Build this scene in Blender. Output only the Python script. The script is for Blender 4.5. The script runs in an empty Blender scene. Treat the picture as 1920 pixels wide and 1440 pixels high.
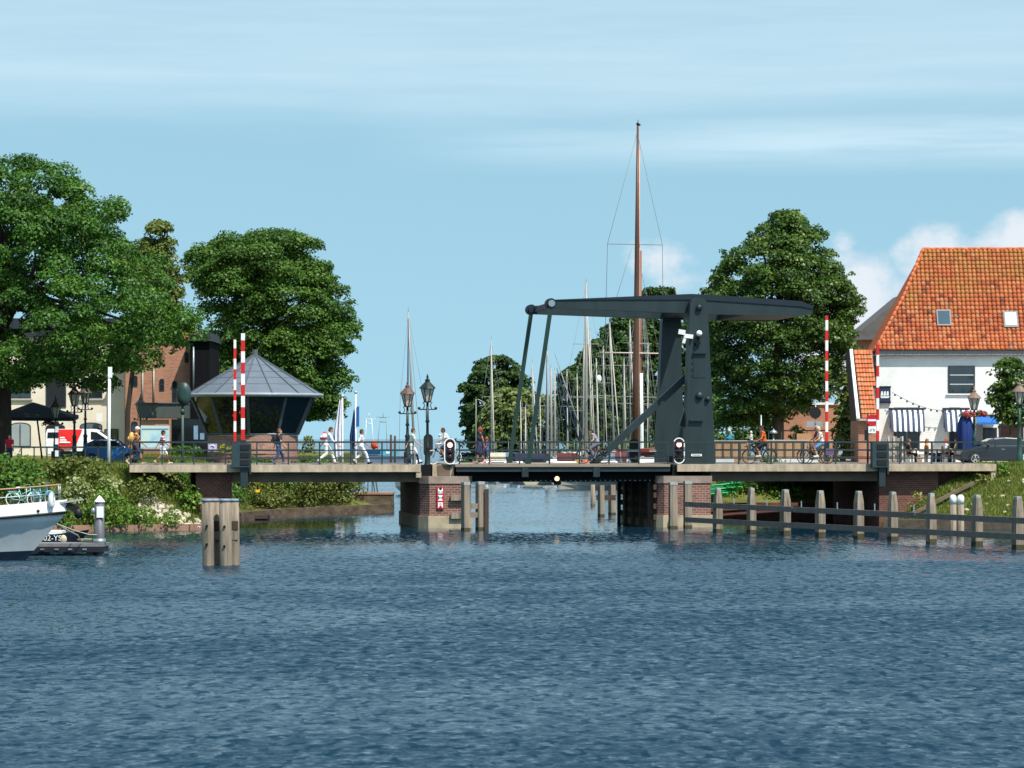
import bpy, bmesh, math, random
import numpy as np
from mathutils import Vector, Matrix, Euler
R = math.radians
SC = bpy.context.scene
COL = SC.collection
rnd = random.Random(7)
nrs = np.random.RandomState(11)
# ------------------------------------------------------------ camera model
F, HZ, CZ = 5700.0, 823.0, 4.4          # focal length in photo pixels, horizon row, eye height above the water
def X(px, Y): return (px - 960.0) * Y / F
def Z(py, Y): return CZ - (py - HZ) * Y / F
def P(px, py, Y): return Vector((X(px, Y), Y, Z(py, Y)))
def yw(py, z=0.0): return F * (CZ - z) / (py - HZ)
# bridge frame: s along the bridge, d across it (away from us)
T = R(7.6); CT, ST = math.cos(T), math.sin(T); BY = 150.0
def sb(px, d=0.0):
    k = (px - 960.0) / F
    return (k * (BY + d * CT) + d * ST) / (CT - k * ST)
def zb(py, s, d=0.0): return CZ - (py - HZ) * (BY + s * ST + d * CT) / F
def bw(s, d, z=0.0): return Vector((s * CT - d * ST, BY + s * ST + d * CT, z))
def S(r, g, b):
    f = lambda c: (c / 255 / 12.92) if c / 255 <= .04045 else ((c / 255 + .055) / 1.055) ** 2.4
    return (f(r), f(g), f(b))
# ------------------------------------------------------------ materials
MATS = {}
def nmat(name):
    m = bpy.data.materials.new(name); m.use_nodes = True
    nt = m.node_tree; nt.nodes.clear()
    o = nt.nodes.new('ShaderNodeOutputMaterial'); b = nt.nodes.new('ShaderNodeBsdfPrincipled')
    nt.links.new(b.outputs[0], o.inputs[0])
    return m, nt, b, o
def node(nt, typ, **kw):
    n = nt.nodes.new('ShaderNode' + typ)
    for k, v in kw.items():
        if k in n.inputs: n.inputs[k].default_value = v
        else: setattr(n, k, v)
    return n
def ramp(nt, stops, fac=None):
    n = nt.nodes.new('ShaderNodeValToRGB'); e = n.color_ramp.elements
    while len(e) < len(stops): e.new(0.5)
    for el, (p, c) in zip(e, stops):
        el.position = p; el.color = (*c, 1) if len(c) == 3 else c
    if fac is not None: nt.links.new(fac, n.inputs[0])
    return n
def mat(name, col, rough=.65, var=.18, scale=2.0, bump=0.0, bscale=25.0, metal=0.0, spec=.4, stretch=None, emit=None):
    if name in MATS: return MATS[name]
    m, nt, b, o = nmat(name)
    tc = node(nt, 'TexCoord'); vec = tc.outputs['Object']
    if stretch:
        mp = node(nt, 'Mapping'); mp.inputs['Scale'].default_value = stretch
        nt.links.new(vec, mp.inputs[0]); vec = mp.outputs[0]
    n1 = node(nt, 'TexNoise', Scale=scale, Detail=6.0, Roughness=.62); nt.links.new(vec, n1.inputs['Vector'])
    lo = tuple(c * (1 - var) for c in col); hi = tuple(min(1, c * (1 + var)) for c in col)
    r = ramp(nt, [(.3, lo), (.7, hi)], n1.outputs['Fac'])
    nt.links.new(r.outputs[0], b.inputs['Base Color'])
    b.inputs['Roughness'].default_value = rough; b.inputs['Metallic'].default_value = metal
    b.inputs['Specular IOR Level'].default_value = spec
    if bump:
        n2 = node(nt, 'TexNoise', Scale=bscale, Detail=4.0); nt.links.new(vec, n2.inputs['Vector'])
        bp = node(nt, 'Bump', Strength=bump, Distance=.03); nt.links.new(n2.outputs['Fac'], bp.inputs['Height'])
        nt.links.new(bp.outputs[0], b.inputs['Normal'])
    if emit:
        b.inputs['Emission Color'].default_value = (*emit[:3], 1); b.inputs['Emission Strength'].default_value = emit[3]
    MATS[name] = m; return m
def brick(name, c1, c2, mortar, w=.22, h=.08, ms=.012, stain=.35, rough=.85):
    if name in MATS: return MATS[name]
    m, nt, b, o = nmat(name)
    uv = node(nt, 'UVMap')
    br = node(nt, 'TexBrick', Scale=1.0); br.inputs['Brick Width'].default_value = w; br.inputs['Row Height'].default_value = h
    br.inputs['Mortar Size'].default_value = ms; br.inputs['Color1'].default_value = (*c1, 1); br.inputs['Color2'].default_value = (*c2, 1)
    br.inputs['Mortar'].default_value = (*mortar, 1); br.inputs['Bias'].default_value = -.1
    nt.links.new(uv.outputs[0], br.inputs['Vector'])
    tc = node(nt, 'TexCoord'); n1 = node(nt, 'TexNoise', Scale=.9, Detail=7.0, Roughness=.65); nt.links.new(tc.outputs['Object'], n1.inputs['Vector'])
    r = ramp(nt, [(.3, (1 - stain,) * 3), (.68, (1.12, 1.1, 1.06))], n1.outputs['Fac'])
    mx = node(nt, 'MixRGB', blend_type='MULTIPLY', Fac=1.0)
    nt.links.new(br.outputs['Color'], mx.inputs[1]); nt.links.new(r.outputs[0], mx.inputs[2])
    nt.links.new(mx.outputs[0], b.inputs['Base Color']); b.inputs['Roughness'].default_value = rough
    b.inputs['Specular IOR Level'].default_value = .25
    bp = node(nt, 'Bump', Strength=.5, Distance=.012); nt.links.new(br.outputs['Fac'], bp.inputs['Height']); bp.invert = True
    nt.links.new(bp.outputs[0], b.inputs['Normal'])
    MATS[name] = m; return m
def leafmat(name, stops, rough=.5, trans=.25, spec=.3):
    if name in MATS: return MATS[name]
    m, nt, b, o = nmat(name)
    at = node(nt, 'Attribute', attribute_name='tint')
    r = ramp(nt, stops, at.outputs['Fac'])
    nt.links.new(r.outputs[0], b.inputs['Base Color']); b.inputs['Roughness'].default_value = rough
    b.inputs['Specular IOR Level'].default_value = spec
    tr = node(nt, 'BsdfTranslucent'); mu = node(nt, 'MixRGB', blend_type='MULTIPLY', Fac=1.0)
    mu.inputs[2].default_value = (1.2, 1.25, .5, 1)
    nt.links.new(r.outputs[0], mu.inputs[1]); nt.links.new(mu.outputs[0], tr.inputs[0])
    mx = node(nt, 'MixShader', Fac=trans)
    nt.links.new(b.outputs[0], mx.inputs[1]); nt.links.new(tr.outputs[0], mx.inputs[2]); nt.links.new(mx.outputs[0], o.inputs[0])
    MATS[name] = m; return m
def stripes(name, c1, c2, period, axis='Z', offset=0.0, duty=.5, rough=.45, uv=False):
    if name in MATS: return MATS[name]
    m, nt, b, o = nmat(name)
    if uv: src = node(nt, 'UVMap').outputs[0]
    else: src = node(nt, 'TexCoord').outputs['Object']
    sx = node(nt, 'SeparateXYZ'); nt.links.new(src, sx.inputs[0])
    a = node(nt, 'Math', operation='ADD'); a.inputs[1].default_value = offset; nt.links.new(sx.outputs[axis], a.inputs[0])
    d = node(nt, 'Math', operation='DIVIDE'); d.inputs[1].default_value = period; nt.links.new(a.outputs[0], d.inputs[0])
    f = node(nt, 'Math', operation='FRACT'); nt.links.new(d.outputs[0], f.inputs[0])
    g = node(nt, 'Math', operation='GREATER_THAN'); g.inputs[1].default_value = duty; nt.links.new(f.outputs[0], g.inputs[0])
    mx = node(nt, 'MixRGB'); mx.inputs[1].default_value = (*c1, 1); mx.inputs[2].default_value = (*c2, 1)
    nt.links.new(g.outputs[0], mx.inputs[0])
    n1 = node(nt, 'TexNoise', Scale=5.0, Detail=5.0); r = ramp(nt, [(.3, (.82,) * 3), (.7, (1.05,) * 3)], n1.outputs['Fac'])
    mu = node(nt, 'MixRGB', blend_type='MULTIPLY', Fac=1.0); nt.links.new(mx.outputs[0], mu.inputs[1]); nt.links.new(r.outputs[0], mu.inputs[2])
    nt.links.new(mu.outputs[0], b.inputs['Base Color']); b.inputs['Roughness'].default_value = rough
    MATS[name] = m; return m
def glass(name, col=(.02, .025, .03), rough=.05, spec=.8):
    return mat(name, col, rough=rough, var=.3, scale=1.0, spec=spec)
# ------------------------------------------------------------ objects
WM = {}
def wm(o): return WM.get(o.name, Matrix())
def setp(o, label=None, cat=None, group=None, kind=None):
    if label: o['label'] = label
    if cat: o['category'] = cat
    if group: o['group'] = group
    if kind: o['kind'] = kind
    return o
def thing(name, label, cat, loc=(0, 0, 0), rz=0.0, group=None, scale=1.0):
    o = bpy.data.objects.new(name, None); COL.objects.link(o); o.empty_display_size = .2
    o.location = loc; o.rotation_euler = (0, 0, rz); o.scale = (scale,) * 3
    WM[o.name] = Matrix.Translation(Vector(loc)) @ Matrix.Rotation(rz, 4, 'Z') @ Matrix.Scale(scale, 4)
    return setp(o, label, cat, group)
def kids(o): return [c for c in o.children]
def dup(root, loc, rz=None, label=None, group=None):
    def cp(o, par):
        c = o.copy(); COL.objects.link(c)
        if par is not None: c.parent = par
        for k in kids(o): cp(k, c)
        return c
    r = cp(root, None); r.location = loc
    if rz is not None: r.rotation_euler = (0, 0, rz)
    if label: r['label'] = label
    if group: r['group'] = group
    return r
class MB:
    def __init__(self): self.v = []; self.f = []; self.sm = []
    def add(self, vs, fs, smooth=False):
        n = len(self.v); self.v += [tuple(p) for p in vs]
        self.f += [tuple(i + n for i in f) for f in fs]; self.sm += [smooth] * len(fs); return self
    def box(self, x0, x1, y0, y1, z0, z1):
        return self.add([(x0, y0, z0), (x1, y0, z0), (x1, y1, z0), (x0, y1, z0), (x0, y0, z1), (x1, y0, z1), (x1, y1, z1), (x0, y1, z1)],
                        [(0, 3, 2, 1), (4, 5, 6, 7), (0, 1, 5, 4), (1, 2, 6, 5), (2, 3, 7, 6), (3, 0, 4, 7)])
    def cbox(self, c, sx, sy, sz, rz=0.0, M=None):
        m = M or Matrix.Rotation(rz, 3, 'Z'); c = Vector(c); vs = []
        for z in (-sz / 2, sz / 2):
            for x, y in ((-sx / 2, -sy / 2), (sx / 2, -sy / 2), (sx / 2, sy / 2), (-sx / 2, sy / 2)): vs.append(c + m @ Vector((x, y, z)))
        return self.add(vs, [(0, 3, 2, 1), (4, 5, 6, 7), (0, 1, 5, 4), (1, 2, 6, 5), (2, 3, 7, 6), (3, 0, 4, 7)])
    def bar(self, p, q, w, h, up=(0, 0, 1)):
        p = Vector(p); q = Vector(q); d = (q - p); L = d.length; d.normalize()
        u = Vector(up)
        if abs(d.dot(u)) > .98: u = Vector((0, 1, 0))
        a = d.cross(u).normalized(); b = a.cross(d)
        vs = []
        for c in (p, q):
            for i, j in ((-1, -1), (1, -1), (1, 1), (-1, 1)): vs.append(c + a * (i * w / 2) + b * (j * h / 2))
        return self.add(vs, [(0, 1, 2, 3), (7, 6, 5, 4), (0, 4, 5, 1), (1, 5, 6, 2), (2, 6, 7, 3), (3, 7, 4, 0)])
    def tube(self, pts, rs, n=8, cap=True, smooth=True):
        pts = [Vector(p) for p in pts]
        if not hasattr(rs, '__len__'): rs = [rs] * len(pts)
        vs, fs = [], []; prev = None
        for i, p in enumerate(pts):
            d = (pts[min(i + 1, len(pts) - 1)] - pts[max(i - 1, 0)]).normalized()
            if prev is None:
                a = d.cross(Vector((0, 0, 1)) if abs(d.z) < .9 else Vector((1, 0, 0))).normalized()
            else:
                a = (prev - d * prev.dot(d))
                a = a.normalized() if a.length > 1e-6 else d.orthogonal().normalized()
            prev = a; b = d.cross(a)
            for k in range(n):
                t = 2 * math.pi * k / n; vs.append(p + (a * math.cos(t) + b * math.sin(t)) * rs[i])
        for i in range(len(pts) - 1):
            for k in range(n):
                k2 = (k + 1) % n; fs.append((i * n + k, i * n + k2, (i + 1) * n + k2, (i + 1) * n + k))
        self.add(vs, fs, smooth)
        if cap:
            m = len(self.v) - len(vs)
            self.f += [tuple(m + k for k in reversed(range(n))), tuple(m + (len(pts) - 1) * n + k for k in range(n))]; self.sm += [False, False]
        return self
    def lathe(self, prof, c=(0, 0, 0), n=16, smooth=True, ph=0.0):
        c = Vector(c); vs, fs = [], []
        for r, z in prof:
            for k in range(n):
                t = 2 * math.pi * k / n + ph; vs.append(c + Vector((r * math.cos(t), r * math.sin(t), z)))
        for i in range(len(prof) - 1):
            for k in range(n):
                k2 = (k + 1) % n; fs.append((i * n + k, i * n + k2, (i + 1) * n + k2, (i + 1) * n + k))
        self.add(vs, fs, smooth); m = len(self.v) - len(vs)
        self.f += [tuple(m + k for k in reversed(range(n))), tuple(m + (len(prof) - 1) * n + k for k in range(n))]; self.sm += [False, False]
        return self
    def prism(self, poly, a, b, fn):
        """poly: 2D outline; fn(u, v, w) -> point, w runs from a to b."""
        n = len(poly); vs = [fn(u, v, a) for u, v in poly] + [fn(u, v, b) for u, v in poly]
        return self.add(vs, [tuple(range(n)), tuple(reversed(range(n, 2 * n)))] + [(i, n + i, n + (i + 1) % n, (i + 1) % n) for i in range(n)])
    def ball(self, c, rx, ry=None, rz=None, n=12, m=8, M=None):
        ry = rx if ry is None else ry; rz = rx if rz is None else rz
        c = Vector(c); vs = [Vector((0, 0, -rz))]; fs = []
        for i in range(1, m):
            a = math.pi * i / m - math.pi / 2
            for k in range(n):
                t = 2 * math.pi * k / n; vs.append(Vector((rx * math.cos(a) * math.cos(t), ry * math.cos(a) * math.sin(t), rz * math.sin(a))))
        vs.append(Vector((0, 0, rz)))
        for k in range(n): fs.append((0, 1 + (k + 1) % n, 1 + k))
        for i in range(m - 2):
            for k in range(n):
                k2 = (k + 1) % n; a = 1 + i * n; fs.append((a + k, a + k2, a + n + k2, a + n + k))
        a = 1 + (m - 2) * n
        for k in range(n): fs.append((a + k, a + (k + 1) % n, len(vs) - 1))
        vs = [c + (M @ p if M else p) for p in vs]
        return self.add(vs, fs, True)
    def caps(self, p, q, r0, r1=None, n=8):
        """closed rounded limb between two joints"""
        r1 = r0 if r1 is None else r1; p = Vector(p); q = Vector(q); d = (q - p)
        d = d.normalized() if d.length > 1e-6 else Vector((0, 0, 1))
        pts = [p - d * r0 * .96, p - d * r0 * .6, p, q, q + d * r1 * .6, q + d * r1 * .96]
        return self.tube(pts, [r0 * .25, r0 * .8, r0, r1, r1 * .8, r1 * .25], n)
    def mesh(self, name):
        me = bpy.data.meshes.new(name); me.from_pydata(self.v, [], self.f)
        me.polygons.foreach_set('use_smooth', self.sm)
        return me
    def build(self, name, m, parent=None, local=False, loc=None, uv=True):
        if parent is not None and not local:
            iv = wm(parent).inverted(); self.v = [tuple(iv @ Vector(p)) for p in self.v]
        if loc is not None: self.v = [(p[0] - loc[0], p[1] - loc[1], p[2] - loc[2]) for p in self.v]
        me = self.mesh(name)
        if uv: boxuv(me)
        me.materials.append(m)
        o = bpy.data.objects.new(name, me); COL.objects.link(o)
        if loc is not None: o.location = loc
        if parent is not None: o.parent = parent; WM[o.name] = wm(parent)
        else: WM[o.name] = Matrix.Translation(Vector(loc)) if loc is not None else Matrix()
        return o
    def solo(self, name, m, label, cat, loc, group=None, kind=None):
        return setp(self.build(name, m, None, loc=loc), label, cat, group, kind)
def boxuv(me):
    n = len(me.polygons)
    if not n: return
    uvl = me.uv_layers.new(name='UVMap'); co = np.zeros(len(me.vertices) * 3); me.vertices.foreach_get('co', co); co = co.reshape(-1, 3)
    vi = np.zeros(len(me.loops), int); me.loops.foreach_get('vertex_index', vi)
    nor = np.zeros(n * 3); me.polygons.foreach_get('normal', nor); nor = nor.reshape(-1, 3)
    tot = np.zeros(n, int); me.polygons.foreach_get('loop_total', tot)
    nl = np.repeat(nor, tot, axis=0); p = co[vi]
    t = np.stack([-nl[:, 1], nl[:, 0], np.zeros(len(nl))], 1); ln = np.linalg.norm(t, axis=1)
    flat = ln < .05; t[flat] = (1, 0, 0); ln[flat] = 1; t /= ln[:, None]
    b = np.cross(nl, t)
    uv = np.stack([(p * t).sum(1), (p * b).sum(1)], 1)
    uvl.data.foreach_set('uv', uv.ravel().astype(np.float32))
def npmesh(name, v, f, tint=None, smooth=False):
    """v (N,3), f (M,k) -> mesh"""
    me = bpy.data.meshes.new(name); k = f.shape[1]
    me.vertices.add(len(v)); me.vertices.foreach_set('co', np.ascontiguousarray(v, dtype=np.float32).ravel())
    me.loops.add(f.size); me.loops.foreach_set('vertex_index', f.ravel().astype(np.int32))
    me.polygons.add(len(f)); me.polygons.foreach_set('loop_start', np.arange(0, f.size, k, dtype=np.int32))
    me.update(calc_edges=True)
    if smooth: me.polygons.foreach_set('use_smooth', np.ones(len(f), bool))
    if tint is not None:
        a = me.attributes.new('tint', 'FLOAT', 'FACE'); a.data.foreach_set('value', tint.astype(np.float32))
    return me
def nobj(name, me, m, parent=None):
    me.materials.append(m); o = bpy.data.objects.new(name, me); COL.objects.link(o)
    if parent is not None: o.parent = parent
    return o
# ------------------------------------------------------------ leaves
def leaves(c, nrm, size, elong=1.25):
    """folded diamond leaves at centres c facing nrm"""
    N = len(c); nrm = nrm / (np.linalg.norm(nrm, axis=1)[:, None] + 1e-9)
    r = nrs.normal(size=(N, 3)); a = np.cross(nrm, r); a /= (np.linalg.norm(a, axis=1)[:, None] + 1e-9); b = np.cross(nrm, a)
    s = (size * (0.65 + .7 * nrs.rand(N)))[:, None] * .5
    l = s * elong; up = nrm * s * .35
    v = np.stack([c - a * l, c + b * s + up, c + a * l, c - b * s + up], 1).reshape(-1, 3)
    f = np.arange(4 * N).reshape(-1, 4)
    return v, f
def clumps(cc, rad, per, size, flat=.6, up=.5, jit=.6, fill=.25):
    """leaf clumps: centres cc (K,3), radii rad (K,), per leaves per unit area"""
    cs, ns, ts = [], [], []
    for i in range(len(cc)):
        n = max(6, int(per * rad[i] ** 2))
        d = nrs.normal(size=(n, 3)); d /= np.linalg.norm(d, axis=1)[:, None]
        d[:, 2] = np.where(d[:, 2] < -.25, -d[:, 2] * .8, d[:, 2])
        rr = np.where(nrs.rand(n) < fill, nrs.rand(n) ** .5, .82 + .3 * nrs.rand(n))
        p = cc[i] + d * np.array([1, 1, flat]) * (rad[i] * rr)[:, None]
        nn = d + np.array([0, 0, up]) + jit * nrs.normal(size=(n, 3))
        cs.append(p); ns.append(nn); ts.append(np.clip(.48 + .15 * nrs.normal() + .12 * nrs.normal(size=n), 0, 1))
    return np.concatenate(cs), np.concatenate(ns), np.concatenate(ts)
def crown_mesh(name, prof, Y, size, ncl, rad, per, flat=.6, depth=.95, core=.35, up=.5, hole=0.0, sprig=.35, asym=.12):
    """prof: rows of (py, pxL, pxR) tracing the crown as seen; it is revolved into a solid at distance Y"""
    pr = np.array(sorted(prof)); zz = np.array([Z(p, Y) for p in pr[:, 0]])[::-1]
    L = np.array([X(p, Y) for p in pr[:, 1]])[::-1]; Rr = np.array([X(p, Y) for p in pr[:, 2]])[::-1]
    w = np.interp(np.linspace(zz[0], zz[-1], 200), zz, Rr - L); cdf = np.cumsum(w + .6); cdf /= cdf[-1]
    zs = np.interp(nrs.rand(ncl), cdf, np.linspace(zz[0], zz[-1], 200))
    l = np.interp(zs, zz, L); r = np.interp(zs, zz, Rr); cx = (l + r) / 2; hr = np.maximum((r - l) / 2, .15)
    th = nrs.rand(ncl) * 2 * np.pi
    rd = rad[0] + (rad[1] - rad[0]) * nrs.rand(ncl)
    shell = np.where(nrs.rand(ncl) < core, nrs.rand(ncl) ** .6 * .75, .8 + .22 * nrs.rand(ncl))
    lump = 1 + asym * (np.sin(3 * th + 2.1 * zs + cx[0]) * .5 + np.sin(5 * th - 1.3 * zs) * .3 + np.sin(2 * zs + th) * .4)
    k = np.maximum(hr - rd * .88, .05) * shell * lump
    cc = np.stack([cx + k * np.cos(th), Y + depth * k * np.sin(th) , zs], 1)
    cc[:, 2] = np.clip(cc[:, 2], zz[0] + .3 * rd, zz[-1] - .95 * rd * flat)
    ns = int(ncl * sprig); j = nrs.randint(0, ncl, ns); ks = hr[j] * lump[j] * (.88 + .12 * nrs.rand(ns)); zj = np.clip(zs[j] + nrs.normal(size=ns) * .25, zz[0] - .2, zz[-1] - .1)
    cc2 = np.stack([cx[j] + ks * np.cos(th[j]), Y + depth * ks * np.sin(th[j]), zj], 1); cc = np.concatenate([cc, cc2]); rd = np.concatenate([rd, rad[0] * (.35 + .4 * nrs.rand(ns))])
    c, n, t = clumps(cc, rd, per, size, flat, up)
    if hole:
        keep = nrs.rand(len(c)) > hole; c, n, t = c[keep], n[keep], t[keep]
    v, f = leaves(c, n, size)
    return v, f, t, cc
def tree(name, label, cat, prof, Y, trunk_px, trunk_w, base_z, bark, leaf, size=.22, ncl=260, rad=(.6, 1.1), per=95, flat=.6, group=None, limbs=16, split=.35, hole=0.0, core=.35, depth=.95, up=.5, asym=.12):
    loc = Vector((X(trunk_px, Y), Y, base_z)); o = thing(name, label, cat, loc, group=group)
    v, f, t, cc = crown_mesh(name, prof, Y, size, ncl, rad, per, flat, depth, core, up, hole, .35, asym)
    nobj('crown', npmesh('crown', v - np.array(loc), f, t), leaf, o)
    b = MB(); top = max(cc[:, 2]); cxm = float(np.mean(cc[:, 0])); zf = base_z + (top - base_z) * split; tr = trunk_w / 2
    zt = base_z + (top - base_z) * .8
    spine = [loc + Vector((0, 0, -.3)), loc + Vector((0, 0, .35)), loc + Vector((.05, 0, (zf - base_z) * .55)), Vector((loc.x * .8 + cxm * .2, Y, zf)), Vector((loc.x * .4 + cxm * .6, Y + .2, (zf + zt) / 2)), Vector((cxm, Y, zt))]
    b.tube(spine, [tr * 1.45, tr * 1.08, tr * .95, tr * .85, tr * .5, tr * .12], 12)
    idx = nrs.permutation(len(cc))[:limbs]
    for i in idx:
        e = Vector(cc[i]); k = .25 + .7 * rnd.random(); s0 = spine[3].lerp(spine[5], k * .8) if e.z > zf + 1 else spine[3] - Vector((0, 0, .4))
        mid = s0.lerp(e, .5) + Vector((rnd.uniform(-.3, .3), rnd.uniform(-.3, .3), rnd.uniform(.0, .5)))
        b.tube([s0, mid, e], [tr * .4 * (1.1 - k * .6), tr * .22, .02], 6)
    b.build('trunk', bark, o)
    return o
def bush(name, label, cat, c, r, n, size, leaf, group=None, lumps=14, flat=.8, kind=None, up=.45, stem=None, per=None):
    c = np.array(c, float); r = np.array(r, float); loc = (c[0], c[1], c[2])
    k = nrs.normal(size=(lumps, 3)); k /= np.linalg.norm(k, axis=1)[:, None]; k[:, 2] = np.abs(k[:, 2])
    cc = k * r * (.62 + .2 * nrs.rand(lumps))[:, None]; cc = np.concatenate([cc, (nrs.rand(lumps // 2, 3) - .5) * r * [1.2, 1.2, .6] + [0, 0, r[2] * .35]])
    rd = np.full(len(cc), .42 * float(min(r[0], r[2] * 1.4))) * (.75 + .5 * nrs.rand(len(cc)))
    per = per or n / (rd ** 2).sum()
    p, nn, t = clumps(cc, rd, per, size, flat, up)
    p[:, 2] = np.abs(p[:, 2]); v, f = leaves(p, nn, size)
    if stem:
        o = thing(name, label, cat, loc, group=group); nobj('foliage', npmesh('foliage', v, f, t), leaf, o)
        b = MB(); 
        for i in range(5): b.tube([(0, 0, -.3), (cc[i][0] * .5, cc[i][1] * .5, cc[i][2] * .5 + .1), tuple(cc[i])], [.05, .035, .01], 6)
        b.build('stem', stem, o, local=True); return o
    o = nobj(name, npmesh(name, v, f, t), leaf); o.location = loc
    return setp(o, label, cat, group, kind)
def blades(pts, h, w, lean=.35):
    """upright grass blades at pts (N,3)"""
    N = len(pts); a = nrs.rand(N) * 2 * np.pi; d = np.stack([np.cos(a), np.sin(a), np.zeros(N)], 1)
    hh = h * (.5 + .8 * nrs.rand(N)); a2 = nrs.rand(N) * 2 * np.pi
    tip = pts + np.stack([np.cos(a2) * lean * hh, np.sin(a2) * lean * hh, hh], 1)
    v = np.stack([pts - d * w / 2, pts + d * w / 2, tip], 1).reshape(-1, 3)
    return v, np.arange(3 * N).reshape(-1, 3)
# ============================================================ camera, light, sky
cam = bpy.data.cameras.new('camera'); co = bpy.data.objects.new('camera', cam); COL.objects.link(co)
co.location = (0, 0, CZ); co.rotation_euler = (R(90), 0, 0)
cam.sensor_width = 36; cam.lens = 36 * F / 1920; cam.shift_y = (HZ - 720) / 1920
cam.clip_start = .5; cam.clip_end = 60000; SC.camera = co
SUN = Vector((.62, -.85, 1.62)).normalized()
sl = bpy.data.lights.new('sun', 'SUN'); sl.energy = 4.3; sl.angle = R(.53); sl.color = (1, .95, .87)
so = bpy.data.objects.new('sun', sl); COL.objects.link(so); so.rotation_euler = (-SUN).to_track_quat('-Z', 'Y').to_euler(); so.location = (40, -40, 90)
W = bpy.data.worlds.new('World'); SC.world = W; W.use_nodes = True
nt = W.node_tree; nt.nodes.clear()
wo = nt.nodes.new('ShaderNodeOutputWorld'); bg = nt.nodes.new('ShaderNodeBackground'); bg.inputs[1].default_value = .136
nt.links.new(bg.outputs[0], wo.inputs[0])
sky = nt.nodes.new('ShaderNodeTexSky'); sky.sky_type = 'NISHITA'; sky.sun_disc = False
sky.sun_elevation = math.asin(SUN.z); sky.sun_rotation = math.atan2(SUN.x, SUN.y)
sky.altitude = 0; sky.air_density = 1.0; sky.dust_density = .25; sky.ozone_density = 1.6
tc = nt.nodes.new('ShaderNodeTexCoord'); sx = nt.nodes.new('ShaderNodeSeparateXYZ'); nt.links.new(tc.outputs['Generated'], sx.inputs[0])
def wmath(op, a, b=None, c=None):
    n = nt.nodes.new('ShaderNodeMath'); n.operation = op
    for i, v in enumerate((a, b, c)):
        if v is None: continue
        if isinstance(v, (int, float)): n.inputs[i].default_value = v
        else: nt.links.new(v, n.inputs[i])
    return n.outputs[0]
zz = wmath('ADD', wmath('MULTIPLY', sx.outputs[2], .50), .29)
cb = nt.nodes.new('ShaderNodeCombineXYZ'); nt.links.new(sx.outputs[0], cb.inputs[0]); nt.links.new(sx.outputs[1], cb.inputs[1]); nt.links.new(zz, cb.inputs[2])
nv = nt.nodes.new('ShaderNodeVectorMath'); nv.operation = 'NORMALIZE'; nt.links.new(cb.outputs[0], nv.inputs[0]); nt.links.new(nv.outputs[0], sky.inputs[0])
def wnoise(sc, scale, detail=7, rough=.6, off=(0, 0, 0)):
    mp = nt.nodes.new('ShaderNodeMapping'); mp.inputs['Scale'].default_value = sc; mp.inputs['Location'].default_value = off
    nt.links.new(tc.outputs['Generated'], mp.inputs[0])
    n = nt.nodes.new('ShaderNodeTexNoise'); n.inputs['Scale'].default_value = scale; n.inputs['Detail'].default_value = detail; n.inputs['Roughness'].default_value = rough
    nt.links.new(mp.outputs[0], n.inputs['Vector']); return n.outputs['Fac']
def wramp(stops, fac):
    r = ramp(nt, [(p, (c, c, c)) for p, c in stops], fac); r.color_ramp.interpolation = 'EASE'; return r.outputs[0]
el = sx.outputs[2]
# high thin cirrus in long level streaks
c1 = wnoise((1.0, 1.0, 9.0), 5.0, 8, .55, (.3, 0, .2)); c2 = wnoise((2.0, 2.0, 30.0), 6.0, 8, .6)
wob = wmath('ADD', el, wmath('MULTIPLY', wmath('SUBTRACT', c1, .5), .030))
band = wramp([(.098, 0), (.118, .85), (.135, .75), (.16, .45), (.5, .35)], wob)
cir = wmath('MULTIPLY', band, wramp([(.2, .66), (.8, 1)], c2))
st = wramp([(.0865, 0), (.0945, .9), (.0985, .8), (.1065, 0)], wmath('ADD', el, wmath('MULTIPLY', wmath('SUBTRACT', c1, .5), .012)))
st = wmath('MULTIPLY', st, wramp([(.0, 0), (.44, .0), (.52, .55), (.60, 1)], wmath('ADD', wmath('MULTIPLY', sx.outputs[0], 1.0), .5)))
st = wmath('MULTIPLY', st, wramp([(.25, .4), (.6, 1)], c2))
cirrus = wmath('MINIMUM', wmath('ADD', wmath('MULTIPLY', cir, .74), wmath('MULTIPLY', st, .9)), .85)
# cumulus low over the roofs on the right
def puff(ax, ez, rx, rz, k):
    dx = wmath('DIVIDE', wmath('SUBTRACT', sx.outputs[0], ax), rx); dz = wmath('DIVIDE', wmath('SUBTRACT', el, ez), rz)
    g = wmath('SUBTRACT', 1.0, wmath('ADD', wmath('MULTIPLY', dx, dx), wmath('MULTIPLY', dz, dz)))
    return wmath('MULTIPLY', wmath('MAXIMUM', g, -1.0), k)
pf = puff(.112, .036, .027, .030, 1.0)
for a in ((.165, .058, .022, .017, 1.0), (.138, .058, .018, .014, .8), (.150, .035, .06, .028, .9), (.050, .060, .018, .010, .40), (.060, .048, .020, .010, .42), (.108, .064, .006, .005, .5)):
    pf = wmath('MAXIMUM', pf, puff(*a))
n3 = wnoise((1, 1, 1.3), 46.0, 9, .58, (3.1, .4, 0))
cu = wramp([(.42, 0), (.70, 1)], wmath('ADD', wmath('MULTIPLY', pf, .42), wmath('MULTIPLY', n3, .75)))
def mixw(a, fac, colr):
    m = nt.nodes.new('ShaderNodeMixRGB'); nt.links.new(fac, m.inputs[0])
    nt.links.new(a, m.inputs[1]); m.inputs[2].default_value = (*colr, 1); return m.outputs[0]
CW = 5.2
tintn = nt.nodes.new('ShaderNodeMixRGB'); tintn.blend_type = 'MULTIPLY'; tintn.inputs[0].default_value = 1; tintn.inputs[2].default_value = (1.18, 1.28, .98, 1)
nt.links.new(sky.outputs[0], tintn.inputs[1])
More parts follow.
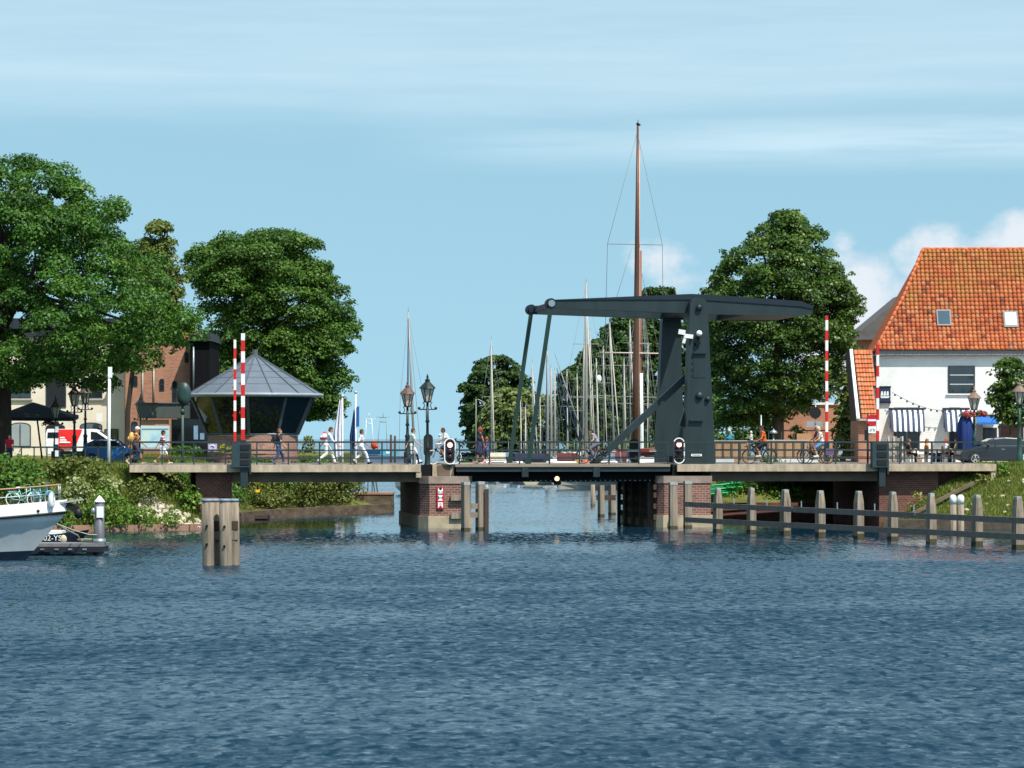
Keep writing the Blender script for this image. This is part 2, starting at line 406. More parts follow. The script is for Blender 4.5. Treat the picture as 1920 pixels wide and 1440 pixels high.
s1 = mixw(tintn.outputs[0], cirrus, (.70 * CW, .92 * CW, 1.04 * CW))
s2 = mixw(s1, wmath('MULTIPLY', cu, .88), (.90 * CW, .94 * CW, 1.0 * CW))
nt.links.new(s2, bg.inputs[0])
SC.view_settings.view_transform = 'Standard'; SC.view_settings.look = 'None'; SC.view_settings.gamma = 1; SC.view_settings.exposure = .45
SC.cycles.max_bounces = 6; SC.cycles.transparent_max_bounces = 6; SC.cycles.caustics_reflective = False; SC.cycles.caustics_refractive = False
# ============================================================ water: one sheet to the horizon
WA, WB_, WC_, BIAS, KDIP = .16, .40, .55, .195, 3.0
m, nt2, b, o = nmat('water'); nt = nt2
b.inputs['Base Color'].default_value = (.006, .028, .050, 1); b.inputs['Roughness'].default_value = .05; b.inputs['IOR'].default_value = 1.333; b.inputs['Specular IOR Level'].default_value = .37
geo = node(nt, 'NewGeometry')
def wn(scale, sy, detail, dist=0.0, rz=0.0):
    mp = node(nt, 'Mapping'); mp.inputs['Scale'].default_value = (1, sy, 1); mp.inputs['Rotation'].default_value = (0, 0, rz)
    nt.links.new(geo.outputs['Position'], mp.inputs[0])
    n = node(nt, 'TexNoise', Scale=scale, Detail=detail, Roughness=.5, Distortion=dist); nt.links.new(mp.outputs[0], n.inputs['Vector']); return n.outputs['Fac']
def mth(op, a, bb):
    n = node(nt, 'Math', operation=op)
    for i, v in enumerate((a, bb)):
        if isinstance(v, (int, float)): n.inputs[i].default_value = v
        else: nt.links.new(v, n.inputs[i])
    return n.outputs[0]
# wave slopes: three sizes of ripple, tilted a little toward the open basin as wind waves show their near faces
def slope(sx_, sy_, scale, detail, off, rz=0.0):
    mp = node(nt, 'Mapping'); mp.inputs['Scale'].default_value = (sx_, sy_, 1); mp.inputs['Location'].default_value = off; mp.inputs['Rotation'].default_value = (0, 0, rz)
    nt.links.new(geo.outputs['Position'], mp.inputs[0])
    n = node(nt, 'TexNoise', Scale=scale, Detail=detail, Roughness=.55, Distortion=.35); nt.links.new(mp.outputs[0], n.inputs['Vector'])
    v = node(nt, 'VectorMath', operation='SUBTRACT'); nt.links.new(n.outputs['Color'], v.inputs[0]); v.inputs[1].default_value = (.5, .5, .5); return v.outputs[0]
def vsc(v, k):
    n = node(nt, 'VectorMath', operation='SCALE'); nt.links.new(v, n.inputs[0])
    if isinstance(k, (int, float)): n.inputs['Scale'].default_value = k
    else: nt.links.new(k, n.inputs['Scale'])
    return n.outputs[0]
def vadd(a, b_):
    n = node(nt, 'VectorMath', operation='ADD'); nt.links.new(a, n.inputs[0])
    if isinstance(b_, tuple): n.inputs[1].default_value = b_
    else: nt.links.new(b_, n.inputs[1])
    return n.outputs[0]
sl_ = vadd(vadd(vsc(slope(.8, .5, .8, 2, (0, 0, 0), .15), WA), vsc(slope(1.5, .72, 2.3, 3, (7, 3, 0), -.1), WB_)), vsc(slope(1.2, .7, 5.5, 2, (1, 9, 0), .2), WC_))
sp = node(nt, 'SeparateXYZ'); nt.links.new(geo.outputs['Position'], sp.inputs[0])
gust = ramp(nt, [(.35, (.62,) * 3), (.68, (1.15,) * 3)], wn(.05, 2.2, 4, .5)).outputs[0]
mr0 = node(nt, 'MapRange'); mr0.inputs[1].default_value = 100; mr0.inputs[2].default_value = 200; mr0.inputs[3].default_value = 0; mr0.inputs[4].default_value = 1
nt.links.new(sp.outputs[1], mr0.inputs[0]); mr = ramp(nt, [(.0, (1,) * 3), (.10, (.74,) * 3), (.28, (.34,) * 3), (.46, (.16,) * 3), (.62, (.24,) * 3)], mr0.outputs[0])
s5 = node(nt, 'SeparateXYZ'); nt.links.new(slope(1.5, .66, 2.3, 3, (31, 12, 0), -.06), s5.inputs[0])
dip = mth('MULTIPLY', mth('MAXIMUM', mth('SUBTRACT', s5.outputs[0], .035), 0.0), KDIP)      # steep little faces
cd = node(nt, 'CombineXYZ'); nt.links.new(mth('MULTIPLY', dip, -1.0), cd.inputs[1])
sl_ = vsc(vadd(vadd(sl_, (0, -BIAS, 0)), cd.outputs[0]), mth('MULTIPLY', gust, mr.outputs[0]))
s3 = node(nt, 'SeparateXYZ'); nt.links.new(sl_, s3.inputs[0]); c3 = node(nt, 'CombineXYZ'); nt.links.new(s3.outputs[0], c3.inputs[0]); nt.links.new(s3.outputs[1], c3.inputs[1]); c3.inputs[2].default_value = 1
nn_ = node(nt, 'VectorMath', operation='NORMALIZE'); nt.links.new(c3.outputs[0], nn_.inputs[0]); nt.links.new(nn_.outputs[0], b.inputs['Normal']); WATER = m
wb = MB(); wb.add([(-30000, -200, 0), (30000, -200, 0), (30000, 40000, 0), (-30000, 40000, 0)], [(0, 1, 2, 3)])
setp(wb.build('water', WATER, uv=False), kind='structure')
# ============================================================ land
GRASS = [(0, S(58, 70, 22)), (.5, S(96, 108, 38)), (1, S(140, 140, 70))]
def poly_sd(poly, x, y):
    d = np.full(x.shape, 1e9); ins = np.zeros(x.shape, bool); n = len(poly)
    for i in range(n):
        ax, ay = poly[i]; bx, by = poly[(i + 1) % n]; ex, ey = bx - ax, by - ay
        t = np.clip(((x - ax) * ex + (y - ay) * ey) / (ex * ex + ey * ey + 1e-9), 0, 1)
        d = np.minimum(d, np.hypot(x - ax - t * ex, y - ay - t * ey))
        c = ((ay > y) != (by > y)) & (x < (bx - ax) * (y - ay) / (by - ay + 1e-12) + ax); ins ^= c
    return np.where(ins, d, -d)
LP = [(-70, 139), (-26, 141.5), (-20.2, 144.6), (-15.6, 146.4), (-14.0, 148.5), (-14.9, 160), (-13.4, 168.3), (-7.3, 183), (-7.4, 188), (-10.6, 203), (-13.2, 240), (-17, 300), (-60, 330), (-160, 330), (-160, 139)]
RP = [(18.4, 150.6), (26, 148.6), (70, 139), (190, 139), (190, 420), (60, 400), (21, 330), (15, 262), (12.6, 205), (10.6, 164.4), (19.0, 165.2)]
def hL(x, y):
    d = poly_sd(LP, x, y)
    front = y < 158
    top = 3.08 + np.clip((y - 170) * .032, 0, .5)
    low = np.where(y > 162, np.interp(d, [0, .8, 1.0, 5.5, 9], [.25, .3, .45, 2.3, 3.3]), np.interp(d, [0, .5, 3.6, 5.5], [.1, .25, 2.7, 3.3]))
    return np.where(d < -.02, -1.2, np.minimum(low, top)) + np.where(d > 1, .05 * np.sin(x * 1.3 + y * .7), 0)
def hR(x, y):
    d = poly_sd(RP, x, y)
    low = np.where(y < 162, np.interp(d, [0, 1.0, 5.2, 6], [.25, .5, 3.05, 3.05]), np.interp(d, [0, .3, .31, 5], [.6, .85, .95, 3.05]))
    return np.where(d < -.02, -1.2, np.minimum(low, 3.05)) + np.where((d > 1) & (d < 5), .06 * np.sin(x * 1.7 + y), 0)
def hgt(x, y, fn): return float(fn(np.array([x]), np.array([y]))[0])
def terrain(name, fn, x0, x1, y0, y1, st, m):
    xs = np.concatenate([np.arange(x0, x1, st)]); ys = np.arange(y0, y1, st)
    gx, gy = np.meshgrid(xs, ys); z = fn(gx, gy); nx, ny = len(xs), len(ys)
    v = np.stack([gx, gy, z], -1).reshape(-1, 3); i = (np.arange(ny - 1)[:, None] * nx + np.arange(nx - 1)[None]).ravel()
    f = np.stack([i, i + 1, i + nx + 1, i + nx], 1); zf = z.ravel()
    f = f[(zf[f].max(1) > -1)]
    o = nobj(name, npmesh(name, v, f, smooth=True), m); return setp(o, kind='structure')
def groundmat(name, a, bcol, c, sc=1.1):
    m, nt, b, o = nmat(name); tc = node(nt, 'TexCoord')
    n1 = node(nt, 'TexNoise', Scale=sc, Detail=9.0, Roughness=.7); nt.links.new(tc.outputs['Object'], n1.inputs['Vector'])
    r = ramp(nt, [(.32, a), (.52, bcol), (.7, c)], n1.outputs['Fac']); nt.links.new(r.outputs[0], b.inputs['Base Color'])
    b.inputs['Roughness'].default_value = .95; b.inputs['Specular IOR Level'].default_value = .1
    n2 = node(nt, 'TexNoise', Scale=14.0, Detail=4.0); nt.links.new(tc.outputs['Object'], n2.inputs['Vector'])
    bp = node(nt, 'Bump', Strength=.7, Distance=.08); nt.links.new(n2.outputs['Fac'], bp.inputs['Height']); nt.links.new(bp.outputs[0], b.inputs['Normal'])
    return m
GM = groundmat('bank_soil', S(66, 74, 34), S(100, 104, 52), S(132, 120, 84))
terrain('ground', hL, -90, -6, 139.5, 260, .4, GM)
terrain('ground', hR, 9.5, 60, 140, 260, .4, GM)
wb = MB(); wb.box(-160, -16, 259, 330, -1, 3.0); setp(wb.build('terrain', GM), kind='structure')
wb = MB(); wb.box(14.6, 190, 259, 420, -1, 2.2); setp(wb.build('terrain', GM), kind='structure')
# far harbour bank, low in the water
FB = [(-8.2, 470), (-6.5, 425), (-2, 415), (10, 400), (60, 395), (60, 520), (-4, 520)]
wb = MB(); wb.prism(FB, -1, 1.1, lambda u, v, w: (u, v, w)); setp(wb.build('terrain', groundmat('bank_far', S(40, 58, 24), S(62, 84, 32), S(92, 100, 52), .4)), kind='structure')
# paving behind the bridge ends
AS = mat('asphalt', S(104, 100, 98), .9, .2, 3); PV = mat('paving', S(150, 136, 122), .9, .2, 4)
wb = MB(); wb.add([(26.5, 154.5, 3.10), (60, 154, 3.10), (60, 200, 3.10), (13.0, 200, 3.10), (13.0, 166.5, 3.10)], [(0, 1, 2, 3, 4)]); setp(wb.build('pavement', PV), kind='structure')
wb = MB(); sL0 = sb(245) - .2; a1 = bw(sb(245) - .2, 10.6)
wb.add([(-60, 154, 3.14), (-60, 151.5, 3.14), (-21.5, 151.2, 3.14), tuple(bw(sL0, 3.4)[:2]) + (3.14,), tuple(a1[:2]) + (3.14,), (-24, 162, 3.14), (-60, 172, 3.14)], [(0, 1, 2, 3, 4, 5, 6)]); setp(wb.build('road', AS), kind='structure')
# ============================================================ drawbridge
STEEL = mat('bridge_steel', S(34, 48, 51), .47, .24, 1.1, spec=.42, stretch=(1.6, 1.6, .35)); STEELD = mat('bridge_steel_dark', S(27, 37, 47), .42, .1, .8)
GREEN = mat('hanger_green', S(28, 52, 46), .42, .12, 1.0); BLACK = mat('black_paint_and_shade', (.008, .0085, .010), .7, .2, 2, spec=.12)
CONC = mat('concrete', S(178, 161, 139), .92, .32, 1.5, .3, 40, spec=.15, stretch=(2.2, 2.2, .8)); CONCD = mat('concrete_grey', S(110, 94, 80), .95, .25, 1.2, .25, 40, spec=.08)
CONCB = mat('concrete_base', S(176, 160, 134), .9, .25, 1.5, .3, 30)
BRICK = brick('pier_brick', S(142, 92, 82), S(112, 72, 66), S(158, 140, 128), .30, .115, .016, .3)
BRICKD = brick('abutment_brick', S(120, 76, 66), S(98, 62, 56), S(120, 100, 90), .25, .10, .012, .35)
PLANK = mat('deck_planks', S(140, 126, 110), .85, .22, 4.0, stretch=(.3, 3, 3)); RAILM = mat('railing_paint', S(40, 54, 58), .5, .12, 1.5)
GALV = mat('galvanised', S(150, 160, 165), .4, .15, 3, metal=.6); WHITE = mat('white_paint', S(238, 238, 235), .5, .06, 2)
DZ = 3.16; DW = 11.0                       # deck level and width
s = lambda px, d=0.0: sb(px, d)
BR = thing('drawbridge', 'dark grey steel drawbridge with overhead balance beams on brick piers across the channel', 'drawbridge', (0, BY, 0), T)
def Bx(s0, s1, d0, d1, z0, z1): return MB().box(s0, s1, d0, d1, z0, z1)
sL, sA, sB, sC, sR = s(243), s(789), s(854), s(1257), s(1868)
# concrete approaches: slab with pale fascia, girders set back underneath
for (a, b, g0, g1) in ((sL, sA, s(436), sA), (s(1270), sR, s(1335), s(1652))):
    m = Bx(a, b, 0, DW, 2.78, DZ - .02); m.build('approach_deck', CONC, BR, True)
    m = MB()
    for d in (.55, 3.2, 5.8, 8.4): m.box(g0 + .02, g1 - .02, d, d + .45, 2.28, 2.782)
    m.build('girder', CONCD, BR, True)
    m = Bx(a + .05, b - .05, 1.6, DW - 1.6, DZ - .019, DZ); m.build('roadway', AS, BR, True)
Bx(sA - .22, sA + .03, .03, .5, 2.5, 2.778).build('bearing_block', CONC, BR, True)
# movable leaf
m = Bx(sB, sC, 0.02, DW - .02, 3.02, DZ - .01); m.build('leaf_deck', PLANK, BR, True)
m = Bx(sB + .05, sC, .10, .22, 2.78, 3.018); m.build('edge_girder', STEEL, BR, True)
m = MB()
for d in (.9, 3.6, 6.6, 9.4): m.box(sB + .25, sC + 1.2, d, d + .3, 2.27, 3.015)
for k in range(9): m.box(sB + .6 + k * 1.2, sB + .8 + k * 1.2, 1.2, 9.4, 2.5, 3.0)
m.build('main_girder', BLACK, BR, True)  # black colour stands in for the shadow under the leaf
m = MB()
for px in (985, 1119): m.box(s(px) - .16, s(px) + .16, .04, .3, 2.52, 3.0)
m.build('girder_bracket', STEEL, BR, True)
m = MB()
for k in range(26): m.cbox((s(1000) + k * .25, .885, 2.33), .05, .02, .03)
m.build('rivet_row', GALV, BR, True)
# railings
def railing(s0, s1, d, n, base, ztop=4.24, name='railing'):
    m = MB()
    for z, t in ((ztop, .075), (base + (ztop - base) * .62, .05), (base + (ztop - base) * .25, .05)): m.bar((s0, d, z), (s1, d, z), t, t)
    r = m.build(name, RAILM, BR, True)
    for k in range(n + 1):
        x = s0 + .04 + (s1 - s0 - .08) * k / n
        MB().box(x - .03, x + .03, d - .03, d + .03, base - .12, ztop - .03).build('railing_post', RAILM, r, True)
railing(s(243), s(776), .06, 9, DZ); railing(s(860), s(1255), .06, 7, DZ); railing(s(1262), s(1868), .06, 10, DZ)
railing(s(243, DW), s(776, DW), DW - .06, 9, DZ); railing(s(860, DW), s(1255, DW), DW - .06, 7, DZ); railing(s(1262, DW), s(1868, DW), DW - .06, 10, DZ)
# piers: cap, brick shaft, concrete foot
def pier(outline, zc0=2.2, zc1=2.56, zf=.62):
    def ex(p, e):
        cx = sum(q[0] for q in p) / len(p); cy = sum(q[1] for q in p) / len(p)
        return [(q[0] + e * (1 if q[0] > cx else -1), q[1] + e * (1 if q[1] > cy else -1)) for q in p]
    f = lambda u, v, w: (u, v, w)
    p = MB().prism(outline, zf, zc0, f).build('pier', BRICK, BR, True)
    MB().prism(ex(outline, .05), zc0 + .002, zc1, f).build('pier_cap', mat('cap_stone', S(150, 132, 120), .9, .28, 1.2, .3, 30), p, True)
    MB().prism(ex(outline, .07), -1.2, zf - .002, f).build('pier_foot', CONCB, p, True)
    return p
pa = [(s(788, .5), .75), (s(806, 0), .12), (s(873, 0), .12), (s(884, .4), .6), (s(884, .4), DW - .2), (s(788, .5), DW - .2)]
PIERL = pier(pa)
pb = [(s(1234, .3), .5), (s(1246, .1), .14), (s(1334, 0), .14), (s(1334, 0), DW - .2), (s(1234, .3), DW - .2)]
PIERR = pier(pb)
# abutments
Bx(s(368), s(436), .7, DW - .5, -1.2, 2.778).build('abutment', BRICKD, BR, True)
Bx(s(1655), s(1766), .7, DW - .5, -1.2, 2.778).build('abutment', BRICKD, BR, True)
Bx(s(1766) + .01, sR - 1.0, 1.6, DW - .5, .4, 2.778).build('abutment', BRICKD, BR, True)
MB().box(sR - .25, sR - .02, .05, .5, 2.3, 2.778).build('bearing_block', CONC, BR, True)
# portal: two pylons, tapered with a rounded head
PF, PB_ = (1.15, 1.95), (9.65, 10.45); FBM, RBM = 2.22, 9.36
def pylon(pxs, d0, d1, ztop, front):
    (bl, br_, tl, tr_) = [s(p, d0) for p in pxs]
    rad = (tr_ - tl) / 2; cx = (tl + tr_) / 2; zc = ztop - rad
    prof = [(bl, DZ - .3), (br_, DZ - .3), (tr_, zc)] + [(cx + rad * math.cos(a), zc + rad * math.sin(a)) for a in [R(18 * k) for k in range(1, 10)]] + [(tl, zc)]
    p = MB().prism(prof, d0, d1, lambda u, v, w: (u, w, v)).build('pylon', STEEL, BR, True)
    return p, cx, zc, rad
ztop = zb(557, s(1310), 1.2)
PY, cx, zc, rad = pylon((1284, 1342, 1294, 1327), PF[0], PF[1], ztop, True)
def at(px, py, d): return (s(px, d), d, zb(py, s(px, d), d))
m = MB(); c = at(1310.5, 577, 1.15)
m.lathe([(.16, 0), (.16, .14), (.05, .17)], n=16); m.v = [(c[0] + x, c[1] - z, c[2] + y) for x, y, z in m.v]; m.build('pivot_cap', STEELD, PY, True)
for px, py, r in ((1311, 742, .19), (1326.5, 748, .13)):
    c = at(px, py, 1.15); m = MB().lathe([(r, 0), (r, .1), (r * .6, .17), (.02, .19)], n=16); m.v = [(c[0] + x, c[1] - z, c[2] + y) for x, y, z in m.v]; m.build('bolt_cover', STEEL, PY, True)
for x0, x1, py in ((1299, 1324, 662), (1292, 1318, 788.5)):
    a = at(x0, py, 1.15); b2 = at(x1, py, 1.15); MB().box(a[0], b2[0], .99, 1.148, a[2] - .03, a[2] + .04).build('ledge', STEEL, PY, True)
a = at(1300, 708, 1.15); b2 = at(1322, 668, 1.15)
MB().box(a[0], b2[0], 1.128, 1.148, a[2], b2[2]).build('inspection_hatch', STEEL, PY, True)
m = MB()
for k in range(4): m.box(a[0] - .07, a[0] - .02, 1.11, 1.148, a[2] + .05 + k * .32, a[2] + .14 + k * .32)
m.build('hinge', STEELD, PY, True)
PY2, _, _, _ = pylon((1231, 1284, 1242, 1276), PB_[0], PB_[1], zb(586, s(1258, 9.7), 9.7), False)
# link between pylons under the beams and the drive strut
m = MB().box(s(1294, 2.6), s(1294, 2.6) + .75, 2.6, 9.0, 3.0, 3.5); m.build('machinery_beam', BLACK, BR, True)
p = at(1110, 872, 2.9); q = at(1288, 706, 2.9)
m = MB().bar(p, q, .28, .34); m.build('drive_strut', STEEL, BR, True)
c = at(1292, 758, 1.9); e = at(1278, 800, 1.9)
m = MB().bar(c, e, .3, .3); m.build('drive_motor', STEELD, BR, True)
# balance beams
def beam(d, w):
    k = lambda px: s(px, FBM)
    z = lambda py, px: zb(py, k(px), FBM)
    xs = [1032, 1150, 1294, 1330, 1420, 1500, 1522]
    top = [562.5, 557.5, 551.5, 553, 559.5, 565, 574]; bot = [578, 582.5, 588, 589.5, 591, 592.5, 588]
    sp_ = [563.5, 562.5, 562.5, 564, 570, 575.5, 580]
    prof = [(k(x), z(t, x)) for x, t in zip(xs, sp_)] + [(k(x), z(t, x)) for x, t in reversed(list(zip(xs, bot)))]
    o = MB().prism(prof, d - w / 2, d + w / 2, lambda u, v, ww: (u, ww, v)).build('balance_beam', STEEL, BR, True)
    pt = [(k(x), z(t, x)) for x, t in zip(xs, top)] + [(k(x), z(t, x) + .004) for x, t in reversed(list(zip(xs, sp_)))]
    MB().prism(pt, d - w / 2 - .05, d + w / 2 + .05, lambda u, v, ww: (u, ww, v)).build('beam_top', STEELD, o, True)
    cc = (k(1032), d, z(569.5, 1032))
    m = MB().lathe([(.27, -.28), (.27, .28)], n=18); m.v = [(cc[0] + x, cc[1] + zz_, cc[2] + y) for x, y, zz_ in m.v]; m.build('beam_eye', STEELD, o, True)
    return o
beam(FBM, .5); beam(RBM, .5)
k = lambda px: s(px, FBM)
MB().box(k(1400), k(1512), FBM + .26, RBM - .26, zb(590.5, k(1450), FBM), zb(566, k(1450), FBM)).build('counterweight', STEELD, BR, True)
MB().box(k(1290), k(1330), FBM + .26, RBM - .26, zb(586, k(1310), FBM), zb(565, k(1310), FBM)).build('cross_shaft', STEELD, BR, True)
MB().box(k(1036), k(1044), FBM + .26, RBM - .26, zb(575, k(1036), FBM), zb(565, k(1036), FBM)).build('cross_shaft', STEELD, BR, True)
for d in (FBM, RBM):
    c = (k(1032), d - .34, zb(569.5, k(1032), FBM)); e = (k(988.5), d - .34, 3.1)
    h = MB().bar(c, e, .2, .17).build('hanger_rod', GREEN, BR, True)
    m = MB().lathe([(.17, -.1), (.17, .1)], n=14); m.v = [(c[0] + x, c[1] + zz_ - .06, c[2] + y) for x, y, zz_ in m.v]; m.build('hanger_pin', GALV if d == FBM else STEELD, h, True)
    MB().box(e[0] - .14, e[0] + .14, d - .46, d - .22, DZ - .005, DZ + .3).build('hanger_foot', GREEN, h, True)
# pier timbers on the channel side of the right pier
WOODD = mat('wet_timber', S(74, 60, 50), .85, .3, 1.5, .4, 18, stretch=(1, 1, .25)); WOODP = mat('grey_timber', S(136, 123, 108), .9, .55, 1.6, .5, 22, stretch=(4, 4, .3))
WOODB = mat('rail_timber', S(112, 102, 96), .8, .22, 1.6, .3, 16, stretch=(.3, 2, 2))
m = MB(); x0 = s(1232, .3)
for z in (.5, 1.05, 1.6, 2.0): m.box(x0 - .16, x0 - .01, .4, DW - .3, z - .13, z + .13)
for d in (1.2, 3.5, 5.8, 8.1, 10.2): m.box(x0 - .32, x0 - .162, d - .14, d + .14, -1, 2.3)
m.build('fender_timber', WOODD, PIERR, True)
# timber blocks on the left pier, carrying the fender piles
for py in (932.5, 966.5):
    z = zb(py, s(860)); MB().box(s(845), s(871), -.10, .05, z - .16, z + .14).build('fender_timber', WOODP, PIERL, True)
# pedestal carrying the left signal
m = Bx(s(813), s(853), .5, 1.1, 2.562, DZ - .02); m.build('signal_pedestal', CONC, BR, True)
MB().box(s(822), s(846), .47, .498, 2.60, 3.1).build('signal_shadow', CONCD, BR, True)  # darker patch painting the signal's shadow onto the pedestal
MB().box(s(791), s(812), .6, 1.1, 2.562, 3.12).build('junction_box', BLACK, BR, True)
MB().box(s(1262), s(1272), .2, 2.0, 2.57, DZ - .03).build('junction_box', BLACK, BR, True)
# ============================================================ ship signals
SIGB = mat('signal_black', (.008, .008, .009), .55, .2, 3); LENS = mat('dark_lens', (.03, .012, .012), .2, .2, 3)
REDL = mat('red_lamp', (1, .3, .25), .4, 0, 1, emit=(1, .42, .34, 2.6)); YELL = mat('yellow_lamp', (1, .6, .2), .4, 0, 1, emit=(1, .62, .28, 2.8))
def stadium(w, h, n=12):
    r = w / 2; a = h / 2 - r
    return [(r * math.cos(t), a + r * math.sin(t)) for t in [math.pi * k / n for k in range(n + 1)]] + [(r * math.cos(t), -a + r * math.sin(t)) for t in [math.pi + math.pi * k / n for k in range(n + 1)]]
def signal(px, d, pyc, lab, lit=True):
    q = bw(s(px, d), d, zb(pyc, s(px, d), d)); h = 1.3; w = .58
    o = thing('ship_signal', lab, 'signal', (q.x, q.y, q.z - h / 2), T, 'ship signals on the bridge')
    cz = h / 2
    MB().prism(stadium(w - .09, h - .09), -.03, .06, lambda u, v, ww: (u, ww, v + cz)).build('signal_board', SIGB, o, True)
    if lit:
        a = stadium(w, h); b2 = stadium(w - .1, h - .1); n = len(a); m = MB()
        vs = [(u, -.045, v + cz) for u, v in a] + [(u, -.045, v + cz) for u, v in b2] + [(u, .0, v + cz) for u, v in a]
        m.add(vs, [(i, (i + 1) % n, n + (i + 1) % n, n + i) for i in range(n)] + [(i, 2 * n + i, 2 * n + (i + 1) % n, (i + 1) % n) for i in range(n)]); m.build('rim', WHITE, o, True)
        for j, (z, mm) in enumerate(((.30, REDL), (0, LENS), (-.3, LENS))):
            m = MB().lathe([(.125, 0), (.125, .05), (.08, .07), (.01, .08)], n=18); m.v = [(x, -.03 - zz_, y + cz + z) for x, y, zz_ in m.v]
            l = m.build('lamp', mm, o, True)
            if j == 0: l['label'] = 'lit red lamp'
    MB().box(-.06, .06, .062, .2, -.12, .5).build('bracket', STEELD, o, True)
signal(843.5, .35, 846, 'black ship signal in white rim with red lamp lit on the left pier')
signal(1273, .30, 845, 'black ship signal in white rim with red lamp lit below the grey pylon')
signal(803, DW + .1, 835, 'black back of a ship signal behind the nearer lamp post', False)
signal(1188.5, DW + .1, 843.5, 'black oval back of a ship signal beside the brown ship mast', False)
# yellow lamp under the leaf
q = bw(s(1044, .7), .75, zb(897.5, s(1044), .7))
o = thing('navigation_lamp', 'round yellow lamp lit under the middle of the bridge leaf', 'signal', tuple(q), T)
m = MB().lathe([(.11, 0), (.11, .04), (.02, .07)], n=16); m.v = [(x, -zz_ - .1, y) for x, y, zz_ in m.v]; m.build('lamp', YELL, o, True)
m = MB().lathe([(.22, -.02), (.22, .1), (.12, .1)], n=18); m.v = [(x, -zz_, y) for x, y, zz_ in m.v]; m.build('lamp_shield', SIGB, o, True)
m = MB().ball((-.05, .05, -.22), .1); m.ball((.14, .05, -.22), .1); m.build('lower_lamps', SIGB, o, True)
# cameras on the pylon
o = thing('security_camera', 'white surveillance camera cluster on the left edge of the grey pylon', 'camera', tuple(bw(*at(1286, 630, 1.1))), T)
m = MB().bar((-.12, 0, .02), (.35, -.05, -.04), .2, .2); m.build('camera_body', WHITE, o, True)
m = MB().bar((-.38, -.05, .22), (-.05, -.12, .16), .24, .24); m.build('floodlight', WHITE, o, True)
m = MB().bar((-.12, 0, -.36), (-.04, -.02, -.12), .2, .14); m.build('floodlight', WHITE, o, True)
m = MB().bar((-.1, .03, -.2), (-.1, .03, .2), .07, .07); m.build('mount', GALV, o, True)
o = thing('dome_camera', 'white globe camera on a bracket high on the grey pylon front', 'camera', tuple(bw(*at(1311, 625, .95))), T)
MB().ball((0, 0, 0), .15).build('globe', WHITE, o, True); MB().bar((0, .0, -.12), (0, .19, -.3), .08, .08).build('bracket', STEELD, o, True)
c = at(1303, 646, 1.1); m = MB().bar((c[0], c[1] - .05, c[2]), (c[0] + .22, c[1], c[2] + .12), .2, .16)
m.v = [tuple(bw(*p)) for p in m.v]; m.solo('horn_speaker', BLACK, 'small black horn speaker below the globe camera on the pylon', 'speaker', tuple(bw(*c)))
a = at(1296, 872.5 - 1, 0); p0 = bw(s(1296, 1.1), 1.12, zb(853.5, s(1296), 1.1))
o = thing('name_plate', 'small white plate at the foot of the grey pylon behind the railing', 'plate', tuple(p0), T)
MB().box(0, .54, -.02, .02, -.05, .06).build('plate', WHITE, o, True)
m = MB(); 
for k in range(7): m.box(.05 + k * .065, .05 + k * .065 + (.05 if k % 3 else .035), -.024, -.0215, -.02, .03)
m.build('lettering', STEELD, o, True)
# height sign on the left pier
o = thing('navigation_sign', 'three stacked red and white navigation boards on the brick pier', 'sign', tuple(bw(s(826), .05, zb(954, s(826)))), T)
hh = zb(913, s(826)) - zb(954, s(826)); RED = mat('sign_red', S(190, 22, 40), .5, .08, 3)
MB().box(-.17, .17, -.02, .05, 0, hh).build('board', RED, o, True)
for kk in range(3):
    z0 = .04 + kk * hh / 3; z1 = z0 + hh / 3 - .08
    b2 = MB().box(-.12, .12, -.026, -.021, z0, z1).build('panel', WHITE, o, True)
    zm = (z0 + z1) / 2
    m = MB()
    if kk == 0: m.add([(-.10, -.03, z0), (.10, -.03, z0), (.03, -.03, zm - .02), (-.03, -.03, zm - .02)], [(0, 1, 2, 3)]); m.box(-.06, .06, -.031, -.027, zm + .04, zm + .08)
    elif kk == 1: m.add([(-.115, -.03, z0 + .02), (-.05, -.03, zm), (-.115, -.03, z1 - .02)], [(0, 1, 2)]); m.add([(.115, -.03, z0 + .02), (.05, -.03, zm), (.115, -.03, z1 - .02)], [(2, 1, 0)]); m.box(-.05, .05, -.031, -.027, zm - .015, zm + .015)
    else: m.add([(-.10, -.03, z1), (.10, -.03, z1), (.03, -.03, zm + .02), (-.03, -.03, zm + .02)], [(3, 2, 1, 0)]); m.box(-.11, -.04, -.031, -.027, zm - .09, zm - .05); m.box(.04, .11, -.031, -.027, zm - .09, zm - .05)
    m.build('symbol', SIGB if kk != 0 else RED, b2, True)
# ============================================================ fender piles in the channel mouth
PILECAP = mat('zinc_cap', S(152, 154, 154), .55, .15, 4)
def pile(px0, px1, pyt, pyb, lab, dark=False, cap=True, Y=None, sq=True, rot=.5, grp='fender piles by the bridge piers'):
    Y = Y or yw(pyb); w = (px1 - px0) * Y / F / 1.25; x = X((px0 + px1) / 2, Y); zt = Z(pyt, Y)
    o = thing('mooring_post', lab, 'post', (x, Y, 0), 0, grp)
    m = MB(); n = 4 if sq else 12; r = w / 2 * (1.41 if sq else 1.2)
    m.lathe([(r * 1.03, -1.5), (r, .2), (r * .97, zt - .12)], n=n, smooth=not sq, ph=R(45) + rot); m.build('shaft', WOODD if dark else WOODP, o, True)
    if cap: MB().lathe([(r * 1.04, zt - .14), (r * 1.0, zt), (r * .1, zt + .01)], n=n, smooth=False, ph=R(45) + rot).build('cap', PILECAP, o, True)
    MB().lathe([(r * 1.045, -.3), (r * 1.03, .14)], n=n, smooth=not sq, ph=R(45) + rot).build('wet_band', mat('algae', S(66, 62, 38), .7, .3, 4), o, True)
    return o
pile(865, 881, 904, 995, 'grey timber pile against the right edge of the left brick pier')
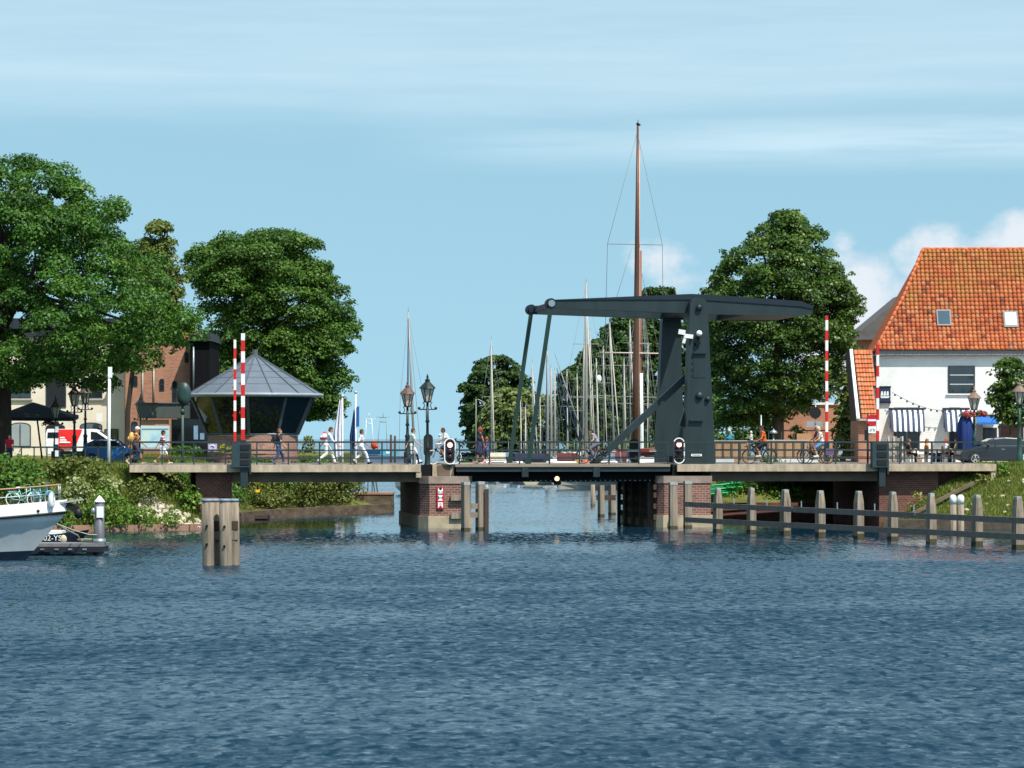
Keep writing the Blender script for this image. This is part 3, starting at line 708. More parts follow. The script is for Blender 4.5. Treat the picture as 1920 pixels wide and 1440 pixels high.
o2 = pile(892, 908, 903, 994, 'grey timber pile with a dark plank on its side, nearest the open channel')
Yp = yw(994); w = .2
MB().box(.22, .42, -.18, .2, -.6, Z(917, Yp)).build('rubbing_plank', WOODD, o2, True)
m = MB(); Yp = 146.6
for py in (949, 965.5): m.box(X(878, Yp), X(896, Yp), Yp - .1, Yp + .12, Z(py + 5, Yp), Z(py - 5, Yp))
m.solo('crossbeam', WOODP, 'two short timbers joining the pair of piles by the left pier', 'timber', (X(886, Yp), Yp, Z(960, Yp)))
pile(1253, 1271, 904, 991, 'dark weathered pile at the start of the timber guide fence', rot=.2); pile(1281, 1298, 902, 990, 'second weathered pile in front of the right brick pier', rot=.2)
# far guide piles beyond the leaf
o = pile(1121, 1133, 906, 972, 'brown pile beyond the bridge beside the right pier, left of the pair', Y=172, cap=False, grp='guide piles beyond the bridge')
o = pile(1141, 1154, 905, 969, 'brown pile beyond the bridge beside the right pier, right of the pair', Y=176, cap=False, grp='guide piles beyond the bridge')
m = MB(); m.box(X(1118, 174), X(1154, 174), 173.6, 173.9, Z(938, 174), Z(928, 174)); m.solo('crossbeam', WOODD, 'horizontal timber across the piles beyond the bridge', 'timber', (X(1136, 174), 173.8, 1))
pile(1107, 1116, 905, 950, 'white mooring post beyond the bridge leaf', Y=199, cap=False, sq=False, grp='guide piles beyond the bridge')
# ============================================================ timber guide fence on the right
GF = thing('guide_fence', 'long timber guide fence of white capped posts and dark rails in the water', 'fence', (X(1347, 144), 144, 0))
posts = [(1336, 1356, 915, 998), (1399, 1419, 915, 1000), (1461, 1484, 918, 1003.5), (1527, 1549, 920, 1007), (1599, 1621, 921, 1010), (1663, 1685, 922.5, 1013), (1735, 1757, 925, 1019), (1820, 1844, 928, 1024), (1896, 1921, 931, 1029), (1985, 2011, 934, 1036)]
fp = []
for (a, b_, t, bt) in posts:
    Y = yw(bt); x = X((a + b_) / 2, Y); w = (b_ - a) * Y / F / 1.38 * .92; zt = Z(t, Y); r = w / 2 * 1.41
    ph = R(45) + R(25)
    jr = rnd.uniform(-.05, .05); m = MB().lathe([(r, -1.5), (r, zt - .78), (r * .93, zt - .5), (r * .62, zt - .06)], n=4, smooth=False, ph=ph + jr); m.v = [(p[0] + x + p[2] * rnd.choice((.008, -.006)) * .5, p[1] + Y, p[2]) for p in m.v]
    po = m.build('post', WOODP, GF)
    m = MB().lathe([(r * .66, zt - .13), (r * .62, zt), (r * .3, zt + .01)], n=4, smooth=False, ph=ph + jr); m.v = [(p[0] + x, p[1] + Y, p[2]) for p in m.v]; m.build('cap', PILECAP, po)
    m = MB().lathe([(r * 1.05, -.3), (r * 1.02, .16 + rnd.random() * .08)], n=4, smooth=False, ph=ph + jr); m.v = [(p[0] + x, p[1] + Y, p[2]) for p in m.v]; m.build('wet_band', mat('algae', (0, 0, 0)), po)
    fp.append((x, Y, r))
n0, n1 = Vector((fp[0][0], fp[0][1], 0)), Vector((fp[-1][0], fp[-1][1], 0)); off = Vector((-.9, -.43, 0)) * .3
for (z0, z1) in ((Z(945, 146), Z(974, 122.4)), (Z(974, 146), Z(1003, 122.4))):
    a = n0 + (n0 - n1).normalized() * 2.6; 
    seg = 3
    for i in range(seg):
        p = a.lerp(n1, i / seg); q = a.lerp(n1, (i + 1) / seg - .002); zz0 = z0 + (z1 - z0) * i / seg; zz1 = z0 + (z1 - z0) * (i + 1) / seg
        MB().bar(p + off + Vector((0, 0, zz0)), q + off + Vector((0, 0, zz1 + rnd.uniform(-.02, .02))), .13, .24).build('rail', WOODB, GF)
for i in range(6):
    p = n0.lerp(n1, (i + .5) / 9); MB().bar((p.x, p.y, 1.2), (p.x, p.y, 1.62), .05, .05).build('rail_peg', GALV, GF)
for px, lab in ((1787, 'white topped pile behind the guide fence, left of a pair'), (1801.5, 'white topped pile behind the guide fence, right of a pair')):
    Y = 136.5; pw = 12.5
    o = thing('mooring_post', lab, 'post', (X(px, Y), Y, 0), 0, 'white topped mooring posts'); r = pw * Y / F / 2; zt = Z(928, Y)
    MB().lathe([(r, -1.5), (r, zt - .42)], n=10).build('shaft', WOODP, o, True)
    MB().lathe([(r * 1.02, zt - .421), (r * 1.02, zt - .1), (r * .6, zt), (r * .2, zt + .01)], n=10).build('painted_top', WHITE, o, True)
# ============================================================ dolphin of four piles on the left
DO = thing('mooring_dolphin', 'weathered dolphin of four timber posts standing alone in the water', 'mooring dolphin', (X(414, 105.9), 105.9, 0))
for (xt, xb, dy, w) in ((389, 392, 0, .42), (402, 401, .62, .40), (422, 424, 0, .44), (437, 440, .5, .42)):
    Y = 105.8 + dy; zt = Z(937, Y); r = w / 2
    a = Vector((X(xb, Y), Y, -1.5)); b_ = Vector((X(xt, Y), Y, zt)); g = a.lerp(b_, .36)
    m = MB().tube([a, g, a.lerp(b_, .7), b_], [r, r * .98, r * 1.0, r * .94], 14); po = m.build('post', WOODP, DO)
    MB().tube([b_ - Vector((0, 0, .07)), b_ + Vector((0, 0, .035))], [r * 1.0, r * .98], 14).build('cap', mat('lead_cap', S(128, 140, 154), .6, .15, 4), po)
    MB().tube([a, a.lerp(b_, .385)], [r * 1.02, r * 1.03], 14).build('wet_band', mat('algae', (0, 0, 0)), po)
    m = MB()
    for py in (984, 1022):
        z = Z(py + rnd.uniform(-3, 3), Y); c = Vector((X(xt, Y), Y - r * .97, z)); m.bar(c, c + Vector((0, -.06, 0)), .07, .07)
    if dy == 0: m.build('bolt', BLACK, po)
Y = 106.1
for py in (1004, 985): MB().box(X(384, Y), X(446, Y), Y - .02, Y + .3, Z(py + 8, Y), Z(py - 8, Y)).build('crossbeam', WOODP if py > 1000 else WOODD, DO)
# ============================================================ barriers
BAR = stripes('barrier_stripes', S(206, 28, 18), S(242, 240, 236), 1.09, 'Z', 0.0)
def barrier(px, d, pyt, pyb, w, lab, cab=None, off=0.0, cablab=None):
    q = bw(s(px, d), d, zb(pyb, s(px, d), d)); L = (pyb - pyt) * q.y / F
    o = thing('barrier_boom', lab, 'barrier', (q.x, q.y, q.z), T, 'raised barrier booms at the bridge ends')
    m = MB().box(-w / 2, w / 2, -w * .35, w * .35, 0, L); b = m.build('boom', BAR, o, True)
    b.location.z = 0
    for k in range(3): MB().box(-w * .9, -w / 2, -.03, .03, L * (.25 + .27 * k), L * (.25 + .27 * k) + .12).build('boom_lamp', REDB, o, True)
    MB().box(-w * .8, w * .8, -.12, .12, -1.05, .02).build('boom_foot', STEELD, o, True)
    return o
REDB = mat('lamp_red', S(170, 30, 24), .35, .1, 3)
barrier(455.5, .5, 625, 826, .19, 'thicker red and white striped barrier boom raised in front of the round pavilion')
barrier(440.5, DW - .3, 637, 829, .135, 'thinner red and white striped barrier boom raised in front of the round pavilion')
barrier(1645.5, .5, 645, 828, .14, 'red and white striped barrier boom raised against the white cafe wall')
barrier(1550, DW - .3, 592, 829, .15, 'tall red and white striped barrier boom raised before the big tree')
def cabinet(px0, px1, py0, py1, lab, lou):
    d = -.18; x0, x1 = s(px0), s(px1); z0, z1 = zb(py1, x0), zb(py0, x0); c = bw((x0 + x1) / 2, d, z0); w = x1 - x0; h = z1 - z0
    o = thing('barrier_cabinet', lab, 'cabinet', tuple(c), T, 'barrier drive cabinets hung on the bridge edge')
    MB().box(-w / 2, w / 2, -.25, .2, 0, h).build('housing', TEAL, o, True)
    a, b = lou
    for k in range(3): MB().box(-w / 2 + w * a, -w / 2 + w * b, -.29, -.252, .12 + k * h * .31, .12 + k * h * .31 + h * .2).build('louvre', SIGB, o, True)
    MB().box(w * .0, w * .42, -.1, .3, -.95, -.002).build('support', STEEL, o, True)
    MB().box(w / 2 + .01, w / 2 + .09, -.2, .1, -.35, h - .02).build('guide_rail', RAILM, o, True)
TEAL = mat('cabinet_teal', S(44, 62, 68), .5, .12, 1.5)
cabinet(434, 467, 831, 876, 'dark green barrier cabinet with black louvres on the left bridge edge', (.48, .98)); cabinet(1632, 1660, 829, 876, 'dark green barrier cabinet on the right bridge edge in front of the cafe', (.3, .95))
# ============================================================ street lamps
LPG = mat('lamp_post_green', S(24, 38, 36), .45, .12, 2); LGL = mat('lantern_glass', S(196, 190, 176), .25, .12, 4); LRF = mat('lantern_roof', S(92, 74, 66), .5, .2, 3)
def lamp(loc, H, lab, k=1.0, rf=None, grp='old fashioned lantern lamp posts', arms=True, postm=None):
    o = thing('street_lamp', lab, 'street lamp', loc, 0, grp); pm = postm or LPG
    hl = .95 * k; zb_ = H - hl - .28 * k
    MB().lathe([(.17 * k, -.3), (.17 * k, .5), (.12 * k, .6), (.10 * k, 1.3), (.13 * k, 1.38), (.07 * k, 1.5), (.055 * k, zb_ - .9 * k), (.10 * k, zb_ - .85 * k), (.06 * k, zb_ - .75 * k), (.05 * k, zb_)], n=12).build('post', pm, o, True)
    if arms:
        m = MB(); m.tube([(-.34 * k, 0, zb_ - .32 * k), (.34 * k, 0, zb_ - .32 * k)], .028 * k, 6)
        for sg in (-1, 1): m.ball((sg * .36 * k, 0, zb_ - .27 * k), .065 * k, n=8, m=6); m.tube([(sg * .2 * k, 0, zb_ - .32 * k), (sg * .12 * k, 0, zb_ - .15 * k), (sg * .2 * k, 0, zb_)], .02 * k, 6)
        m.build('ladder_arms', pm, o, True)
    for a in (0,):
        m = MB(); r0, r1 = .13 * k, .28 * k
        for t in range(6):
            ang = R(60 * t); m.tube([(r0 * math.cos(ang), r0 * math.sin(ang), zb_), (r1 * math.cos(ang), r1 * math.sin(ang), zb_ + .58 * k)], .022 * k, 5)
        m.lathe([(.16 * k, -.03), (.16 * k, .03)], (0, 0, zb_), 6, False); m.build('lantern_frame', pm, o, True)
    MB().lathe([(.115 * k, .02), (.25 * k, .57 * k)], (0, 0, zb_), 6, False).build('lantern_glass', LGL, o, True)
    MB().lathe([(.36 * k, .57 * k), (.33 * k, .63 * k), (.13 * k, .84 * k), (.10 * k, .86 * k), (.11 * k, .95 * k), (.04 * k, 1.0 * k), (.05 * k, 1.1 * k), (.01 * k, 1.2 * k)], (0, 0, zb_ + .005), 8, False).build('lantern_roof', rf or LRF, o, True)
    return o
q = bw(s(801.5, .8), .8, 2.6); lamp(tuple(q), zb(700, s(801), .8) - 2.6, 'nearer of the two lamp posts standing on the left brick pier', 1.15, rf=LPG)
q = bw(s(764, DW - .4), DW - .4, DZ); lamp(tuple(q), zb(712, s(764, DW - .4), DW - .4) - DZ, 'farther lamp post on the bridge, left of its taller twin', 1.15, rf=mat('lantern_roof_red', S(100, 74, 66), .5, .2, 3))
for px, pyt, Y, lab in ((104, 740, 166, 'lamp post in front of the dark parasol on the left quay'), (139.5, 716, 163, 'lamp post between the parasol and the white van'), (160, 714, 172, 'lamp post in front of the arched window of the cream house'), (263.5, 738, 188, 'lamp post at the corner of the brick house'),):
    bz = hgt(X(px, Y), Y, hL); lamp((X(px, Y), Y, bz), Z(pyt, Y) - bz, lab, 1.05)
for px, pyt, Y, lab in ((1826.5, 722, 166, 'lamp post with red hanging flowers before the white cafe'), (1911.5, 709, 158, 'green lamp post at the right edge beside the parked car')):
    bz = 3.08; lamp((X(px, Y), Y, bz), Z(pyt, Y) - bz, lab, 1.1, postm=mat('lamp_post_mid', S(38, 70, 62), .45, .12, 2), rf=mat('lantern_roof_pale', S(128, 104, 92), .5, .2, 3))
# ============================================================ pavilion of the bridge keeper
ZINC = mat('zinc_roof', S(98, 107, 118), .55, .12, .9, metal=.0, spec=.5); ZINCD = mat('zinc_seam', S(84, 92, 102), .5, .1, 2); MULL = mat('mullion', S(84, 92, 100), .45, .1, 2)
PG = mat('pavilion_glass', (.012, .016, .018), .04, .5, .5, spec=.7); PBRICK = brick('pavilion_brick', S(158, 112, 98), S(136, 92, 80), S(170, 150, 138), .25, .09, .012, .25); ARCH = brick('arch_brick', S(176, 128, 112), S(160, 112, 98), S(182, 160, 148), .1, .25, .012, .2)
Y = 180; PX = X(478, Y); pz = 3.42
PV_ = thing('bridge_keeper_pavilion', 'round glazed pavilion with grey conical zinc roof and brick base', 'pavilion', (PX, Y, pz))
ez, az, er = Z(741, Y), Z(667, Y), (606 - 357) / 2 * Y / F; N = 14
m = MB().lathe([(er, ez + .05), (.16, az)], (PX, Y, 0), N, False, R(7)); rf = m.build('roof', ZINC, PV_)
m = MB()
for k2 in range(N):
    a = R(7) + 2 * math.pi * k2 / N; m.bar((PX + er * math.cos(a), Y + er * math.sin(a), ez + .07), (PX + .16 * math.cos(a), Y + .16 * math.sin(a), az + .02), .07, .07)
m.build('seams', ZINCD, rf)
m = MB()
for f_ in (.25, .42, .58, .75):
    r = er * (1 - f_) + .16 * f_; z = (ez + .05) * (1 - f_) + az * f_
    m.tube([(PX + r * math.cos(R(7) + 2 * math.pi * j / N), Y + r * math.sin(R(7) + 2 * math.pi * j / N), z + .01) for j in range(N + 1)], .012, 4)
m.build('sheet_joints', ZINCD, rf)
MB().lathe([(er + .05, -.14), (er + .14, -.02), (er + .12, .08), (er - .1, .1)], (PX, Y, ez), N * 2, True).build('gutter', mat('gutter_zinc', S(150, 158, 166), .45, .1, 2), PV_)
MB().lathe([(.17, -.05), (.17, .36)], (PX, Y, az), 8, False).build('finial', ZINCD, PV_)
r0, r1 = 2.72, er - .25; z0, z1 = Z(815, Y), ez - .15; n2 = 10; ph = R(18)
MB().lathe([(r0, z0), (r1, z1)], (PX - .12, Y, 0), n2, False, ph).build('glazing', PG, PV_)
for k2 in range(n2):
    a = ph + 2 * math.pi * k2 / n2; MB().bar((PX - .12 + (r0 + .03) * math.cos(a), Y + (r0 + .03) * math.sin(a), z0), (PX - .12 + (r1 + .03) * math.cos(a), Y + (r1 + .03) * math.sin(a), z1), .17, .1, (math.cos(a), math.sin(a), 0)).build('mullion', MULL, PV_)
MB().lathe([(r0 + .06, -.04), (r0 + .1, .02), (r0 + .06, .08)], (PX - .12, Y, z0), n2, False, ph).build('sill', MULL, PV_)
MB().lathe([(r0 - .05, pz - .5), (r0 - .05, z0 - .05)], (PX - .12, Y, 0), 40, False).build('brick_base', PBRICK, PV_)
for ang in (-125, -92, -59):
    m = MB(); 
    for j in range(12):
        t0, t1 = math.pi * j / 12, math.pi * (j + 1) / 12; pts = []
        for tt in (t0, t1):
            for rr in (.62, .82):
                aa = R(ang) + rr * math.cos(tt) / r0; pts.append((PX - .12 + (r0 + .0) * math.cos(aa), Y + (r0 + .0) * math.sin(aa), pz + .12 + rr * math.sin(tt) * .95))
        m.add([pts[0], pts[1], pts[3], pts[2]], [(0, 1, 2, 3)])
        m.add([pts[0], pts[2], (PX - .12 + (r0 - .02) * math.cos(R(ang)), Y + (r0 - .02) * math.sin(R(ang)), pz + .1)], [(0, 1, 2)])
    m.build('arch', ARCH, PV_)
m = MB()
for px in (404, 440, 498, 520, 548): m.box(X(px, Y) - .2, X(px, Y) + .2, Y - .6, Y - .3, z0 + .1, z0 + .75)
# ============================================================ left quay: cream house, brick house, canopy
CREAM = mat('cream_render', S(230, 217, 196), .9, .08, .8, .15, 30); WFR = mat('window_frame_dark', S(52, 56, 60), .5, .1, 2); WGL = glass('window_glass', (.02, .025, .03), .06); WBL = mat('window_blind', S(150, 160, 160), .7, .12, 1.0)
TILEL = mat('old_orange_roof', S(214, 108, 62), .8, .2, 3, .4, 20)
def arched(x0, x1, z0, z1, rise, n=8):
    cx = (x0 + x1) / 2; hw = (x1 - x0) / 2
    return [(x0, z0), (x1, z0), (x1, z1 - rise)] + [(cx + hw * math.cos(t), z1 - rise + rise * math.sin(t)) for t in [math.pi * k / n for k in range(1, n)]] + [(x0, z1 - rise)]
def window(house, px0, px1, py0, py1, Y, rise=.2, frame=WFR, pane=WGL, bars=(1, 2), sill=None, fw=.07, name='window'):
    x0, x1, z0, z1 = X(px0, Y), X(px1, Y), Z(py1, Y), Z(py0, Y); fn = lambda u, v, w: (u, w, v)
    f_ = MB().prism(arched(x0, x1, z0, z1, rise), Y - .05, Y + .02, fn).build(name, frame, house)
    MB().prism(arched(x0 + fw, x1 - fw, z0 + fw, z1 - fw, max(rise - .03, .01)), Y - .058, Y - .051, fn).build('pane', pane, f_)
    m = MB()
    for i in range(1, bars[0] + 1): xx = x0 + (x1 - x0) * i / (bars[0] + 1); m.box(xx - .03, xx + .03, Y - .08, Y - .059, z0 + fw, z1 - fw - rise * .2)
    for i in range(1, bars[1] + 1): zz_ = z0 + (z1 - z0) * i / (bars[1] + 1); m.box(x0 + fw, x1 - fw, Y - .078, Y - .0595, zz_ - .025, zz_ + .025)
    if m.v: m.build('glazing_bars', frame, f_)
    if sill: MB().box(x0 - .1, x1 + .1, Y - .16, Y + .0, z0 - .12, z0 - .005).build('sill', sill, f_)
    return f_
Y = 195; CH = thing('cream_house', 'cream rendered house with dark arched windows behind the big left tree', 'house', (X(100, Y), Y, 3.4))
MB().box(X(-60, Y), X(234, Y), Y, Y + 7, 3.0, Z(632, Y)).build('wall', CREAM, CH)
fn = lambda u, v, w: (u, w, v)
zr = Z(632, Y); MB().prism([(X(-64, Y), zr + .005), (X(238, Y), zr + .005), (X(215, Y), zr + 1.2), (X(-30, Y), zr + 1.2)], Y - .2, Y + 7, fn).build('roof', mat('slate', S(40, 46, 54), .6, .2, 2), CH)
LS = mat('stone_sill', S(176, 170, 160), .8, .1, 3)
window(CH, 18, 58, 702, 747, Y, .18, sill=LS); window(CH, 86, 124, 702, 764, Y, .15, pane=glass('open_dark', (.004, .004, .005), .4), bars=(0, 0)); window(CH, 152, 192, 708, 747, Y, .18, sill=LS)
window(CH, 18, 58, 792, 838, Y, .25, pane=WBL, bars=(1, 0)); window(CH, 86, 122, 795, 842, Y, .2, pane=glass('open_dark', (0, 0, 0)), bars=(1, 0)); window(CH, 150, 192, 792, 838, Y, .22, pane=mat('window_blue', S(92, 104, 112), .3, .1, 2), bars=(0, 3)); window(CH, 196, 222, 804, 828, Y, .02, pane=mat('shop_window', S(96, 100, 76), .3, .3, 6), bars=(1, 0))
MB().box(X(183, Y), X(194, Y), Y - .5, Y - .42, Z(790, Y), Z(775, Y)).solo('hanging_sign', WHITE, 'small white sign hanging on the cream house', 'sign', (X(188, Y), Y - .46, Z(790, Y)))
Y = 193; BH = thing('brick_house', 'brown brick house with narrow arched windows and orange roof behind the tree', 'house', (X(295, Y), Y, 3.4))
HB = brick('house_brick', S(184, 124, 98), S(160, 106, 84), S(168, 146, 126), .25, .09, .012, .2)
MB().box(X(235, Y), X(356, Y), Y, Y + 8, 3.0, Z(640, Y)).build('wall', HB, BH)
zr = Z(640, Y); MB().prism([(X(228, Y), zr + .005), (X(362, Y), zr + .005), (X(300, Y), Z(548, Y)), (X(286, Y), Z(548, Y))], Y - .15, Y + 8, fn).build('roof', TILEL, BH)
MB().box(X(283, Y), X(300, Y), Y + .5, Y + 1.2, Z(600, Y), Z(553, Y)).build('chimney', TILEL, BH)
for a in ((249, 258, 704, 724), (299, 308, 710, 732), (323, 332, 714, 756), (346, 353, 660, 680)): window(BH, *a, Y, .12, bars=(0, 1), fw=.04)
window(BH, 246, 258, 790, 830, Y, .1, bars=(0, 0), fw=.04)
for px in (267.5, 288.5): MB().tube([(X(px, Y), Y - .07, Z(690, Y)), (X(px, Y), Y - .07, Z(755, Y))], .05, 8).build('downpipe', LS, BH)
Y = 192; DB = thing('dark_annex', 'tall black timber annex between the brick house and the pavilion roof', 'building', (X(375, Y), Y, 3.4))
DK = mat('black_timber_in_shade', (.006, .0065, .008), .85, .2, 1, stretch=(6, 6, .4), spec=.1); MB().box(X(357, Y), X(394, Y), Y - .3, Y + 6, 3.0, Z(640, Y)).build('wall', DK, DB)  # black timber, darkened further to paint in the shade it stands in
MB().prism([(X(350, Y), Z(640, Y) + .005), (X(399, Y), Z(640, Y) + .005), (X(394, Y), Z(624, Y)), (X(362, Y), Z(626, Y))], Y - .6, Y + 6, fn).build('roof', mat('slate', S(40, 46, 54), .6, .2, 2), DB)
MB().tube([(X(364, Y), Y - .36, Z(650, Y)), (X(364, Y), Y - .36, Z(735, Y))], .06, 8).build('downpipe', GALV, DB)
Y = 188; CN = thing('entrance_canopy', 'grey entrance canopy over dark doors between brick house and pavilion', 'canopy', (X(305, Y), Y, 3.4))
MB().box(X(263, Y), X(347, Y), Y - .8, Y + 3, Z(784, Y), Z(757, Y)).build('fascia', mat('canopy_grey', S(76, 82, 78), .6, .12, .7), CN)
MB().box(X(262, Y), X(348, Y), Y - .9, Y + 3, Z(757, Y) + .003, Z(755, Y)).build('coping', MULL, CN)
MB().box(X(320, Y), X(400, Y), Y + .4, Y + 3.8, 3.2, Z(786, Y)).build('dark_doors', mat('dark_glazing', (.01, .012, .014), .12, .3, 2), CN)
for px in (286, 309, 331): MB().bar((X(px + 3, Y), Y - .82, Z(760, Y)), (X(px - 3, Y), Y - .82, Z(783, Y)), .05, .03).build('panel_joint', MULL, CN)
MB().box(X(266, Y), X(318, Y), Y - .6, Y - .4, Z(797, Y), Z(787, Y)).build('name_board', mat('tan_board', S(176, 136, 106), .8, .15, 3), CN)
for k2, px in enumerate((362, 374)): MB().box(X(px, Y), X(px + 8, Y), Y + .36, Y + .398, Z(824, Y), Z(798 + 14 * k2, Y)).build('poster', mat('poster_blue', S(120, 150, 180), .5, .25, 2), CN)
Y = 181; IB = thing('information_board', 'large pale blue map board standing under the grey canopy', 'information board', (X(291, Y), Y, 3.4))
MB().box(X(264, Y), X(318, Y), Y - .06, Y + .06, Z(841, Y), Z(798, Y)).build('frame', mat('pale_frame', S(196, 214, 222), .5, .05, 2), IB)
m, nt, b, o_ = nmat('map_print'); tcn = node(nt, 'TexCoord'); n1 = node(nt, 'TexNoise', Scale=1.4, Detail=6.0); nt.links.new(tcn.outputs['Object'], n1.inputs[0])
r = ramp(nt, [(.35, S(150, 200, 222)), (.5, S(190, 222, 232)), (.62, S(206, 226, 214)), (.7, S(120, 176, 200))], n1.outputs['Fac']); nt.links.new(r.outputs[0], b.inputs[0]); MAPM = m
MB().box(X(266, Y), X(316, Y), Y - .07, Y - .061, Z(839, Y), Z(803, Y)).build('map_panel', MAPM, IB)
MB().box(X(266, Y), X(316, Y), Y - .072, Y - .062, Z(806.5, Y), Z(803.2, Y)).build('header', mat('header_teal', S(110, 150, 160), .5, .1, 3), IB)
for px in (264.5, 317.5): MB().box(X(px, Y) - .04, X(px, Y) + .04, Y - .05, Y + .05, 3.0, Z(841, Y) - .002).build('leg', MULL, IB)
Y = 169; RS = thing('round_sign', 'dark green round disc sign on a pole beside the pavilion roof', 'sign', (X(343, Y), Y, hgt(X(343, Y), Y, hL)))
m = MB().lathe([(.1, -.12), (.34, -.12), (.36, 0), (.34, .1), (.1, .14)], n=24); zc = Z(739, Y); m.v = [(X(345, Y) + x * 1.12, Y + zz_, zc + y * 1.85) for x, y, zz_ in m.v]; m.build('disc', mat('disc_green', S(46, 72, 72), .45, .1, 2), RS)
MB().tube([(X(342, Y), Y + .1, 2), (X(342, Y), Y + .1, Z(760, Y))], .075, 10).build('pole', mat('pole_green', S(66, 88, 80), .5, .1, 2), RS); MB().lathe([(.12, 0), (.12, .3)], (X(342, Y), Y + .1, Z(776, Y)), 10).build('collar', mat('pole_green', (0, 0, 0)), RS)
Y = 170; PR = thing('parasol', 'large dark navy terrace parasol in front of the cream house', 'parasol', (X(80, Y), Y, 3.1))
m = MB(); top = (X(62, Y), Y, Z(754, Y)); cor = [(X(-6, Y), Y - 1.6, Z(783, Y)), (X(148, Y), Y - 1.6, Z(784, Y)), (X(140, Y), Y + 1.6, Z(778, Y)), (X(0, Y), Y + 1.6, Z(778, Y))]
m.add([top] + cor + [(c[0], c[1], c[2] - .18) for c in cor], [(0, 1, 2), (0, 2, 3), (0, 3, 4), (0, 4, 1), (1, 5, 6, 2), (2, 6, 7, 3), (3, 7, 8, 4), (4, 8, 5, 1)]); m.build('canopy', mat('navy_canvas', S(32, 36, 46), .85, .15, 2), PR)
MB().tube([(X(80, Y), Y, 3.0), (X(66, Y), Y, Z(756, Y))], .05, 8).build('pole', STEELD, PR)
Y = 171; q = bush('flower_basket', 'orange and pink flowers hanging under the dark parasol', 'flowers', (X(103, Y), Y - 1.8, Z(798, Y)), (.42, .3, .28), 260, .09, leafmat('flowers_orange', [(0, S(60, 80, 40)), (.4, S(190, 90, 70)), (1, S(230, 130, 110))], trans=.1), lumps=10)
Y = 149.5; WPx = 205; MP = thing('camera_mast', 'slim white mast with a small box on top rising from the left hedge', 'mast', (X(WPx, Y), Y, 2.9))
MB().tube([(X(203.5, Y), Y, 2.2), (X(205.5, Y), Y, Z(700, Y))], [.085, .07], 10).build('mast', WHITE, MP); MB().box(X(203, Y), X(210, Y), Y - .1, Y + .1, Z(708, Y), Z(688, Y)).build('head_box', WHITE, MP)
Y = 156; BP = thing('striped_post', 'black and white banded traffic post before the white van', 'post', (X(106.5, Y), Y, 3.0))
MB().box(X(103.5, Y), X(109.5, Y), Y - .06, Y + .06, 2.8, Z(790, Y)).build('post', stripes('bw_bands', S(235, 235, 232), (.01, .01, .012), .62, 'Z', .12), BP)
m = MB(); Y = 155
for k2 in range(9): MB().box(X(60 + k2 * 24, Y) - .03, X(60 + k2 * 24, Y) + .03, Y - .03, Y + .03, 2.9, 4.0) if False else m.box(X(40 + k2 * 24, Y) - .03, X(40 + k2 * 24, Y) + .03, Y - .03, Y + .03, 2.9, Z(838, Y))
m.box(X(40, Y), X(233, Y), Y - .03, Y + .03, Z(840, Y), Z(837, Y)); m.solo('quay_railing', RAILM, 'dark railing along the quay road behind the left hedge', 'railing', (X(130, Y), Y, 3))
# planters and hedge boxes by the road
Y = 160; MB().box(X(96, Y), X(162, Y), Y, Y + .8, 3.0, Z(846, Y)).solo('planter_box', mat('planter_navy', S(28, 38, 48), .6, .15, 2), 'dark navy planter box below the white van', 'planter', (X(130, Y), Y, 3.1))
# ============================================================ vehicles
RUB = mat('tyre_rubber', (.014, .014, .015), .8, .2, 4); RIM = mat('alloy_rim', S(190, 192, 196), .35, .1, 4, metal=.5); CGL = glass('car_glass', (.015, .02, .024), .05)
def wheel(o, x, y, r, w, side):
    m = MB().lathe([(r * .62, -w / 2), (r * .94, -w / 2), (r, -w * .3), (r, w * .3), (r * .94, w / 2), (r * .62, w / 2)], n=24); m.v = [(x + a, y + c, r + b_) for a, b_, c in m.v]; t = m.build('wheel', RUB, o, True)
    m = MB(); yy = y + side * w * .5
    for k2 in range(5):
        a = 2 * math.pi * k2 / 5 + .3; m.bar((x, yy, r), (x + r * .6 * math.cos(a), yy, r + r * .6 * math.sin(a)), r * .2, .04, (0, 1, 0))
    m.tube([(x + r * .62 * math.cos(2 * math.pi * j / 20), yy, r + r * .62 * math.sin(2 * math.pi * j / 20)) for j in range(21)], r * .05, 5)
    m.ball((x, yy, r), r * .14, r * .1, r * .14, 8, 6); m.build('rim', RIM, t, True)
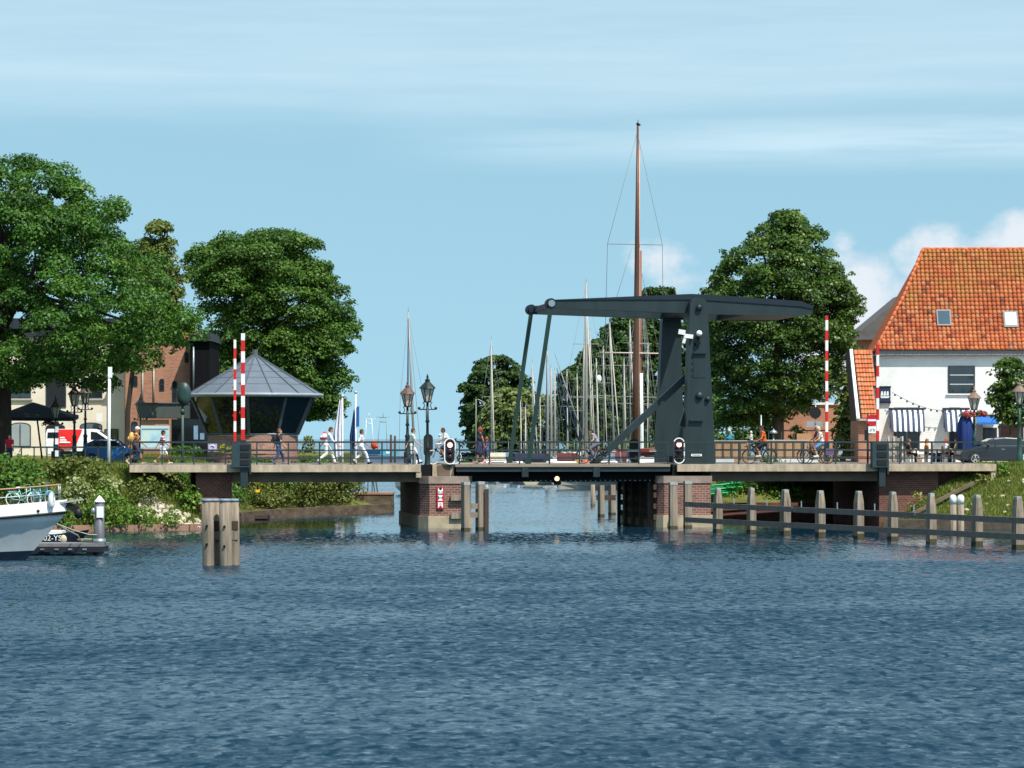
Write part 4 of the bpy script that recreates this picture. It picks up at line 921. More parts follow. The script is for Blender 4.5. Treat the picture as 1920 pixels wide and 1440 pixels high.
def vehicle(name, label, cat, loc, rz, L, Wd, low, belt, roof, wheels, wr, paint, tumble=.16):
    """low: body outline (x,z) up to the belt line; roof: greenhouse outline; x forward"""
    o = thing(name, label, cat, loc, rz); hw = Wd / 2; n = len(low); ys = (-1, -.94, -.6, .6, .94, 1); m = MB(); vs = []
    cz = sum(p[1] for p in low) / n
    for y in ys:
        k2 = .93 if abs(y) == 1 else 1.0
        vs += [(x * (.985 if abs(y) == 1 else 1) , y * hw, cz + (z - cz) * k2) for x, z in low]
    fs = []
    for j in range(len(ys) - 1): fs += [(j * n + i, j * n + (i + 1) % n, (j + 1) * n + (i + 1) % n, (j + 1) * n + i) for i in range(n)]
    fs += [tuple(reversed(range(n))), tuple((len(ys) - 1) * n + i for i in range(n))]
    m.add(vs, fs, False); body = m.build('body', paint, o, True)
    bm = body.modifiers.new('bevel', 'BEVEL'); bm.width = .05; bm.segments = 2; bm.limit_method = 'ANGLE'; bm.angle_limit = R(28)
    zt = max(z for x, z in roof); m = MB(); n = len(roof)
    yo = lambda z, e=0: (hw * .93 + e) * (1 - tumble * max(0, z - belt) / (zt - belt)) if z > belt - .12 else hw + e
    m.add([(x, -yo(z), z) for x, z in roof] + [(x, yo(z), z) for x, z in roof], [tuple(range(n)), tuple(reversed(range(n, 2 * n)))] + [(i, n + i, n + (i + 1) % n, (i + 1) % n) for i in range(n)]); cabin = m.build('cabin', paint, o, True)
    bm = cabin.modifiers.new('bevel', 'BEVEL'); bm.width = .06; bm.segments = 2
    def side(poly, nm='side_window', mm=None, e=.012):
        for sg in (-1, 1):
            p = [(x, sg * yo(z, e), z) for x, z in poly]; MB().add(p if sg < 0 else p[::-1], [tuple(range(len(p)))]).build(nm, mm or CGL, o, True)
    def cross(p0, p1, nm, e=.02, inset=.1):
        (xa, za), (xb, zb2) = p0, p1; dx, dz = xb - xa, zb2 - za; ln = math.hypot(dx, dz); nx, nz = -dz / ln * e, dx / ln * e
        if nz < 0: nx, nz = -nx, -nz
        ya, yb = yo(za) - inset, yo(zb2) - inset
        MB().add([(xa + nx, -ya, za + nz), (xa + nx, ya, za + nz), (xb + nx, yb, zb2 + nz), (xb + nx, -yb, zb2 + nz)], [(0, 1, 2, 3)]).build(nm, CGL, o, True)
    for x in wheels:
        for sg in (-1, 1):
            m = MB().lathe([(wr * 1.14, -.02), (wr * 1.14, .02)], n=22); m.v = [(x + a, sg * (hw * 1.0) + c * .5, wr + b_) for a, b_, c in m.v]; m.build('wheel_arch', SIGB, o, True)
            wheel(o, x, sg * (hw - .06), wr, .22, sg)
    return o, side, cross, hw
CARG = mat('car_paint_grey', S(34, 38, 44), .25, .1, 1, spec=.6)
gz = 3.08
o, side, cross, hw = vehicle('parked_car', 'dark grey hatchback with five spoke wheels parked beside the cafe terrace', 'car', (X(1867, 163), 163, Z(871.5, 163)), R(180 + 4), 4.2, 1.78,
    [(-2.05, .25), (-1.75, .2), (1.75, .2), (2.08, .3), (2.12, .55), (2.0, .72), (1.2, .95), (.95, 1.0), (-1.7, 1.02), (-2.0, .95), (-2.1, .6)], 1.0,
    [(1.15, .96), (.25, 1.42), (-.35, 1.48), (-1.1, 1.44), (-1.75, 1.15), (-1.85, 1.0)], (1.32, -1.28), .33, CARG)
side([(.78, 1.02), (.2, 1.36), (-.25, 1.41), (-.25, 1.02)]); side([(-.32, 1.02), (-.32, 1.41), (-.98, 1.37), (-1.35, 1.15), (-1.3, 1.02)]); cross((1.05, 1.03), (.33, 1.4), 'windscreen'); cross((-1.74, 1.12), (-1.14, 1.41), 'rear_window')
for sg in (-1, 1):
    MB().add([(2.06, sg * .5, .62), (1.72, sg * (hw * .985 + .01), .8), (1.95, sg * (hw * .95 + .012), .66), (2.1, sg * .55, .55)], [(0, 1, 2, 3)]).build('headlight', LGL, o, True)
    MB().ball((.62, sg * (hw + .1), 1.06), .09, .1, .07).build('mirror', CARG, o, True)
    MB().bar((-.1, sg * (hw * .995), .84), (-.28, sg * (hw * .995), .84), .03, .03).build('door_handle', GALV, o, True)
    MB().bar((.86, sg * (hw * .985 + .0), 1.01), (-1.32, sg * (hw * .985), 1.02), .02, .02).build('window_trim', GALV, o, True)
Y = 184
o, side, cross, hw = vehicle('delivery_van', 'white van with a red lettered rear side parked before the cream house', 'van', (X(163, Y), Y, Z(862, Y) + .0), 0, 4.7, 1.85,
    [(-2.35, .3), (2.1, .25), (2.35, .4), (2.36, .75), (2.2, .98), (1.35, 1.2), (-2.38, 1.2), (-2.4, .6)], 1.15,
    [(1.75, 1.1), (.75, 1.78), (.45, 1.86), (-2.3, 1.86), (-2.38, 1.6), (-2.38, 1.15)], (1.55, -1.55), .33, mat('van_white', S(240, 240, 240), .3, .04, 1, spec=.5), .1)
side([(1.38, 1.2), (.7, 1.66), (.35, 1.7), (.35, 1.2)]); cross((1.6, 1.2), (.8, 1.74), 'windscreen'); side([(-1.75, 1.3), (-1.75, 1.66), (-2.25, 1.66), (-2.28, 1.3)])
VR = mat('van_red', S(226, 44, 40), .35, .08, 2)
side([(-.15, 1.84), (-1.7, 1.84), (-1.7, .68), (-.85, .68), (-.5, .95)], 'red_panel', VR, .09)
for k2 in range(3): side([(-1.5, 1.02 + k2 * .14), (-.85 + .12 * (k2 == 1), 1.02 + k2 * .14), (-.85 + .12 * (k2 == 1), 1.10 + k2 * .14), (-1.5, 1.10 + k2 * .14)], 'lettering', WHITE, .10)
Y = 166
o, side, cross, hw = vehicle('parked_car', 'blue car half hidden by the hedge in front of the white van', 'car', (X(209, Y), Y, hgt(X(209, Y), Y, hL)), R(2), 2.6, 1.6,
    [(-1.5, .25), (1.45, .22), (1.6, .35), (1.6, .6), (1.3, .85), (.8, .93), (-1.45, .95), (-1.58, .6)], .92,
    [(.95, .9), (.35, 1.34), (-.9, 1.36), (-1.45, 1.1), (-1.5, .92)], (1.0, -1.0), .3, mat('car_paint_blue', S(36, 92, 150), .3, .08, 1, spec=.5))
side([(.68, .95), (.3, 1.27), (-.2, 1.29), (-.2, .95)]); side([(-.27, .95), (-.27, 1.29), (-.85, 1.28), (-1.2, 1.08), (-1.2, .95)]); cross((.87, .95), (.4, 1.32), 'windscreen')
# ============================================================ flags
def flag(px, pyt, pyb, Y, px2, py0, py1, fm, lab, wob):
    bz = hgt(X(px, Y), Y, hL); bz = bz if bz > 0 else -.5
    o = thing('flag_pole', lab, 'flag', (X(px, Y), Y, bz))
    MB().tube([(X(px + .5, Y), Y, bz - .3), (X(px, Y), Y, Z(pyt, Y))], [.06, .045], 8).build('pole', WHITE, o); MB().ball((X(px, Y), Y, Z(pyt, Y) + .08), .1).build('knob', LGL, o)
    n, k2 = 14, 9; vs = []
    for i in range(n + 1):
        f_ = i / n; z = Z(py0 + (py1 - py0) * f_, Y)
        for j in range(k2 + 1):
            g = j / k2; w = (px2 - px) * Y / F * (.25 + .75 * min(1, f_ * 1.6)) * (1 - .35 * max(0, f_ - .6))
            vs.append((X(px, Y) + w * g * (1 + 0 * g) - (.05 if px2 < px else -.05), Y + .14 * math.sin(g * 13 + wob + f_ * 2), z + .15 * math.sin(g * 9)))
    m = MB().add(vs, [(i * (k2 + 1) + j, i * (k2 + 1) + j + 1, (i + 1) * (k2 + 1) + j + 1, (i + 1) * (k2 + 1) + j) for i in range(n) for j in range(k2)], True); m.build('cloth', fm, o)
flag(642, 745, 868, 184.5, 626, 752, 858, mat('flag_white', S(226, 228, 238), .8, .08, 2), 'flag pole with a drooping white flag right of the pavilion', 0)
flag(667, 738, 868, 185.5, 657, 770, 850, mat('flag_navy', S(34, 66, 118), .8, .12, 2), 'flag pole with a drooping blue flag beside the white flag', 1)
MB().box(X(668.8, 185.5), X(673.5, 185.5), 185.4, 185.5, Z(800, 185.5), Z(762, 185.5)).solo('pennant', mat('pennant_blue', S(28, 92, 160), .8, .1, 2), 'narrow bright blue pennant on the second flag pole', 'pennant', (X(671, 185.5), 185.5, Z(800, 185.5)))
# ============================================================ the white cafe
Y0 = 172; th = R(-2.4); hx, hy = X(1645, Y0), Y0
CF = thing('white_cafe', 'white painted cafe with a steep orange pantile roof and striped awnings', 'cafe', (hx, hy, 3.05), th)
WALL = brick('white_brickwork', S(242, 242, 240), S(238, 238, 236), S(226, 226, 224), .24, .10, .008, .05); GREYT = mat('grey_trim', S(140, 140, 138), .7, .1, 2); SIDE = mat('shade_and_trim_grey', S(96, 94, 96), .9, .15, .8)
cu = lambda px: (px - 1645) * Y0 / F * 1.0; cz_ = lambda py: Z(py, Y0) - 3.05
UW, WD = 11.0, 8.0; ez = cz_(657)
MB().box(0, UW, 0, WD, -.3, ez - .3).build('wall', WALL, CF, True)
MB().box(-.02, -.001, 0, WD, -.3, ez - .3).build('shaded_side_wall', SIDE, CF, True)  # shaded end of the white house, its shade painted as dark grey
MB().box(-.12, UW, -.34, -.02, ez - .28, ez - .02).build('fascia', GREYT, CF, True); MB().box(-.1, UW, -.3, WD, ez - .3, ez - .281).build('soffit', GREYT, CF, True)
# pantile roof: rows of curved tiles laid on a bent slope, hipped on the left
zr = cz_(460)
slope = [(-.42, ez), (.55, ez + 1.05), (4.0, zr)]
def prof_at(t):
    L1 = math.hypot(slope[1][0] - slope[0][0], slope[1][1] - slope[0][1]); L2 = math.hypot(slope[2][0] - slope[1][0], slope[2][1] - slope[1][1])
    if t < L1: k2 = t / L1; a, b_ = slope[0], slope[1]
    else: k2 = min(1, (t - L1) / L2); a, b_ = slope[1], slope[2]
    d = Vector((b_[0] - a[0], b_[1] - a[1])).normalized()
    return a[0] + (b_[0] - a[0]) * k2, a[1] + (b_[1] - a[1]) * k2, (-d.y, d.x)
LT = math.hypot(slope[1][0] - slope[0][0], slope[1][1] - slope[0][1]) + math.hypot(slope[2][0] - slope[1][0], slope[2][1] - slope[1][1])
hip = lambda z: np.interp(z, [ez, ez + 1.1, ez + 2.6, zr], [-.16, .5, 1.4, 2.95])
tv, tf, tt = [], [], []
rows = 25; cols = int(UW / .245) + 2; shp = [(0, -.02), (.2, .05), (.48, .075), (.76, .045), (1.0, -.03)]
for r_ in range(rows):
    t0, t1 = LT * r_ / rows, LT * (r_ + 1) / rows + .05
    wa, za, na = prof_at(t0); wb_, zb_, nb = prof_at(min(t1, LT))
    for c in range(-1, cols):
        u0 = c * .245 + rnd.uniform(-.006, .006); lim = hip((za + zb_) / 2)
        if u0 + .245 < lim + .04 or u0 > UW: continue
        js = rnd.uniform(-.008, .012); base = len(tv)
        for (g, hgt_) in shp:
            u = max(u0 + g * .25, lim); e0 = hgt_ + .06 + js; e1 = hgt_ + js * .5
            tv.append((u, wa + na[0] * e0, za + na[1] * e0)); tv.append((u, wb_ + nb[0] * e1, zb_ + nb[1] * e1)); tv.append((u, wa + na[0] * .0, za + na[1] * 0.0 - .004))
        for j in range(4):
            a = base + j * 3; tf.append((a, a + 3, a + 4, a + 1)); tf.append((a + 2, a + 5, a + 3, a))
            tv_ = rnd
        val = min(1, max(0, rnd.gauss(.5, .2))); tt += [val] * 8
m, nt, b, o_ = nmat('pantiles'); at_ = node(nt, 'Attribute', attribute_name='tint'); r1 = ramp(nt, [(0, S(122, 62, 44)), (.25, S(168, 84, 50)), (.55, S(194, 102, 56)), (.8, S(198, 126, 80)), (1, S(160, 116, 94))], at_.outputs['Fac'])
tcn = node(nt, 'TexCoord'); n1 = node(nt, 'TexNoise', Scale=.75, Detail=8.0, Roughness=.7); nt.links.new(tcn.outputs['Object'], n1.inputs[0])
sz = node(nt, 'SeparateXYZ'); nt.links.new(tcn.outputs['Object'], sz.inputs[0]); mr = node(nt, 'MapRange'); mr.inputs[1].default_value = ez; mr.inputs[2].default_value = zr; mr.inputs[3].default_value = -.12; mr.inputs[4].default_value = .13; nt.links.new(sz.outputs[2], mr.inputs[0])
ad = node(nt, 'Math', operation='ADD'); nt.links.new(n1.outputs['Fac'], ad.inputs[0]); nt.links.new(mr.outputs[0], ad.inputs[1])
lic = ramp(nt, [(.5, (0, 0, 0)), (.66, (.75, .75, .75))], ad.outputs[0]); mx = node(nt, 'MixRGB'); mx.inputs[2].default_value = (*S(176, 122, 56), 1); nt.links.new(lic.outputs[0], mx.inputs[0]); nt.links.new(r1.outputs[0], mx.inputs[1])
n2 = node(nt, 'TexNoise', Scale=9.0, Detail=5.0); nt.links.new(tcn.outputs['Object'], n2.inputs[0]); r2 = ramp(nt, [(.3, (.72, .7, .66)), (.6, (1.05,) * 3)], n2.outputs['Fac']); mu = node(nt, 'MixRGB', blend_type='MULTIPLY', Fac=1.0); nt.links.new(mx.outputs[0], mu.inputs[1]); nt.links.new(r2.outputs[0], mu.inputs[2])
nt.links.new(mu.outputs[0], b.inputs[0]); b.inputs['Roughness'].default_value = .75; PANT = m
RF = nobj('roof', npmesh('roof', np.array(tv), np.array(tf), np.array(tt)), PANT, CF); WM[RF.name] = wm(CF)
m = MB(); hp = [(hip(z) , w_, z) for w_, z in ((slope[0][0], ez), (.55, ez + 1.05), (1.9, ez + 3.1), (4.0, zr))]; 
def ridge(p, q):
    p, q = Vector(p), Vector(q); k_ = max(1, int((q - p).length / .36))
    for i_ in range(k_): a_ = p.lerp(q, i_ / k_); b_ = p.lerp(q, (i_ + 1.08) / k_); j_ = Vector((0, 0, rnd.uniform(-.012, .012))); m.tube([a_ + j_, b_ + j_], [.105, .085], 8)
for i_ in range(3): ridge((hp[i_][0], hp[i_][1] - .02, hp[i_][2] + .04), (hp[i_ + 1][0], hp[i_ + 1][1] - .02, hp[i_ + 1][2] + .04))
ridge((UW, 4.0, zr + .03), (hp[3][0], 4.0, zr + .03)); m.build('ridge_tiles', mat('ridge_orange', S(196, 104, 66), .85, .35, 2.5), RF, True)
pl = [(p[0], p[1], p[2]) for p in hp]; bk = [(-.1, WD + .3, ez), (hp[-1][0], 4.0, zr)]
m = MB().add([pl[0], pl[1], pl[2], pl[3], (-.1, WD + .3, ez)], [(0, 1, 2, 3, 4)]); m.add([pl[3], (UW, 4, zr), (UW, WD + .3, ez), (-.1, WD + .3, ez)], [(0, 1, 2, 3)]); m.build('rear_slopes', TILEL, RF, True)
MB().box(0.5, UW - .1, 1.2, WD - 1.2, ez - .25, ez + 1.0).build('attic_core', SIDE, RF, True)
for px, py, pn in ((1772.5, 597, WGL), (1897.5, 600, WBL)):
    t = (cz_(py) - slope[1][1]) / (slope[2][1] - slope[1][1]); w_ = slope[1][0] + t * (slope[2][0] - slope[1][0]); d2 = Vector((0, slope[2][0] - slope[1][0], slope[2][1] - slope[1][1])).normalized(); nn = Vector((0, -d2.z, d2.y))
    c = Vector((cu(px), w_, cz_(py))); hw2, hh2 = 13.5 * Y0 / F, 15.5 * Y0 / F / d2.z
    fr = MB().bar(c + nn * .1 - d2 * hh2, c + nn * .1 + d2 * hh2, hw2 * 2, .12, nn).build('skylight', mat('skylight_frame', S(120, 118, 118), .5, .1, 3), RF, True)
    MB().bar(c + nn * .165 - d2 * hh2 * .8, c + nn * .165 + d2 * hh2 * .8, hw2 * 1.6, .02, nn).build('pane', mat('sky_pane', S(66, 84, 98), .08, .1, 1, spec=.8) if pn is WGL else mat('blind_white', S(176, 184, 190), .4, .04, 1), fr, True)
def cwin(px0, px1, py0, py1, bars, pane, nm='window', fw=.09, frame=None, sill=True):
    x0, x1, z0, z1 = cu(px0), cu(px1), cz_(py1), cz_(py0); fr = frame or WFR
    f_ = MB().box(x0, x1, -.05, .01, z0, z1).build(nm, fr, CF, True)
    MB().box(x0 + fw, x1 - fw, -.058, -.051, z0 + fw, z1 - fw).build('pane', pane, f_, True)
    m = MB()
    for i in range(1, bars[0] + 1): xx = x0 + (x1 - x0) * i / (bars[0] + 1); m.box(xx - .015, xx + .015, -.07, -.059, z0 + fw, z1 - fw)
    for i in range(1, bars[1] + 1): zq = z0 + (z1 - z0) * i / (bars[1] + 1); m.box(x0 + fw, x1 - fw, -.075, -.0595, zq - .03, zq + .03)
    if m.v: m.build('glazing_bars', mat('bar_pale', S(190, 190, 186), .6, .05, 2), f_, True)
    if sill: MB().box(x0 - .1, x1 + .1, -.1, 0, z0 - .08, z0 - .003).build('sill', WHITE, f_, True)
cwin(1777, 1827, 686, 738, (0, 2), WGL); cwin(1676, 1724, 764, 842, (1, 0), glass('cafe_dark', (.006, .006, .007), .2), sill=False); cwin(1779, 1800, 764, 845, (0, 0), glass('cafe_dark', (0, 0, 0)), sill=False); cwin(1842, 1868, 802, 855, (0, 0), glass('cafe_dark', (0, 0, 0)), 'door', sill=False); cwin(1872, 1940, 795, 858, (2, 0), mat('dark_red_glass', (.03, .008, .006), .2, .5, 2), 'shopfront', sill=False)
MB().box(cu(1829), cu(1841), -.12, -.001, -.2, cz_(795)).build('pilaster', GREYT, CF, True)
AW = stripes('awning_stripes', S(58, 72, 98), S(236, 238, 240), .30, 'X', 0, .5, .8)
for px0, px1, lab in ((1668, 1731, 'complete blue and white striped awning over the left cafe window'), (1768, 1816, 'second striped awning partly behind the blue parasol')):
    o = thing('striped_awning', lab, 'awning', tuple(wm(CF) @ Vector((cu(px0), 0, cz_(807)))), th, 'striped cafe awnings'); w = cu(px1) - cu(px0); h = cz_(764) - cz_(803)
    m = MB(); n = 14; prof = [(0.0, h), (-.35, h * .86), (-.72, h * .52), (-.95, .12)]
    for sx_ in range(2): pass
    vs = [(x, p[0], p[1]) for p in prof for x in np.linspace(0, w, n * 2 + 1)]; k2 = n * 2 + 1
    vs += [(x, -.96, .0 + .05 * abs(math.sin(x * math.pi / .3)) - .1) for x in np.linspace(0, w, k2)]
    m.add(vs, [(i * k2 + j, i * k2 + j + 1, (i + 1) * k2 + j + 1, (i + 1) * k2 + j) for i in range(4) for j in range(k2 - 1)], True)
    m.build('canvas', AW, o, True)
    for x in (.02, w - .02): m = MB(); m.add([(x, p[0], p[1] - .01) for p in prof] + [(x, -.02, .12)], [(0, 1, 2, 3, 4)]); m.build('side_canvas', AW, o, True)
    MB().box(-.04, w + .04, -.08, 0, h, h + .1).build('cassette', WFR, o, True)
q = wm(CF) @ Vector((cu(1659), -.1, cz_(753)))
o = thing('pub_sign', 'dark blue pub sign with white ship picture on the cafe wall', 'sign', tuple(q), th); hh = cz_(727) - cz_(753); hw2 = .31
MB().box(-hw2, hw2, -.04, .04, 0, hh).build('board', mat('sign_navy', S(40, 54, 84), .5, .1, 2), o, True); MB().box(-hw2 - .03, hw2 + .03, -.06, .06, hh + .002, hh + .09).build('frame', SIGB, o, True); MB().box(-hw2 - .03, hw2 + .03, -.06, .06, -.09, -.002).build('frame', SIGB, o, True)
m = MB().add([(-.22, -.045, .2), (.2, -.045, .2), (.26, -.045, .3), (-.27, -.045, .3)], [(0, 1, 2, 3)])
for x in (-.18, -.02, .14): m.add([(x - .07, -.045, .34), (x + .07, -.045, .34), (x + .06, -.045, .58), (x - .03, -.045, .58)], [(0, 1, 2, 3)])
m.build('ship_picture', WHITE, o, True)
m = MB(); pts = []
for i in range(20):
    f_ = i / 19; px = 1671 + f_ * 106; py = 736 + 34 * math.sin(f_ * 1.7) ; pts.append(wm(CF) @ Vector((cu(px), -.5, cz_(py))))
m.tube(pts, .012, 4)
for p in pts[1::2]: m.ball(p - Vector((0, 0, .06)), .06, n=8, m=5)
m.solo('string_lights', SIGB, 'dark string of bulbs looped along the white cafe wall', 'string lights', tuple(pts[0]))
# neighbour with the steep orange roof, and grey roofed house behind
Y = 170.5; NB = thing('small_annex', 'narrow brick annex with a steep orange tiled roof left of the white cafe', 'house', (X(1612, Y), Y, 3.05))
m = MB(); tv, tf, tt = [], [], []
for r_ in range(15):
    for c in range(6):
        f0, f1 = r_ / 15, (r_ + 1) / 15; l0, l1 = 1604 + 7 * (1 - f0), 1604 + 7 * (1 - f1)
        px0 = l0 + c * 5.6; 
        if px0 > 1636: continue
        y0, y1 = Y - 1.2 + 2.2 * f0, Y - 1.2 + 2.2 * f1; z0, z1 = Z(784 - 129 * f0, Y), Z(784 - 129 * f1, Y); base = len(tv); wdt = 5.7 * Y / F
        for g, hh in ((0, 0), (.3, .045), (.7, .04), (1, 0)): x = X(px0, Y) + g * wdt; tv += [(x, y0 - hh - .06, z0 + .02), (x, y1 - hh, z1)]
        for j in range(3): a = base + 2 * j; tf.append((a, a + 2, a + 3, a + 1))
        tt += [min(1, max(0, rnd.gauss(.62, .16)))] * 3
o = nobj('roof', npmesh('roof', np.array(tv) - np.array(NB.location), np.array(tf), np.array(tt)), PANT, NB); WM[o.name] = wm(NB)
m = MB(); m.add([(X(1603, Y), Y - 1.1, Z(785, Y)), (X(1640, Y), Y - 1.1, Z(785, Y)), (X(1640, Y), Y + 1.05, Z(656, Y)), (X(1600, Y), Y + 1.05, Z(656, Y))], [(0, 1, 2, 3)]); m.build('roof_boards', SIDE, NB)
MB().bar((X(1604, Y), Y - 1.3, Z(786, Y)), (X(1599, Y), Y + .95, Z(655, Y)), .16, .2).build('barge_board', WHITE, NB); MB().box(X(1602, Y), X(1640, Y), Y - 1.3, Y - 1.15, Z(789, Y), Z(785, Y)).build('gutter', LS, NB)
MB().box(X(1606, Y), X(1640, Y), Y - .9, Y + 3, 2.9, Z(789, Y)).build('wall', HB, NB)
m = MB(); m.add([(X(1606, Y) - .01, Y - .9, Z(789, Y)), (X(1606, Y) - .01, Y + 3, Z(789, Y)), (X(1597, Y) - .01, Y + 3, Z(657, Y)), (X(1597, Y) - .01, Y + 1.0, Z(657, Y))], [(0, 1, 2, 3)]); m.build('gable', mat('brown_boards', S(74, 60, 52), .8, .2, 2), NB)
Y = 196; GH = thing('grey_roofed_house', 'house with a dark grey tiled roof showing between the big tree and the cafe', 'house', (X(1660, Y), Y, 3.05))
MB().prism([(X(1600, Y), Z(632, Y)), (X(1760, Y), Z(632, Y)), (X(1730, Y), Z(545, Y)), (X(1700, Y), Z(549, Y))], Y, Y + 7, fn).build('roof', mat('grey_tiles', S(96, 92, 90), .8, .2, 2, .4, 14), GH)
MB().box(X(1608, Y), X(1752, Y), Y + .3, Y + 7, 3.0, Z(632, Y) - .005).build('wall', brick('house_brick', (0,) * 3, (0,) * 3, (0,) * 3), GH); MB().box(X(1598, Y), X(1762, Y), Y - .25, Y - .01, Z(637, Y), Z(631, Y)).build('gutter', SIDE, GH)
Y = 196; BW_ = thing('brick_outhouse', 'low brick outhouse with a white roof edge behind the big right tree', 'building', (X(1535, Y), Y, 3.05))
MB().box(X(1462, Y), X(1573, Y), Y, Y + 4, 3.0, Z(759, Y)).build('wall', HB, BW_); MB().box(X(1460, Y), X(1575, Y), Y - .12, Y + 4, Z(759, Y) + .003, Z(755, Y)).build('roof_edge', WHITE, BW_)
# terrace things on the right
Y = 158; BLUE = mat('blue_canvas', S(20, 48, 110), .75, .15, 2)
o = thing('folded_parasol', 'folded blue parasol standing before the second cafe awning', 'parasol', (X(1810, Y + 8), Y + 8, 3.05)); YY = Y + 8
m = MB(); n = 18; vs = []
for i, (f_, r) in enumerate(((0, .34), (.3, .38), (.7, .36), (.93, .24), (1, .05))):
    for j in range(n): a = 2 * math.pi * j / n; rr = r * (1 + .22 * math.cos(a * 6)); vs.append((X(1810, YY) + rr * math.cos(a), YY + rr * math.sin(a), Z(842, YY) + (Z(778, YY) - Z(842, YY)) * f_))
m.add(vs, [(i * n + j, i * n + (j + 1) % n, (i + 1) * n + (j + 1) % n, (i + 1) * n + j) for i in range(4) for j in range(n)], True); m.build('canvas', BLUE, o); MB().tube([(X(1810, YY), YY, 3.0), (X(1810, YY), YY, Z(775, YY))], .03, 8).build('pole', GALV, o)
q = wm(CF) @ Vector((cu(1829), -.05, cz_(794))); o = thing('blue_awning', 'plain blue awning over the cafe door behind the clipped tree', 'awning', tuple(q), th); w = cu(1868) - cu(1829)
MB().add([(0, 0, .42), (w, 0, .42), (w, -.9, .06), (0, -.9, .06), (0, -.92, -.06), (w, -.92, -.06), (0, 0, .36), (w, 0, .36)], [(0, 1, 2, 3), (3, 2, 5, 4)]).build('canvas', mat('blue_bright', S(30, 100, 180), .75, .1, 2), o, True); MB().box(0, w, -.05, 0, .421, .5).build('cassette', WFR, o, True)
fl = leafmat('flowers_red', [(0, S(40, 70, 36)), (.35, S(58, 84, 44)), (.45, S(180, 50, 60)), (1, S(226, 120, 130))], trans=.1)
Y = 166; bush('flower_basket', 'hanging basket of red and pink flowers left of the lamp post', 'flowers', (X(1813, Y), Y - .1, Z(783, Y)), (.42, .35, .3), 360, .1, fl, 'flower baskets on the lamp post', 10); bush('flower_basket', 'hanging basket of red and pink flowers right of the lamp post', 'flowers', (X(1838, Y), Y - .1, Z(781, Y)), (.42, .35, .3), 360, .1, fl, 'flower baskets on the lamp post', 10)
# road signs
Y = 158.5; o = thing('no_entry_sign', 'red no entry sign with a white plate below it by the bridge end', 'sign', (X(1633, Y), Y, 3.16))
m = MB().lathe([(.3, 0), (.3, .03)], n=28); m.v = [(X(1635, Y) + x, Y - c, Z(788, Y) + y) for x, y, c in m.v]; dd = m.build('disc', RED, o); MB().box(X(1635, Y) - .22, X(1635, Y) + .22, Y - .045, Y - .031, Z(788, Y) - .05, Z(788, Y) + .05).build('bar', WHITE, dd)
pp = MB().box(X(1628, Y), X(1643, Y), Y - .03, Y, Z(812, Y), Z(799.5, Y)).build('plate', WHITE, o)
m = MB(); c = (X(1635.5, Y), Z(807, Y))
for sg in (-1, 1): m.tube([(c[0] + sg * .09 + .05 * math.cos(a), Y - .035, c[1] + .05 * math.sin(a)) for a in [2 * math.pi * j / 12 for j in range(13)]], .008, 4)
m.tube([(c[0] - .09, Y - .035, c[1]), (c[0] - .03, Y - .035, c[1] + .09), (c[0] + .06, Y - .035, c[1] + .08), (c[0] + .09, Y - .035, c[1])], .008, 4); m.build('bicycle_symbol', SIGB, pp)
MB().tube([(X(1627, Y), Y + .05, 3.1), (X(1627, Y), Y + .05, Z(776, Y))], .05, 8).build('pole', STEELD, o); MB().box(X(1621, Y), X(1628, Y), Y - .05, Y + .05, Z(826, Y), Z(806, Y)).build('control_box', SIGB, o)
Y = 172; o = thing('round_sign', 'black back of a round traffic sign above grey plates beneath the big right tree', 'sign', (X(1529, Y), Y, 3.05))
m = MB().lathe([(.33, 0), (.33, .03)], n=26); m.v = [(X(1528.5, Y) + x, Y - c, Z(774, Y) + y) for x, y, c in m.v]; m.build('disc', SIGB, o); MB().tube([(X(1529.5, Y), Y + .05, 3.0), (X(1529.5, Y), Y + .05, Z(750, Y))], .035, 8).build('pole', GALV, o)
for a, b_ in ((1512, 1526), (1530, 1542)): MB().box(X(a, Y), X(b_, Y), Y - .08, Y - .04, Z(801, Y), Z(790, Y)).build('plate', mat('plate_grey', S(150, 154, 158), .5, .08, 2), o)
Y = 176; MB().tube([(X(1427, Y), Y, 3.0), (X(1427, Y), Y, Z(778, Y))], .05, 8).solo('grey_post', GALV, 'thin grey post in front of the trunk of the big right tree', 'post', (X(1427, Y), Y, 3.05))
Y = 168; o = thing('mushroom_lamp', 'low grey lamp with a mushroom cap below the big right tree', 'lamp', (X(1450.5, Y), Y, 3.05)); MB().tube([(X(1450.5, Y), Y, 3), (X(1450.5, Y), Y, Z(812, Y))], .05, 8).build('post', GALV, o); MB().lathe([(.24, 0), (.2, .12), (.06, .2), (.02, .28)], (X(1450.5, Y), Y, Z(813, Y)), 16).build('cap', GALV, o)
Y = 167.5; WB_ = mat('tan_planks', S(164, 134, 104), .85, .2, 1.4, .2, 20, stretch=(4, 4, .5)); GRS = mat('grey_stone', S(172, 164, 154), .85, .15, 1)
